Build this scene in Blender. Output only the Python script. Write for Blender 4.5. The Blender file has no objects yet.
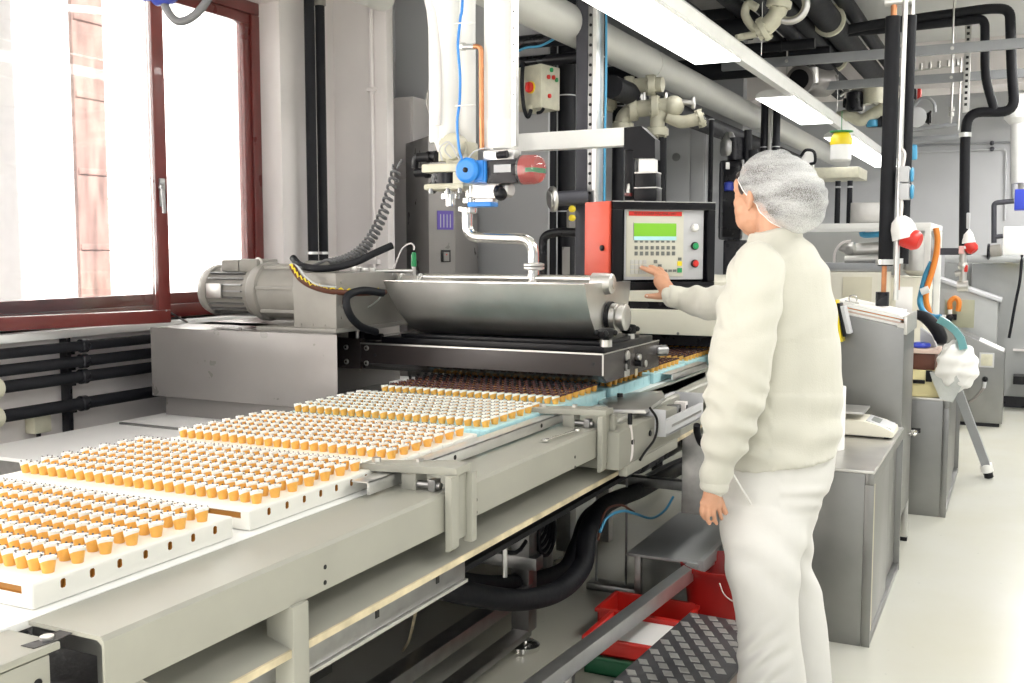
import bpy, bmesh, math, random
from mathutils import Vector, Matrix
SC = bpy.context.scene
COL = SC.collection
rnd = random.Random(7)
PI = math.pi

# ------------------------------------------------------------------ camera
CAM_H = 1.40
FPX, CX, CY = 1040.0, 512.0, 341.5
PITCH = math.atan((CY - 250.0) / FPX)
YAW = math.atan((1020.0 - CX) / math.hypot(FPX, CY - 250.0))
FW = Vector((-math.sin(YAW) * math.cos(PITCH), math.cos(YAW) * math.cos(PITCH), -math.sin(PITCH)))
RT = Vector((math.cos(YAW), math.sin(YAW), 0))
UP = RT.cross(FW)
cam = bpy.data.cameras.new('camera')
cam.sensor_width = 36.0
cam.lens = 36.0 * FPX / 1024.0
cam.clip_start = 0.05
cam.clip_end = 200
camo = bpy.data.objects.new('camera', cam)
COL.objects.link(camo)
R3 = Matrix((RT, UP, -FW)).transposed()
camo.matrix_world = Matrix.Translation((0, 0, CAM_H)) @ R3.to_4x4()
SC.camera = camo

def P(px, py, x=None, y=None, z=None, d=None):
    """world point where the sight line through a photo pixel meets a real plane of the place"""
    r = FW + RT * ((px - CX) / FPX) + UP * ((CY - py) / FPX)
    if x is not None: t = x / r.x
    elif y is not None: t = y / r.y
    elif z is not None: t = (z - CAM_H) / r.z
    else: t = d
    return Vector((0, 0, CAM_H)) + r * t

def px_of(v):
    w = Vector(v) - Vector((0, 0, CAM_H))
    dz = w.dot(FW)
    if dz < .05: return (-9999, -9999, dz)
    return (CX + FPX * w.dot(RT) / dz, CY - FPX * w.dot(UP) / dz, dz)

# ------------------------------------------------------------------ materials
MATS = {}
def mat(name, col, rough=.5, metal=0., noise=0., nscale=20., bump=0., bscale=60., spec=.5, emit=None, estr=0., stretch=None, trans=0., alpha=1., coat=0., sheen=0.):
    if name in MATS: return MATS[name]
    m = bpy.data.materials.new(name); m.use_nodes = True
    nt = m.node_tree; N = nt.nodes; L = nt.links
    b = N['Principled BSDF']
    c = (col[0], col[1], col[2], 1)
    b.inputs['Base Color'].default_value = c
    b.inputs['Roughness'].default_value = rough
    b.inputs['Metallic'].default_value = metal
    b.inputs['Specular IOR Level'].default_value = spec
    b.inputs['Transmission Weight'].default_value = trans
    b.inputs['Alpha'].default_value = alpha
    b.inputs['Coat Weight'].default_value = coat
    b.inputs['Sheen Weight'].default_value = sheen
    if emit:
        b.inputs['Emission Color'].default_value = (emit[0], emit[1], emit[2], 1)
        b.inputs['Emission Strength'].default_value = estr
    if noise or bump:
        tc = N.new('ShaderNodeTexCoord'); mp = N.new('ShaderNodeMapping')
        L.new(tc.outputs['Object'], mp.inputs['Vector'])
        if stretch: mp.inputs['Scale'].default_value = stretch
    if noise:
        nz = N.new('ShaderNodeTexNoise'); nz.inputs['Scale'].default_value = nscale; nz.inputs['Detail'].default_value = 4
        L.new(mp.outputs['Vector'], nz.inputs['Vector'])
        rp = N.new('ShaderNodeMapRange')
        rp.inputs['From Min'].default_value = .3; rp.inputs['From Max'].default_value = .7
        rp.inputs['To Min'].default_value = 1 - noise; rp.inputs['To Max'].default_value = 1 + noise
        L.new(nz.outputs['Fac'], rp.inputs['Value'])
        mx = N.new('ShaderNodeMix'); mx.data_type = 'RGBA'; mx.blend_type = 'MULTIPLY'; mx.inputs['Factor'].default_value = 1
        mx.inputs[6].default_value = c
        L.new(rp.outputs['Result'], mx.inputs[7])
        L.new(mx.outputs[2], b.inputs['Base Color'])
        rr = N.new('ShaderNodeMapRange')
        rr.inputs['To Min'].default_value = max(.02, rough - .08); rr.inputs['To Max'].default_value = min(1, rough + .08)
        L.new(nz.outputs['Fac'], rr.inputs['Value']); L.new(rr.outputs['Result'], b.inputs['Roughness'])
    if bump:
        n2 = N.new('ShaderNodeTexNoise'); n2.inputs['Scale'].default_value = bscale; n2.inputs['Detail'].default_value = 3
        L.new(mp.outputs['Vector'], n2.inputs['Vector'])
        bp = N.new('ShaderNodeBump'); bp.inputs['Strength'].default_value = bump; bp.inputs['Distance'].default_value = .01
        L.new(n2.outputs['Fac'], bp.inputs['Height']); L.new(bp.outputs['Normal'], b.inputs['Normal'])
    MATS[name] = m
    return m

M = lambda n: MATS[n]
mat('steel', (.64, .63, .61), .36, 1, .06, 12)
mat('steel_bright', (.80, .79, .77), .18, 1, .05, 20)
mat('steel_dark', (.33, .33, .33), .38, 1, .12, 25)
mat('steel_deck', (.90, .89, .89), .42, 0, 0, 6)
mat('painted_beige', (.34, .335, .29), .38, 0, .05, 7)
mat('beige_lip', (.62, .53, .36), .5, 0, .3, 14)
mat('machine_grey', (.255, .24, .232), .30, .2, .04, 9)
mat('motor_grey', (.29, .275, .25), .42, .1, .06, 20)
mat('tread_grey', (.12, .123, .135), .42, .55, .2, 30)
mat('tread_bright', (.50, .50, .49), .4, .55, .1, 30)
mat('aluminium', (.80, .80, .79), .32, .9, .05, 18)
mat('white_paint', (.90, .90, .885), .35, 0, .03, 10)
mat('cream_paint', (.80, .77, .66), .38, 0, .04, 8)
mat('black_paint', (.006, .006, .008), .32, 0, .2, 20, spec=.25)
mat('black_satin', (.012, .012, .016), .28, 0, .2, 14, spec=.35)
mat('black_rubber', (.009, .0095, .013), .6, 0, .2, 25, .15, 40, spec=.3)
mat('black_plastic', (.008, .008, .010), .4, spec=.3)
mat('dark_red', (.135, .020, .017), .30, 0, .14, 8, coat=.4)
mat('orange_red', (.74, .10, .055), .40, 0, .04, 8)
mat('red', (.34, .012, .010), .38, 0, .08, 12)
mat('bright_red', (.62, .028, .02), .35)
mat('green', (.02, .30, .10), .4)
mat('dark_green', (.01, .11, .045), .42, 0, .1, 10)
mat('yellow', (.85, .66, .02), .4)
mat('blue', (.03, .25, .75), .35)
mat('navy', (.03, .05, .35), .4)
mat('copper', (.62, .27, .13), .32, .8, .12, 30)
mat('tray_white', (.86, .85, .79), .32, 0, .02, 8)
mat('tray_blue', (.45, .74, .80), .32, 0, .04, 8)
mat('notch_brown', (.42, .19, .03), .5)
mat('cup_orange', (.84, .43, .085), .36, 0, .10, 60)
mat('cup_white', (.88, .86, .80), .25, 0, .03, 60)
mat('cup_speck', (.08, .07, .08), .3)
mat('cup_choc_shade', (.10, .035, .030), .18, 0, .1, 60)
mat('belt_white', (.84, .84, .82), .35, 0, .03, 6)
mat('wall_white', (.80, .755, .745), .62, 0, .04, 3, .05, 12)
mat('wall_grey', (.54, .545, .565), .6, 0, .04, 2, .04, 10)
mat('ceiling_grey', (.62, .62, .61), .7, 0, .04, 2)
mat('lamp_diffuser', (.95, .95, .93), .4, emit=(1, .98, .95), estr=4.5)
mat('valve_cream', (.60, .58, .46), .42, .1, .10, 20)
mat('paper', (.88, .87, .85), .7, 0, .02, 10)
mat('hose_orange', (.85, .27, .04), .4)
mat('hose_blue', (.06, .32, .55), .4)
mat('lcd_green', (.20, .50, .03), .3, emit=(.22, .55, .03), estr=.12)
mat('key_grey', (.16, .17, .16), .5)
mat('panel_face', (.60, .585, .50), .4, 0, .02, 10)
mat('panel_rim', (.50, .50, .48), .4)
mat('tile_dark', (.10, .105, .11), .5)
mat('clear_plastic', (.97, .96, .96), .04, 0, trans=.93)
mat('bag_plastic', (.85, .88, .87), .25, 0, trans=.35, bump=.5, bscale=25)
mat('teal_plastic', (.18, .45, .47), .3, 0, trans=.3)
mat('brown', (.11, .035, .02), .5, 0, .1, 12)
mat('case_yellow', (.74, .66, .36), .45, 0, .04, 8)
mat('label_purple', (.12, .08, .38), .5)
mat('glass', (1, 1, 1), .02, 0, spec=.4, trans=1.)

# ------------------------------------------------------------------ mesh builder
class MB:
    def __init__(s): s.bm = bmesh.new()
    def _mi(s, faces, mi):
        for f in faces: f.material_index = mi
    def hexa(s, c, mi=0, bev=0., seg=2):
        """8 corners: 4 bottom (ccw) then 4 top"""
        v = [s.bm.verts.new(Vector(p)) for p in c]
        fs = [s.bm.faces.new([v[i] for i in q]) for q in ((3, 2, 1, 0), (4, 5, 6, 7), (0, 1, 5, 4), (1, 2, 6, 5), (2, 3, 7, 6), (3, 0, 4, 7))]
        s._mi(fs, mi)
        if bev:
            es = list({e for f in fs for e in f.edges})
            r = bmesh.ops.bevel(s.bm, geom=es, offset=bev, segments=seg, profile=.6, affect='EDGES', clamp_overlap=True, material=-1)
            s._mi(r['faces'], mi)
        return v
    def box(s, a, b, mi=0, bev=0., seg=2):
        x0, x1 = sorted((a[0], b[0])); y0, y1 = sorted((a[1], b[1])); z0, z1 = sorted((a[2], b[2]))
        return s.hexa([(x0, y0, z0), (x1, y0, z0), (x1, y1, z0), (x0, y1, z0), (x0, y0, z1), (x1, y0, z1), (x1, y1, z1), (x0, y1, z1)], mi, bev, seg)
    def obox(s, o, u, v, w, mi=0, bev=0.):
        """box from corner o along vectors u, v, w (w up)"""
        o, u, v, w = map(Vector, (o, u, v, w))
        return s.hexa([o, o + u, o + u + v, o + v, o + w, o + u + w, o + u + v + w, o + v + w], mi, bev)
    def prism(s, poly, axis, lo, hi, mi=0, bev=0.):
        def pt(a, b, h):
            return {'x': (h, a, b), 'y': (a, h, b), 'z': (a, b, h)}[axis]
        n = len(poly)
        v0 = [s.bm.verts.new(pt(a, b, lo)) for a, b in poly]; v1 = [s.bm.verts.new(pt(a, b, hi)) for a, b in poly]
        fs = [s.bm.faces.new(v0[::-1]), s.bm.faces.new(v1)]
        for i in range(n):
            fs.append(s.bm.faces.new((v0[i], v0[(i + 1) % n], v1[(i + 1) % n], v1[i])))
        s._mi(fs, mi)
        if bev:
            es = list({e for f in fs[:2] for e in f.edges})
            r = bmesh.ops.bevel(s.bm, geom=es, offset=bev, segments=2, profile=.6, affect='EDGES', clamp_overlap=True, material=-1)
            s._mi(r['faces'], mi)
    def rings(s, rs, mi=0, cap=True, closed=False):
        vs = [[s.bm.verts.new(p) for p in r] for r in rs]
        n = len(vs[0]); fs = []
        k = len(vs)
        for i in range(k if closed else k - 1):
            a, b = vs[i], vs[(i + 1) % k]
            for j in range(n):
                fs.append(s.bm.faces.new((a[j], a[(j + 1) % n], b[(j + 1) % n], b[j])))
        if cap and not closed:
            fs.append(s.bm.faces.new(vs[0][::-1])); fs.append(s.bm.faces.new(vs[-1]))
        s._mi(fs, mi)
        return vs
    def cyl(s, p0, p1, r0, r1=None, mi=0, n=20, bev=0.):
        p0, p1 = Vector(p0), Vector(p1); r1 = r0 if r1 is None else r1
        d = (p1 - p0).normalized(); u = d.orthogonal().normalized(); w = d.cross(u)
        def ring(c, r): return [c + (u * math.cos(2 * PI * i / n) + w * math.sin(2 * PI * i / n)) * r for i in range(n)]
        rs = [ring(p0, r0), ring(p1, r1)]
        if bev:
            rs = [ring(p0, r0 - bev), ring(p0 + d * bev, r0), ring(p1 - d * bev, r1), ring(p1, r1 - bev)]
        s.rings(rs, mi)
    def lathe(s, prof, o, axis=(0, 0, 1), mi=0, n=24):
        """prof: (radius, height along axis)"""
        o = Vector(o); d = Vector(axis).normalized(); u = d.orthogonal().normalized(); w = d.cross(u)
        rs = [[o + d * h + (u * math.cos(2 * PI * i / n) + w * math.sin(2 * PI * i / n)) * max(r, 1e-4) for i in range(n)] for r, h in prof]
        s.rings(rs, mi)
    def tube(s, pts, r, mi=0, n=10, smooth=4, radii=None, closed=False):
        pts = [Vector(p) for p in pts]
        if smooth > 1 and len(pts) > 2:
            out = []; rr = []
            m = len(pts)
            for i in range(m - 1):
                p0 = pts[i - 1] if i else pts[0] * 2 - pts[1]
                p1, p2 = pts[i], pts[i + 1]
                p3 = pts[i + 2] if i + 2 < m else pts[-1] * 2 - pts[-2]
                for k in range(smooth):
                    t = k / smooth
                    out.append(.5 * ((2 * p1) + (p2 - p0) * t + (2 * p0 - 5 * p1 + 4 * p2 - p3) * t * t + (3 * p1 - p0 - 3 * p2 + p3) * t ** 3))
                    if radii: rr.append(radii[i] * (1 - t) + radii[i + 1] * t)
            out.append(pts[-1])
            if radii: rr.append(radii[-1]); radii = rr
            pts = out
        rs = []
        u = None
        for i, p in enumerate(pts):
            d = (pts[min(i + 1, len(pts) - 1)] - pts[max(i - 1, 0)]).normalized()
            if u is None: u = d.orthogonal().normalized()
            else:
                u = (u - d * u.dot(d))
                u = u.normalized() if u.length > 1e-6 else d.orthogonal().normalized()
            w = d.cross(u); q = radii[i] if radii else r
            rs.append([p + (u * math.cos(2 * PI * j / n) + w * math.sin(2 * PI * j / n)) * q for j in range(n)])
        s.rings(rs, mi)
    def bend(s, pts, r, rad, mi=0, n=14, steps=6):
        """pipe with straight runs and round elbows of radius rad"""
        pts = [Vector(p) for p in pts]; out = [pts[0]]
        for i in range(1, len(pts) - 1):
            a = (pts[i - 1] - pts[i]); b = (pts[i + 1] - pts[i])
            l = min(rad, a.length * .49, b.length * .49)
            a.normalize(); b.normalize()
            p0, p2 = pts[i] + a * l, pts[i] + b * l
            for k in range(steps + 1):
                t = k / steps
                out.append(p0 * (1 - t) ** 2 + pts[i] * 2 * t * (1 - t) + p2 * t * t)
        out.append(pts[-1])
        s.tube(out, r, mi, n, smooth=1)
    def ball(s, c, r, mi=0, n=16, sc=(1, 1, 1)):
        m = Matrix.Translation(Vector(c)) @ Matrix.Diagonal((r * sc[0], r * sc[1], r * sc[2], 1))
        g = bmesh.ops.create_uvsphere(s.bm, u_segments=n, v_segments=max(6, n // 2), radius=1, matrix=m)
        for f in {f for v in g['verts'] for f in v.link_faces}: f.material_index = mi
    def text(s, body, o, u, v, size, mi=0, depth=.0006):
        """lettering: real extruded glyphs on the plane o + u,v"""
        cu = bpy.data.curves.new('t', 'FONT'); cu.body = body; cu.size = size; cu.extrude = depth / 2; cu.align_x = 'CENTER'; cu.align_y = 'CENTER'
        cu.resolution_u = 2
        ob = bpy.data.objects.new('t', cu); COL.objects.link(ob)
        dg = bpy.context.evaluated_depsgraph_get(); me = bpy.data.meshes.new_from_object(ob.evaluated_get(dg))
        u, v = Vector(u).normalized(), Vector(v).normalized(); w = u.cross(v)
        me.transform(Matrix.Translation(Vector(o)) @ Matrix((u, v, w)).transposed().to_4x4())
        n0 = len(s.bm.faces); s.bm.from_mesh(me); s.bm.faces.ensure_lookup_table()
        for f in s.bm.faces[n0:]: f.material_index = mi
        bpy.data.objects.remove(ob); bpy.data.curves.remove(cu); bpy.data.meshes.remove(me)
    def mesh(s, name, mats, angle=40., flip=True):
        me = bpy.data.meshes.new(name)
        bmesh.ops.recalc_face_normals(s.bm, faces=s.bm.faces)
        for f in s.bm.faces: f.smooth = True
        s.bm.to_mesh(me); s.bm.free()
        if isinstance(mats, str): mats = [mats]
        for m in mats: me.materials.append(MATS[m])
        me.set_sharp_from_angle(angle=math.radians(angle))
        return me
    def build(s, name, mats, parent=None, angle=40., label=None, cat=None, group=None, kind=None):
        return place(name, s.mesh(name, mats, angle), parent, label, cat, group, kind)

WL = {}
def place(name, me, parent=None, label=None, cat=None, group=None, kind=None):
    """links a mesh given in world coordinates, its origin moved to the middle of its base"""
    xs = [v.co for v in me.vertices]
    o = Vector(((min(c.x for c in xs) + max(c.x for c in xs)) / 2, (min(c.y for c in xs) + max(c.y for c in xs)) / 2, min(c.z for c in xs)))
    me.transform(Matrix.Translation(-o))
    ob = bpy.data.objects.new(name, me); COL.objects.link(ob)
    if parent is not None:
        ob.parent = parent; ob.location = o - WL[parent.name]
    else: ob.location = o
    WL[ob.name] = o
    tag(ob, label, cat, group, kind)
    return ob
def tag(o, label=None, cat=None, group=None, kind=None):
    if label: o['label'] = label
    if cat: o['category'] = cat
    if group: o['group'] = group
    if kind: o['kind'] = kind
    return o
def thing(name, label, cat, loc, group=None):
    o = bpy.data.objects.new(name, None); COL.objects.link(o); o.location = loc; o.empty_display_size = .1
    WL[o.name] = Vector(loc)
    return tag(o, label, cat, group)
def struct(m, name, mats, angle=40.): return m.build(name, mats, None, angle, kind='structure')
def cut(me_a, me_b):
    """boolean difference of two meshes, as a new mesh"""
    a = bpy.data.objects.new('a', me_a); b = bpy.data.objects.new('b', me_b); COL.objects.link(a); COL.objects.link(b)
    mo = a.modifiers.new('x', 'BOOLEAN'); mo.operation = 'DIFFERENCE'; mo.solver = 'EXACT'; mo.use_self = True; mo.object = b
    dg = bpy.context.evaluated_depsgraph_get(); me = bpy.data.meshes.new_from_object(a.evaluated_get(dg))
    bpy.data.objects.remove(a); bpy.data.objects.remove(b)
    me.set_sharp_from_angle(angle=math.radians(24))
    return me
V = Vector
mat('duct_white', (.66, .66, .63), .35, .1, .04, 6)
mat('post_grey', (.06, .06, .075), .45, .2, .1, 10)
mat('strut_grey', (.34, .35, .37), .45, .3, .06, 10)
mat('beige_metal', (.62, .57, .40), .35, .7, .05, 10)
mat('skin_folder', (.72, .55, .48), .6, 0, .04, 10)
mat('navy_bright', (.04, .07, .55), .35)
mat('strut_light', (.42, .43, .43), .38, .15, .05, 6)
mat('olive', (.40, .40, .29), .5, 0, .05, 8)
mat('case_yellow_pale', (.74, .70, .55), .5, 0, .04, 8)
mat('pink', (.85, .5, .48), .5)
mat('steel_cab', (.27, .27, .265), .36, 1, .06, 8)
mat('coil_grey', (.12, .12, .125), .5)
mat('beam_black', (.035, .028, .028), .24, 0, .05, 6, spec=.6)
mat('valve_cast', (.42, .405, .32), .42, .1, .12, 20)
# ------------------------------------------------------------------ view, world, lights
SC.view_settings.view_transform = 'Standard'; SC.view_settings.look = 'None'
SC.view_settings.exposure = 0.14; SC.view_settings.gamma = 1; SC.view_settings.use_curve_mapping = False
SC.cycles.use_denoising = True
SC.cycles.max_bounces = 7; SC.cycles.sample_clamp_indirect = 6
wd = bpy.data.worlds.new('sky'); SC.world = wd; wd.use_nodes = True
bg = wd.node_tree.nodes['Background']; bg.inputs['Color'].default_value = (.93, .97, 1.0, 1); bg.inputs['Strength'].default_value = .5
def light(name, kind, loc, energy, rot=None, size=None, color=(1, 1, 1), target=None, size_y=None):
    l = bpy.data.lights.new(name, kind); l.energy = energy; l.color = color
    if kind == 'AREA':
        l.size = size
        if size_y: l.shape = 'RECTANGLE'; l.size_y = size_y
    if kind == 'SUN': l.angle = math.radians(2)
    o = bpy.data.objects.new(name, l); COL.objects.link(o); o.location = loc
    if target is not None:
        o.rotation_euler = (Vector(target) - Vector(loc)).to_track_quat('-Z', 'Y').to_euler()
    return o
light('sun', 'SUN', (8, 1, 9), 25, target=(.5, .4, 0), color=(1, .97, .92))
# unseen area lights added to brighten the hall, behind and beside the camera
light('added_hall_fill', 'AREA', (-.2, -1.2, 2.9), 52, size=1.2, size_y=3.5, target=(-.9, 2.6, .7), color=(1, .98, .95))
light('added_hall_fill', 'AREA', (1.0, 4.6, 3.0), 95, size=.5, size_y=4, target=(1.0, 4.6, 0), color=(1, .98, .95))
light('added_hall_fill', 'AREA', (.6, 10.5, 2.95), 190, size=.5, size_y=6, target=(.6, 10.5, 0), color=(1, .98, .95))

# ------------------------------------------------------------------ floor
fm = mat('floor_epoxy', (.60, .60, .53), .22, 0, 0)
def floor_nodes(m):
    nt = m.node_tree; N = nt.nodes; L = nt.links; b = N['Principled BSDF']
    tc = N.new('ShaderNodeTexCoord')
    n1 = N.new('ShaderNodeTexNoise'); n1.inputs['Scale'].default_value = 1.1; n1.inputs['Detail'].default_value = 5
    n2 = N.new('ShaderNodeTexVoronoi'); n2.inputs['Scale'].default_value = 9; n2.feature = 'F1'
    L.new(tc.outputs['Object'], n1.inputs['Vector']); L.new(tc.outputs['Object'], n2.inputs['Vector'])
    r1 = N.new('ShaderNodeValToRGB')
    r1.color_ramp.elements[0].position = .35; r1.color_ramp.elements[0].color = (.57, .56, .475, 1)
    r1.color_ramp.elements[1].position = .68; r1.color_ramp.elements[1].color = (.61, .615, .57, 1)
    L.new(n1.outputs['Fac'], r1.inputs['Fac'])
    r2 = N.new('ShaderNodeMath'); r2.operation = 'LESS_THAN'; r2.inputs[1].default_value = .045
    L.new(n2.outputs['Distance'], r2.inputs[0])
    mx = N.new('ShaderNodeMix'); mx.data_type = 'RGBA'; mx.inputs[7].default_value = (.42, .43, .40, 1)
    ml = N.new('ShaderNodeMath'); ml.operation = 'MULTIPLY'; ml.inputs[1].default_value = .5
    L.new(r2.outputs[0], ml.inputs[0]); L.new(ml.outputs[0], mx.inputs['Factor']); L.new(r1.outputs['Color'], mx.inputs[6])
    L.new(mx.outputs[2], b.inputs['Base Color'])
floor_nodes(fm)
m = MB(); m.box((-3.25, -3.5, -.06), (9.0, 14.6, 0)); struct(m, 'floor', 'floor_epoxy')

# ------------------------------------------------------------------ walls
WX = -3.0            # inner face of the window wall
WT = .25
Y_PIER = 4.21
SILL, HEAD = 1.125, 2.50
WIN0, WIN1 = .55, 3.80     # window opening along the wall
CEIL = 3.35
m = MB()
m.box((WX - WT, -2.5, 0), (WX, Y_PIER, SILL)); m.box((WX - WT, -2.5, HEAD), (WX, Y_PIER, CEIL))
m.box((WX - WT, -2.5, SILL), (WX, WIN0, HEAD)); m.box((WX - WT, WIN1, SILL), (WX, Y_PIER, HEAD))
struct(m, 'wall_left', 'wall_white')
m = MB(); m.box((-3.25, Y_PIER, 0), (-2.702, Y_PIER + .06, CEIL), bev=.008); struct(m, 'wall_pier', 'wall_white')
YB = 8.6; YF = 14.2
xb1 = P(742, 160, y=YB).x
xb0 = P(548, 160, y=5.0).x
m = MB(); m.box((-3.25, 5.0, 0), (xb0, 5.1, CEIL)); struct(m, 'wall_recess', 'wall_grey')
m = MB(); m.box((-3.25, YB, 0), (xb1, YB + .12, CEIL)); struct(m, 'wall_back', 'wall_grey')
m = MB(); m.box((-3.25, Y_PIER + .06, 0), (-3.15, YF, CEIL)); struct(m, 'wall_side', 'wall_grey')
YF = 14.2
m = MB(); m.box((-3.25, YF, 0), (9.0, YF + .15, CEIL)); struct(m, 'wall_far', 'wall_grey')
m = MB(); m.box((-3.25, .8, CEIL), (9.0, 14.6, CEIL + .1)); struct(m, 'ceiling', 'ceiling_grey')
# down-stand beam below the ceiling in front of the far wall
m = MB(); zb = P(970, 86, y=10.7).z; m.box((-3.15, 10.7, zb), (9.0, 11.2, CEIL)); struct(m, 'ceiling_beam', 'wall_white')
m = MB(); m.box((-3.15, YF - .02, 0), (9.0, YF, .09)); struct(m, 'baseboard_far', 'wall_white')

# ------------------------------------------------------------------ window: fixed dark red frame, its right sash shut, its left sash opened into the room
FX = WX - .11
m = MB()
f = .055
m.box((FX - .06, WIN0, SILL), (FX, WIN1, SILL + f), 0, .006); m.box((FX - .06, WIN0, HEAD - f), (FX, WIN1, HEAD), 0, .006)
m.box((FX - .06, WIN1 - f, SILL + f), (FX, WIN1, HEAD - f), 0, .006); m.box((FX - .06, WIN0, SILL + f), (FX, WIN0 + f, HEAD - f), 0, .006)
wf = m.build('window_1', 'dark_red', label='dark red window frame in the left wall', kind='structure')
m = MB(); s = .045
ya, yb, za, zb2 = 2.15, WIN1 - f, SILL + f, HEAD - f
m.box((FX - .05, ya, za), (FX - .01, yb, za + s), 0, .004); m.box((FX - .05, ya, zb2 - s), (FX - .01, yb, zb2), 0, .004)
m.box((FX - .05, yb - s, za + s), (FX - .01, yb, zb2 - s), 0, .004); m.box((FX - .05, ya, za + s), (FX - .01, ya + s, zb2 - s), 0, .004)
sf = m.build('sash_frame', 'dark_red', wf)
m = MB(); m.box((FX - .032, ya + s, za + s), (FX - .028, yb - s, zb2 - s)); m.build('pane', 'glass', sf)
# open sash: hinged at the left, swung in
p1 = P(171.5, 322.5, z=1.137); p0 = P(0, 331.5, z=1.137)
dr = (p1 - p0); dr.z = 0; dr.normalize(); nr = Vector((dr.y, -dr.x, 0))
if nr.x < 0: nr = -nr
Lw = 1.35; h0 = p1 - dr * Lw
th = .05; zt = 2.47
def sash_piece(m, a, b, z0, z1, bev=.004): 
    o = h0 + dr * a; o.z = z0
    m.obox(o - nr * th, dr * (b - a), nr * th, (0, 0, z1 - z0), 0, bev)
m = MB(); sw = .046
sash_piece(m, 0, Lw, 1.137, 1.137 + sw); sash_piece(m, 0, Lw, zt - sw, zt); sash_piece(m, Lw - sw, Lw, 1.137 + sw, zt - sw); sash_piece(m, 0, sw, 1.137 + sw, zt - sw)
sash = m.build('open_sash', 'dark_red', wf)
m = MB(); o = h0 + dr * sw - nr * (th * .55); o.z = 1.137 + sw
m.obox(o, dr * (Lw - 2 * sw), nr * .005, (0, 0, zt - 1.137 - 2 * sw)); m.build('pane', 'glass', sash)
m = MB(); o = h0 + dr * (Lw - .034); m.obox(Vector((o.x, o.y, 1.555)) , dr * .02, nr * .012, (0, 0, .10), 0, .003)
m.tube([Vector((o.x, o.y, 1.62)) + nr * .012, Vector((o.x, o.y, 1.62)) + nr * .03, Vector((o.x, o.y, 1.53)) + nr * .038], .007, 0, 8, 3)
m.build('handle', 'steel_dark', sash)
m = MB(); m.tube([p1 + Vector((0, 0, .045)) - dr * .02, P(187, 322, x=-2.90)], .004, 0, 8, 1); m.build('stay_arm', 'steel_dark', sash)
m = MB(); m.box((WX - .115, WIN0, SILL - .03), (WX + .04, WIN1, SILL), 0, .006); m.build('window_sill', 'white_paint', wf)

# ------------------------------------------------------------------ outside, seen through the glass: a pale boarded house wall and a timber post
m = MB(); xo = -6.4
for k in range(30):
    z0 = -1.2 + k * .2
    m.prism([(xo, z0), (xo + .007, z0), (xo, z0 + .2)], 'y', -6, 12, 0)
m.box((xo - .2, -6, -1.2), (xo, 12, 4.8))
struct(m, 'wall_outside', 'white_paint')
m = MB(); m.box((-9, -8, -1.3), (-3.3, 14, -1.2)); struct(m, 'ground_outside', 'wall_white')
mat('post_timber', (.17, .10, .085), .7, 0, .5, 14, .2, 20, stretch=(1, 1, .2))
m = MB(); a = P(76, 150, x=-5.6); b = P(107, 150, x=-5.6)
m.box((-5.64, a.y, -1.2), (-5.6, b.y, 4.6), 0, .01)
for k in range(9): m.box((-5.61, a.y + .01, -.6 + k * .5), (-5.592, b.y - .01, -.56 + k * .5), 0, .003)
m.build('timber_post', 'post_timber', label='brown timber post standing outside behind the open window sash', cat='post')
# downpipe/hose loop hanging in front of the window at the top
m = MB(); m.tube([P(a, b, d=2.6) for a, b in ((166, -25), (164, -4), (167, 10), (177, 21), (189, 19), (200, 10), (209, -3), (216, -20))], .0105, 0, 10, 4)
m.build('grey_hose', 'coil_grey', label='grey hose loop dangling before the top of the window', cat='hose')
m = MB(); m.lathe([(.03, 0), (.045, .01), (.045, .05), (.02, .06)], P(150, -12, d=2.6), (1, .3, .1)); m.cyl(P(120, -7, d=2.6), P(176, -6, d=2.6), .018)
m.build('hose_fitting', 'navy', label='dark blue pipe fitting at the top edge of the window', cat='fitting')

# ------------------------------------------------------------------ pipes on the window wall
PXW = -2.93
rows = [((75, 346.5), .0180), ((75, 362), .0195), ((75, 377.5), .0205), ((75, 404.5), .0212)]
lab = ['uppermost of the four black insulated pipes under the window', 'second from the top of the four black pipes under the window',
       'third from the top of the black pipes under the window, flanged at its end', 'lowest of the four black insulated pipes under the window, flanged end']
for i, ((px, py), r) in enumerate(rows):
    c = P(px, py, x=PXW)
    y0 = -.6 if i < 2 else P(-1, py, x=PXW).y
    t = thing('insulated_pipe', lab[i], 'pipe', (PXW, y0, c.z), 'pipes under the window')
    m = MB(); m.cyl((PXW, y0, c.z), (PXW, 4.15, c.z), r, n=18); m.build('lagging', 'black_rubber', t)
    m = MB(); m.cyl((PXW, c.y + .02, c.z), (PXW, c.y + .05, c.z), r + .006, n=18, bev=.003); m.build('collar', 'black_satin', t)
    if i >= 2:
        m = MB(); m.cyl((PXW, y0 - .025, c.z), (PXW, y0, c.z), r + .012, n=20, bev=.003); m.cyl((PXW, y0 - .3, c.z), (PXW, y0 - .025, c.z), .016, n=14)
        m.build('flange', 'valve_cream', t, label='cream pipe flange')
    elif i == 1:
        pass
for px, z0, z1 in ((70, .62, 1.10),):
    c = P(px, 370, x=-2.96)
    m = MB(); m.box((-2.998, c.y - .010, z0), (-2.962, c.y + .010, z1), 0, .003)
    for r in rows:
        zc = P(75, r[0][1], x=PXW).z; m.box((-2.965, c.y - .02, zc - .012 - r[1]), (-2.955, c.y + .02, zc - r[1]))
    m.build('pipe_bracket', 'black_satin', label='dark upright bracket carrying the pipes under the window', cat='bracket')
t = thing('junction_box', 'small cream junction box low on the wall under the pipes', 'box', P(37, 425, x=-2.97))
a, b = P(30, 414, x=-2.97), P(48, 431, x=-2.97)
m = MB(); m.box((-2.999, a.y, b.z), (-2.95, b.y, a.z), 0, .006); m.build('body', 'valve_cream', t)
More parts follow.
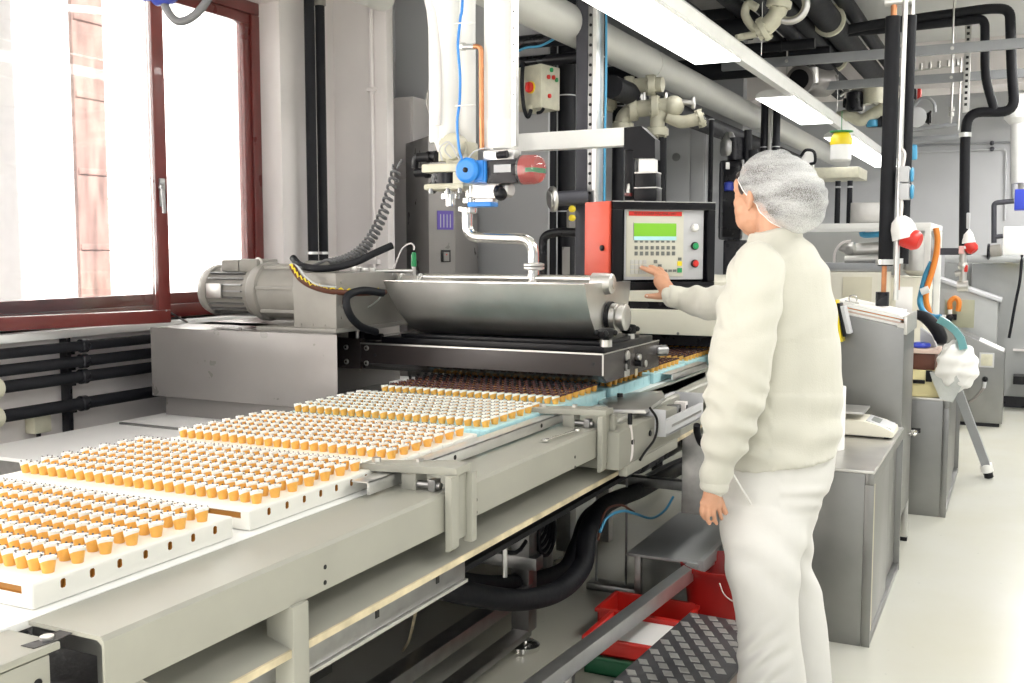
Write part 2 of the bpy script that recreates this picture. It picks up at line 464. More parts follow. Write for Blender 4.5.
m = MB(); m.cyl((-2.975, (a.y + b.y) / 2, b.z - .03), (-2.975, (a.y + b.y) / 2, b.z), .008); m.build('cable_gland', 'black_plastic', t)
# two upright black pipes by the window
for (px, w), l in (((311.5, 10.5), 'black upright pipe nearer to the window jamb, without band'), ((322, 9.5), 'black upright pipe at the wall corner with grey band at top')):
    c = P(px, 150, x=-2.93); r = w / 2 / c.dot(FW) * FPX / FPX
    dz = (c - Vector((0, 0, CAM_H))).dot(FW); r = w / 2 * dz / FPX
    t = thing('upright_pipe', l, 'pipe', (c.x, c.y, 0), 'upright pipes beside the window')
    m = MB(); m.cyl((c.x, c.y, .0), (c.x, c.y, CEIL), r, n=18); m.build('lagging', 'black_rubber', t)
    if px > 315:
        z = P(px, 3, y=c.y).z
        m = MB(); m.cyl((c.x, c.y, z - .012), (c.x, c.y, z + .02), r + .006, n=18, bev=.003); m.build('band', 'motor_grey', t, label='grey band')
    z = P(px, 253, y=c.y).z
    m = MB(); m.cyl((c.x, c.y, z - .006), (c.x, c.y, z + .006), r + .004, n=18); m.build('pipe_clip', 'aluminium', t)
# thin conduit on the pier
c = P(372, 100, y=Y_PIER - .012)
t = thing('conduit', 'thin pale conduit running up the white wall pier', 'conduit', (c.x, c.y, 0))
m = MB(); m.cyl((c.x, c.y, 0), (c.x, c.y, P(372, 10, y=Y_PIER).z), .011, n=12); m.build('tube', 'wall_white', t)
m = MB(); z = P(372, 90, y=Y_PIER).z; m.box((c.x - .022, c.y - .012, z - .01), (c.x + .022, c.y + .012, z + .01), 0, .003)
z = P(372, 262, y=Y_PIER).z; m.box((c.x - .03, c.y - .015, z - .01), (c.x + .03, c.y + .012, z + .012), 0, .003); m.build('clip', 'wall_white', t)
# pale tall cupboard and grey control cabinet behind the filling head
a, b = P(388, 98, y=4.75), P(413, 100, y=4.75)
t = thing('tall_cupboard', 'tall pale cupboard behind the grey control cabinet by the wall pier', 'cupboard', ((a.x + b.x) / 2, 4.87, 0))
m = MB(); m.box((a.x, 4.75, 0), (b.x, 4.99, a.z), 0, .008); m.build('carcass', 'wall_white', t)
m = MB(); m.box((a.x + .01, 4.742, .05), (b.x - .012, 4.75, P(400, 180, y=4.75).z), 0, .003); m.box((a.x + .01, 4.742, P(400, 179, y=4.75).z), (b.x - .012, 4.75, a.z - .02), 0, .003); m.build('door', 'wall_white', t)
ya, yb = 4.35, 4.75
a, b, c = P(400, 136, y=4.55), P(428, 136, y=4.35), P(455, 138, y=4.47)
t = thing('control_cabinet', 'tall grey control cabinet with purple label and rocker switch', 'cabinet', (b.x, 4.5, 0))
zt = b.z
m = MB(); m.hexa([(a.x, 4.6, 0), (b.x, 4.35, 0), (c.x, 4.47, 0), (c.x - .1, 4.9, 0), (a.x, 4.6, zt), (b.x, 4.35, zt), (c.x, 4.47, zt), (c.x - .1, 4.9, zt)], 0, .006)
m.build('carcass', 'machine_grey', t)
u = Vector((c.x - b.x, c.y - b.y, 0)).normalized(); n = Vector((u.y, -u.x, 0)); n = n if n.y < 0 else -n
def on_cab(px, py):
    r = P(px, py, d=1.0) - Vector((0, 0, CAM_H)); o = Vector((b.x, b.y, 0)) - Vector((0, 0, CAM_H))
    tt = o.dot(n) / r.dot(n); return Vector((0, 0, CAM_H)) + r * tt
q = on_cab(437, 229.5); q2 = on_cab(453, 211)
m = MB(); w = (q2 - q).dot(u); m.obox(q + n * .001, u * w, n * .003, (0, 0, q2.z - q.z), 0)
for k in range(4): m.obox(q + u * (w * (.18 + .2 * k)) + n * .0042 + Vector((0, 0, .01)), u * .004, n * .0006, (0, 0, (q2.z - q.z) * .7), 1)
m.build('label_plate', ['label_purple', 'wall_grey'], t, label='purple label plate')
q = on_cab(441, 262); q2 = on_cab(450, 250)
m = MB(); w = (q2 - q).dot(u); m.obox(q, u * w, n * .008, (0, 0, q2.z - q.z), 0, .002); sw_ = m.build('rocker_switch', 'black_plastic', t)
m = MB(); m.obox(q + u * w * .2 + n * .0085 + Vector((0, 0, .004)), u * w * .6, n * .004, (0, 0, (q2.z - q.z) * .75), 0, .001); m.ball(q + u * w * .5 + n * .012 + Vector((0, 0, (q2.z - q.z) * .62)), .004, 1, 8); m.build('rocker', ['machine_grey', 'bright_red'], sw_)
# ------------------------------------------------------------------ conveyor (runs along y; its rail top is 0.90 m high)
R = .90
XR, XS = -1.048, -1.192         # outer face of the side rail, seam where its top meets the belt
XL = -1.905                     # far edge of the belt
Y0, YC1, YC2, YE = .945, 1.815, 2.70, 5.2
conv = thing('conveyor', 'long beige-grey moulding line conveyor carrying trays of filled cups', 'conveyor', ((XR + XL) / 2, 3.0, 0))
def rail(y0, y1, drop, holes):
    m = MB()
    m.prism([(XS + .004, R - .006), (XS + .004, R), (XR - .006, R), (XR, R - .006), (XR, R - drop), (XR - .004, R - drop), (XR - .004, R - .012), (XR - .012, R - .006)], 'y', y0, y1, 0)
    m.prism([(XS + .004, R - .006), (XR - .004, R - .006), (XR - .004, R - drop), (XR - .02, R - drop), (XR - .02, R - .03), (XS + .004, R - .03)], 'y', y0 + .006, y1, 1)
    for px, py in holes:
        c = P(px, py, x=XR)
        m.cyl((XR - .004, c.y, c.z), (XR + .0008, c.y, c.z), .0042, mi=2, n=12)
    return m.build('side_rail', ['painted_beige', 'steel_dark', 'black_plastic'], conv)
rail(Y0, YC1 + .02, .080, [(325, 567), (325, 582.5)])
rail(YC1 + .02, YC2, .080, [(476.3, 500), (476.3, 512.5), (575, 457), (575, 467)])
rail(YC2, YE, .070, [])
# far side rail, belt with its return
m = MB(); m.box((XL - .05, Y0, R - .09), (XL - .002, YE, R - .01), 0, .004); m.build('side_rail', 'painted_beige', conv)
m = MB(); m.box((XL, .2, R - .012), (XS, YE, R), 0, .002); m.build('belt', 'belt_white', conv)
m = MB(); m.box((XL, .3, R - .30), (XS - .02, YE, R - .285)); m.cyl((XL, .3, R - .16), (XS - .03, .3, R - .16), .12, n=24); m.build('return_belt', 'black_rubber', conv)
# trough side: recessed web, out-turned lip and the dark bearer under it
m = MB()
m.prism([(XR - .105, R - .03), (XR - .100, R - .03), (XR - .100, R - .125), (XR - .040, R - .136), (XR + .001, R - .150), (XR + .001, R - .163), (XR - .105, R - .14)], 'y', 1.09, YE, 0)
m.prism([(XR + .0005, R - .150), (XR + .004, R - .151), (XR + .004, R - .164), (XR - .002, R - .164)], 'y', 1.09, YE, 1)
m.build('drip_apron', ['painted_beige', 'beige_lip'], conv)
m = MB()
m.box((XR - .075, 1.12, R - .225), (XR - .030, 1.98, R - .15), 0, .004); m.box((XR - .076, 1.12, R - .232), (XR - .024, 1.98, R - .225), 1)
for y in (1.4, 1.62, 1.85): m.box((XR - .0305, y, R - .20), (XR - .0285, y + .012, R - .185), 2)
m.build('lower_bearer', ['steel_dark', 'steel', 'black_plastic'], conv)
# front leg hung from the rail, two-tone square tube
a, b = P(302, 600, x=XR - .008), P(285, 608, x=XR - .008)
m = MB(); m.box((XR - .048, b.y, .02), (XR + .008, a.y - .002, R - .079), 0, .004); lg = m.build('leg', 'painted_beige', conv)
m = MB(); m.lathe([(.04, 0), (.042, .008), (.02, .018), (.012, .03)], (XR - .035, (a.y + b.y) / 2, 0)); m.build('levelling_foot', 'steel_bright', lg)
# inner stainless legs on round levelling feet
for px, py, top in ((524, 650, .70), (566, 566, .70)):
    c = P(px, py, z=0)
    m = MB(); m.box((c.x - .034, c.y - .034, .075), (c.x + .034, c.y + .034, top), 0, .004); lg = m.build('leg', 'steel_dark', conv)
    m = MB(); m.lathe([(.050, 0), (.056, .006), (.056, .022), (.040, .032), (.013, .036), (.013, .080)], (c.x, c.y, 0)); m.build('levelling_foot', 'steel_bright', lg)
for px, py in ((543, 600), ):
    c = P(px, py, z=0); m = MB(); m.box((c.x - .03, c.y - .03, .08), (c.x + .03, c.y + .03, .70), 0, .004); lg = m.build('leg', 'steel_dark', conv)
    m = MB(); m.lathe([(.045, 0), (.05, .006), (.05, .02), (.012, .034), (.012, .085)], (c.x, c.y, 0)); m.build('levelling_foot', 'steel_bright', lg)
# perforated upright
c = P(602, 510, y=4.6); m = MB(); m.box((c.x - .035, 4.6, .0), (c.x + .035, 4.66, .74), 0, .003)
for k in range(9): m.cyl((c.x + .002, 4.597, .38 + k * .045), (c.x + .002, 4.602, .38 + k * .045), .009, mi=1, n=10)
m.build('leg', ['steel', 'black_plastic'], conv)
# lower frame: long tubes and cross tubes
m = MB()
m.box((-1.535, 1.0, .20), (-1.475, 3.2, .245), 0, .004); m.box((-1.85, 3.17, .30), (-1.45, 3.23, .345), 0, .004); m.box((-1.85, 1.4, .045), (-1.3, 1.45, .075), 0, .003)
m.box((-1.54, 3.2, .06), (-1.48, 2.15, .085), 0, .004)
m.box((-1.8, 4.14, .40), (-1.0, 4.19, .44), 0, .004); m.box((-1.8, 4.62, .52), (-1.0, 4.66, .56), 0, .004)
m.build('lower_frame', 'steel_dark', conv)
m = MB(); p, q = P(505, 577, x=-1.42), P(508, 532, x=-1.42); m.cyl((p.x, p.y, p.z), (p.x, p.y, .72), .008, n=10)
m.build('support_rod', 'aluminium', conv)
# front end: feed section that joins the line below the frame edge
m = MB()
m.prism([(-.9, -1.089), (P(64, 634, z=R - .003).y, -1.089), (P(64, 634, z=R).y - .012, -1.19), (-.9, -1.19)], 'z', R - .012, R - .002) if False else m.box((-1.19, -.9, R - .012), (-1.092, .915, R - .002), 0, .002)
c = P(47, 638, z=R)
pts = [(c.x - .012, c.y - .03), (c.x + .012, c.y - .03), (c.x + .016, c.y), (c.x + .012, c.y + .03), (c.x - .012, c.y + .03), (c.x - .006, c.y)]
m.prism(pts, 'z', R - .002, R - .0012, 1)
m.cyl((c.x, c.y, R - .0015), (c.x, c.y, R + .003), .009, mi=2, n=12)
m.box((-1.13, .70, R - .14), (-1.094, .90, R - .014), 0, .003); m.box((-1.19, -.9, R - .14), (-1.13, .70, R - .014), 3, .003)
m.cyl((-1.112, .698, R - .07), (-1.112, .702, R - .07), .012, mi=1, n=12); m.cyl((-1.095, .88, R - .045), (-1.0925, .88, R - .045), .006, mi=1, n=10)
m.box((XS - .3, -.9, R - .13), (-1.19, Y0, R - .014), 3)
m.build('feed_section', ['painted_beige', 'black_plastic', 'steel', 'black_satin'], conv)
# guide rails: slim aluminium strips with oval slots, on L clamps
def strip(pa, pb, slots, name='guide_rail'):
    a, b = P(pa[0], pa[1], x=-1.165), P(pb[0], pb[1], x=-1.165)
    m = MB(); z0 = R + .007; h = .026
    m.box((-1.168, a.y, z0), (-1.162, b.y, z0 + h), 0, .001); m.box((-1.205, a.y, z0 + h - .003), (-1.162, b.y, z0 + h), 0, .001)
    for s in slots:
        c = P(s[0], s[1], x=-1.162); m.cyl((-1.1625, c.y, z0 + h * .5), (-1.1612, c.y, z0 + h * .5), .006, mi=1, n=12)
    return m.build(name, ['aluminium', 'black_plastic'], conv)
strip((368, 487), (420, 473), [])
strip((405, 475), (566, 418), [(455, 461), (541.5, 430)])
strip((672, 385), (706, 375), [])
def clamp(yc):
    """bracket: cap plate over the rail, two down-turned cheeks, square nut and bolt"""
    m = MB(); z = R + .036
    m.prism([(-1.235, yc - .055), (XR + .022, yc - .012), (XR + .022, yc + .05), (-1.06, yc + .062), (-1.235, yc - .01)], 'z', z, z + .016, 0, .002)
    m.prism([(XR + .004, z), (XR + .020, z), (XR + .020, R - .115), (XR + .012, R - .122), (XR + .004, R - .122)], 'y', yc - .030, yc + .002, 0, .002)
    m.box((XR + .003, yc + .004, R - .105), (XR + .012, yc + .058, z), 0, .001)
    m.box((XR + .003, yc + .048, R - .118), (XR + .026, yc + .070, z - .004), 0, .002)
    m.box((-1.15, yc - .028, R), (-1.115, yc + .02, z), 0, .002)
    c = m.build('rail_clamp', 'painted_beige', conv)
    m = MB(); m.cyl((-1.115, yc - .018, R + .012), (-1.06, yc - .018, R + .012), .008, n=12); m.box((-1.085, yc - .03, R + .001), (-1.068, yc - .004, R + .026), 0, .002); m.build('clamp_screw', 'steel_dark', c)
    m = MB(); m.cyl((-1.21, yc - .03, z + .016), (-1.21, yc - .03, z + .026), .010, n=6); m.cyl((-1.13, yc + .015, z + .016), (-1.13, yc + .015, z + .023), .008, n=6); m.build('bolt_head', 'steel', c)
clamp(YC1 + .045); clamp(YC2 + .02)
# deck plates on the far side with a dark groove
DZ = .795
a, b = P(0, 444, z=DZ), P(37, 461, z=DZ)
m = MB()
m.box((XL - .002, b.y, DZ - .012), (a.x, 4.2, DZ), 0, .002); m.box((XL - .06, b.y + .012, DZ - .07), (a.x + .012, 4.2, DZ - .012), 1)
m.box((XL - .03, b.y + .02, .05), (a.x + .03, b.y + .6, DZ - .07), 1)
c, e = P(110, 421, z=DZ + .006), P(190, 430, z=DZ + .006)
m.box((XL - .01, c.y, DZ), (a.x + .05, 4.2, DZ + .006), 0, .001); m.box((XL - .01, c.y - .012, DZ), (a.x + .05, c.y - .001, DZ + .007), 1)
m.build('deck_plate', ['steel_deck', 'steel_dark'], conv)

# spanner lying on the rail
a, b = P(545, 441, z=R + .004), P(577, 431, z=R + .004)
m = MB(); d = (b - a).normalized(); s = Vector((-d.y, d.x, 0))
m.obox(a - s * .004, b - a, s * .008, (0, 0, .005), 0, .0015)
m.lathe([(.011, 0), (.011, .006)], a, (0, 0, 1), n=14); m.lathe([(.009, 0), (.009, .006)], b, (0, 0, 1), n=14)
m.build('spanner', 'steel_bright', label='small steel spanner lying on the conveyor side rail near the second clamp', cat='spanner')

# ------------------------------------------------------------------ trays of cups
TX1 = -1.212; TX0 = -1.868; TH = .039; TL = .412; PITCH_Y = .455
TY = [.972 + k * PITCH_Y for k in range(9)]
NX, NY, DX, DY = 24, 7, .0263, .0522
def tray_mesh(kind):
    m = MB(); m.box((0, 0, 0), (TX1 - TX0, TL, TH), 0, .006, 3); W = TX1 - TX0
    base = m.mesh('tray', ['tray_white' if kind < 2 else 'tray_blue', 'notch_brown'])
    c = MB()
    if kind == 0:      # rounded notches on the end, long slots on the leading face
        for j in range(NY):
            y = .052 + j * DY
            c.prism([(y - .0046, TH - .018), (y - .0025, TH - .0205), (y + .0025, TH - .0205), (y + .0046, TH - .018), (y + .0046, TH - .0095), (y + .0025, TH - .007), (y - .0025, TH - .007), (y - .0046, TH - .0095)], 'x', W - .006, W + .02, 1)
        for k in range(5):
            x0 = .045 + k * .128; c.box((x0, -.01, TH - .017), (x0 + .078, .006, TH - .006), 1)
    else:              # slit sides: blocks parted by narrow upright cuts
        for j in range(NY + 1):
            y = .052 - DY / 2 + j * DY
            c.box((W - .008, y - .0016, .012), (W + .02, y + .0016, TH + .01), 0)
        for k in range(NX + 1):
            x = W - .030 + DX / 2 - k * DX; c.box((x - .0008, -.01, .012), (x + .0008, .004, TH + .01), 0)
    cm = c.mesh('c', ['tray_white', 'notch_brown'])
    return cut(base, cm)
TM = [tray_mesh(k) for k in range(3)]
kinds = [0, 0, 1, 2, 2, 2, 2, 2, 2]
tl = ['white plastic tray of cups at the feed end of the conveyor, oval notches', 'second white tray from the front, with oval notches and long slots',
      'third tray from the front, white with slit sides', 'fourth tray from the front, pale blue rim beside the guide rail',
      'pale blue tray whose front row sticks out under the depositor beam', 'pale blue tray passing beneath the black depositor beam',
      'pale blue tray just emerging behind the depositor, chocolate-topped', 'pale blue tray of dark-topped cups before the tunnel mouth', 'last pale blue tray entering under the cream tunnel']
for k, y in enumerate(TY):
    o = bpy.data.objects.new('tray', TM[kinds[k]]); COL.objects.link(o); o.location = (TX0, y, R + .0005)
    tag(o, tl[k], 'tray', 'moulding trays on the conveyor')
# cup: tapered shell, top piece with a slanted lower edge and little dark flecks at its rim
def cup_parts():
    n = 18
    def ring(r, zf): return [Vector((r * math.cos(2 * PI * i / n), r * math.sin(2 * PI * i / n), zf(math.cos(2 * PI * i / n + .35)))) for i in range(n)]
    lo = lambda c: .0158 + .0048 * c
    m = MB(); m.rings([ring(.0080, lambda c: 0), ring(.0084, lambda c: .001), ring(.0111, lo), ring(.0104, lo)], 0)
    shell = m.mesh('cup_shell', ['cup_orange'])
    def fill(mats):
        m = MB(); m.rings([ring(.0104, lambda c: lo(c) - .002), ring(.01115, lo), ring(.0125, lambda c: .0222 + .0012 * c), ring(.0120, lambda c: .0240 + .0014 * c), ring(.0080, lambda c: .0246 + .0010 * c)], 0)
        for a in (.2, 1.1, 2.2, 3.4, 4.6, 5.5):
            x, y = .0106 * math.cos(a), .0106 * math.sin(a)
            m.box((x - .0011, y - .0011, .0230), (x + .0011, y + .0011, .0256), 1)
        return m.mesh('cup_filling', mats)
    return shell, fill(['cup_white', 'cup_speck']), fill(['cup_choc_shade', 'cup_speck'])
SH, FW_, FD = cup_parts()
cups = []
for k, ty in enumerate(TY):
    for i in range(NX):
        for j in range(NY):
            x = TX1 - .0245 - i * DX; y = ty + .048 + j * DY; z = R + TH
            q = px_of((x, y, z + .02))
            cups.append((q[2], k, i, j, x, y, z, -20 < q[0] < 1044 and -20 < q[1] < 700))
seen = sorted([c for c in cups if c[7]])
near = set(id(c) for c in seen[:300])
gname = ['cups in the tray at the feed end', 'cups in the second tray', 'cups in the front rows of the third tray']
ORD = 'first second third fourth fifth sixth seventh eighth ninth tenth eleventh twelfth thirteenth fourteenth fifteenth sixteenth seventeenth eighteenth nineteenth twentieth twenty-first twenty-second twenty-third twenty-fourth'.split()
cup0 = None
for c in seen[:300]:
    _, k, i, j, x, y, z, _v = c
    if cup0 is None:
        cup0 = bpy.data.objects.new('filled_cup', SH); COL.objects.link(cup0)
        f0 = bpy.data.objects.new('filling', FW_); COL.objects.link(f0); f0.parent = cup0
        o = cup0
    else:
        o = cup0.copy(); COL.objects.link(o)
        f = f0.copy(); f.parent = o; COL.objects.link(f)
    o.location = (x, y, z); o.rotation_euler = (0, 0, rnd.uniform(-.25, .25))
    tag(o, 'orange cup, white top, in the %s tray, %s row, %s from the side rail' % (('feed-end', 'second', 'third')[min(k, 2)], ORD[j], ORD[i]), 'cup', gname[min(k, 2)])
vs, fs, mi = [], [], []
def arrays(me): return [v.co.copy() for v in me.vertices], [tuple(p.vertices) for p in me.polygons], [p.material_index for p in me.polygons]
ASH, AW = arrays(SH), arrays(FW_)
for c in cups:
    if id(c) in near or (c[7] is False and c[1] < 2): continue
    _, k, i, j, x, y, z, _v = c
    dark = k > 4 or (k == 4 and j > 0)  # dark tops: chocolate past the depositor, beam shade painted in underneath it
    for (av, af, am), light_ in ((ASH, 0), (AW, 1)):
        n0 = len(vs); off = Vector((x, y, z))
        vs += [v + off for v in av]; fs += [tuple(q + n0 for q in f) for f in af]
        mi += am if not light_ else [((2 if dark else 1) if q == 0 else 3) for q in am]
me = bpy.data.meshes.new('cups'); me.from_pydata(vs, [], fs)
me.polygons.foreach_set('material_index', mi); me.polygons.foreach_set('use_smooth', [True] * len(fs)); me.update()
for n_ in ('cup_orange', 'cup_white', 'cup_choc_shade', 'cup_speck'): me.materials.append(MATS[n_])
me.set_sharp_from_angle(angle=math.radians(40))
o = place('filled_cups', me, None, 'rows of small orange cups filling all the trays farther along the conveyor', 'cups', None, 'stuff')
# ------------------------------------------------------------------ depositor standing across the conveyor
dep = thing('depositor', 'steel depositor with trough hopper and black beam straddling the conveyor', 'machine', (-1.9, 3.2, DZ))
YBX = 2.80
bx0, bx1 = P(150, 328, y=YBX).x, P(337, 336, y=YBX).x
bz1, bz0 = P(243, 331, y=YBX).z, P(243, 403, y=YBX).z
def trap(m, x0, x1, y0, y1, z0, z1, x1b, mi=0, bev=.004):
    m.hexa([(x0, y0, z0), (x1, y0, z0), (x1b, y1, z0), (x0, y1, z0), (x0, y0, z1), (x1, y0, z1), (x1b, y1, z1), (x0, y1, z1)], mi, bev)
m = MB(); trap(m, bx0, bx1, YBX, 3.12, bz0, bz1, -2.235); m.box((bx0, 3.0, bz0), (-2.26, 3.60, bz1), 0, .004)
m.cyl((P(240, 328, y=YBX + .03).x, YBX + .03, bz1), (P(240, 328, y=YBX + .03).x, YBX + .03, bz1 + .008), .006, n=10)
hb = m.build('drive_housing', 'machine_grey', dep)
m = MB(); trap(m, bx0 + .035, bx1 - .02, YBX + .03, 3.12, DZ + .006, bz0, -2.26, 0, .002); m.box((bx0 + .035, 3.0, DZ + .006), (-2.28, 3.55, bz0), 0, .002); m.build('plinth', 'machine_grey', dep)
# geared motor on the housing
gm = MB(); gy = YBX + .07; yc = gy + .16; xm = lambda px: P(px, 290, y=yc).x; zc = P(240, 291, y=yc - .05).z; gx1 = P(336, 290, y=gy).x; gx0 = P(293, 290, y=gy).x; gz = P(315, 273, y=gy).z
trap(gm, gx0, gx1, gy, gy + .50, bz1, gz, gx1, 0, .005)
gm.box((P(256, 326, y=gy - .02).x, gy - .02, bz1), (gx1 + .012, gy + .50, bz1 + .014), 0, .003)
for k in range(4): gm.cyl((gx1 - .002, gy + .03, bz1 + .05 + k * .04), (gx1 + .004, gy + .03, bz1 + .05 + k * .04), .006, n=8)
for k in range(3): gm.cyl((gx0 + .03 + k * .05, gy - .003, bz1 + .024), (gx0 + .03 + k * .05, gy, bz1 + .024), .005, n=8)
gear = gm.build('gear_casing', 'motor_grey', dep)
m = MB()
m.lathe([(.085, 0), (.098, .004), (.108, .02), (.108, .05), (.098, .055), (.098, gx0 - xm(262) - .05), (.112, gx0 - xm(262) - .045), (.112, gx0 - xm(262) + .02)], (xm(262), yc, zc), (1, 0, 0), n=28)
for k in range(7):
    a = PI * 2 * k / 7 + .3; m.box((xm(262) + .055, yc + .10 * math.cos(a) - .006, zc + .10 * math.sin(a) - .006), (gx0, yc + .10 * math.cos(a) + .006, zc + .10 * math.sin(a) + .006), 0, .002)
m.build('reducer', 'motor_grey', gear)
m = MB(); x0 = xm(209); x1 = xm(263)
m.lathe([(.035, 0), (.06, .004), (.085, .020), (.095, .044), (.095, .066), (.085, .069), (.085, x1 - x0 - .02), (.096, x1 - x0 - .018), (.096, x1 - x0 + .01)], (x0, yc, zc), (1, 0, 0), n=30)
mo = m.build('motor', 'motor_grey', gear)
m = MB()
for k in range(24):
    a = PI * 2 * k / 24
    if math.sin(a) > .78: continue
    c, s = math.cos(a), math.sin(a); t = Vector((0, -s, c)) * .0022; r0, r1 = Vector((x0 + .07, yc + .083 * c, zc + .083 * s)), Vector((0, c, s)) * .012
    m.obox(r0 - t, (x1 - x0 - .095, 0, 0), t * 2, r1, 0)
m.build('cooling_fins', 'steel_dark', mo)
m = MB(); m.box((x0 + .075, yc - .100, zc - .025), (x0 + .145, yc - .094, zc + .028), 0, .002); m.build('rating_plate', 'steel', mo)
tz0, tz1 = P(245, 272, y=yc - .06).z, P(245, 259, y=yc - .06).z
m = MB(); tx = lambda px: P(px, 265, y=yc - .06).x
m.box((tx(221), yc - .06, tz0), (tx(238), yc + .06, tz1 - .003), 0, .008); m.box((tx(238.5), yc - .06, tz0), (tx(257), yc + .06, tz1), 0, .008); m.box((tx(226), yc - .04, zc + .07), (tx(252), yc + .04, tz0 + .01), 0)
m.build('terminal_box', 'motor_grey', mo)
m = MB(); c = Vector((xm(266), yc - .04, zc + .095)); m.tube([c + Vector((-.014, 0, -.006)), c + Vector((-.014, 0, .014)), c + Vector((0, 0, .024)), c + Vector((.014, 0, .014)), c + Vector((.014, 0, -.006))], .0045, 0, 8); m.build('lifting_eye', 'steel', gear)

# black beam and base plate
BX0, BX1, BY0, BY1, BZ0, BZ1 = -2.23, -1.178, 3.085, 3.655, .974, 1.071
m = MB()
m.prism([(BY0, BZ1), (BY1, BZ1), (BY1, BZ0), (BY0 + .035, BZ0), (BY0, BZ0 + .026)], 'x', BX0 + .12, BX1, 0, .002)
m.box((BX0, BY0 - .004, BZ0 + .002), (BX0 + .128, BY0 + .03, BZ1 + .014), 0, .002); m.box((BX0, BY0 + .02, BZ0), (BX0 + .06, BY1, BZ1), 0, .003)
m.box((BX0 + .126, BY0 - .001, BZ1 - .0045), (BX1 + .001, BY0 + .004, BZ1 + .0008), 1); m.box((BX1 - .003, BY0 - .001, BZ1 - .003), (BX1 + .001, BY1, BZ1 + .0008), 1); m.box((BX1 - .004, BY0 - .0012, BZ0 + .026), (BX1 + .001, BY0 + .001, BZ1), 1)
beam = m.build('beam', ['beam_black', 'steel'], dep)
m = MB()
for px, py in ((346.5, 347), (367, 348), (347, 361.5), (367, 363)):
    c = P(px, py, y=BY0 - .004); m.cyl((c.x, BY0 - .011, c.z), (c.x, BY0 - .004, c.z), .0095, n=14, bev=.0015); m.cyl((c.x, BY0 - .0114, c.z), (c.x, BY0 - .010, c.z), .0045, mi=1, n=6)
m.build('bolt_head', ['steel', 'black_plastic'], beam)
m = MB()
for px, py in ((593.5, 364), (375, 355)):
    c = P(px, py, y=BY0); m.cyl((c.x, BY0 - .0015, c.z), (c.x, BY0 + .002, c.z), .006, n=12)
m.build('screw_hole', 'black_plastic', beam)
m = MB(); m.box((-2.03, 3.11, BZ1), (-1.185, 3.60, BZ1 + .022), 0, .003); m.box((-1.96, 3.13, BZ1 + .022), (-1.20, 3.5, BZ1 + .034), 0, .002); m.build('base_plate', 'black_paint', dep)
# gauges on the beam end
m = MB()
def disc(px, py, r, dz=0., t=.008, mi=0):
    c = P(px, py, x=BX1); m.lathe([(r * .9, 0), (r, .002), (r, t - .002), (r * .88, t), (.001, t)], (BX1, c.y, c.z + dz), (1, 0, 0), mi, 22); return c
c = disc(626.5, 356, .019); disc(626.5, 366.5, .017); 
m.box((BX1, c.y - .012, c.z - .045), (BX1 + .011, c.y + .012, c.z - .01), 1, .003)
c = disc(636.5, 357, .012, t=.016); m.cyl((BX1, c.y, c.z - .022), (BX1 + .02, c.y, c.z - .022), .011, mi=1, n=14)
c = disc(645.5, 363.5, .013, t=.004)
c = P(626.5, 374, x=BX1); m.box((BX1, c.y - .024, c.z - .008), (BX1 + .003, c.y + .024, c.z + .012), 0, .001); 
c = P(636, 372, x=BX1); m.box((BX1, c.y - .012, c.z - .012), (BX1 + .003, c.y + .012, c.z + .012), 2, .001)
m.build('gauge', ['steel', 'black_plastic', 'beige_lip'], beam)
m = MB(); c = P(664, 350, x=-1.17); m.cyl((-1.19, BY1 - .01, c.z), (-1.16, BY1 + .03, c.z), .02, n=16, bev=.003); m.build('end_roller', 'steel_dark', beam)
# nozzles under the beam
m = MB()
for i in range(NX):
    for j in range(7):
        x = TX1 - .0245 - i * DX; y = TY[4] + .048 + (j + 3) * DY
        m.cyl((x, y, BZ0 - .020), (x, y, BZ0 + .002), .0035, .006, 0, 8)
m.build('nozzles', 'black_plastic', dep, kind='stuff')
# trough hopper
HX0, HX1 = P(385, 283, y=3.035).x, -1.235
prof = [(3.035, 1.293), (3.052, 1.245), (3.085, 1.185), (3.13, 1.135), (3.19, 1.108), (3.26, 1.104), (3.34, 1.114), (3.40, 1.14), (3.43, 1.19), (3.455, 1.245), (3.463, 1.292)]
m = MB(); k = len(prof)
sk = .055      # left end slopes inward
def lx(z): return HX0 + sk * (1.293 - z) / .19
out = [(y, z) for y, z in prof]; inn = [(y + (.006 if y < 3.25 else -.006), z + (.006 if i not in (0, k - 1) else 0)) for i, (y, z) in enumerate(prof)]
m.rings([[Vector((lx(z), y, z)) for y, z in out] + [Vector((lx(z), y, z)) for y, z in inn[::-1]], [Vector((HX1, y, z)) for y, z in out] + [Vector((HX1, y, z)) for y, z in inn[::-1]]])
hop = m.build('hopper', 'steel', dep, angle=30)
m = MB()
m.prism(out, 'x', HX1 - .001, HX1 + .012); m.rings([[Vector((lx(z) - .008, y, z)) for y, z in out], [Vector((lx(z), y, z)) for y, z in out]])
m.build('end_plate', 'steel', hop, angle=30)
m = MB(); m.box((lx(1.29), 3.030, 1.291), (HX1 + .012, 3.044, 1.296), 0, .001)
a, b = P(425, 277, y=3.25), P(592, 279.5, y=3.25); m.cyl((a.x, 3.25, a.z), (HX1 + .02, 3.25, a.z), .0135, n=16)
m.build('mixer_shaft', 'steel_bright', hop)
m = MB(); c = P(606, 285, x=HX1 + .012)
m.lathe([(.026, -.05), (.036, -.045), (.036, .0), (.034, .022), (.028, .026), (.016, .027), (.016, .030), (.004, .030)], (HX1 + .012, c.y, c.z + .004), (1, 0, 0), n=26); m.build('shaft_bearing', 'steel', hop)
m = MB(); c = P(611, 317, x=HX1 + .02)
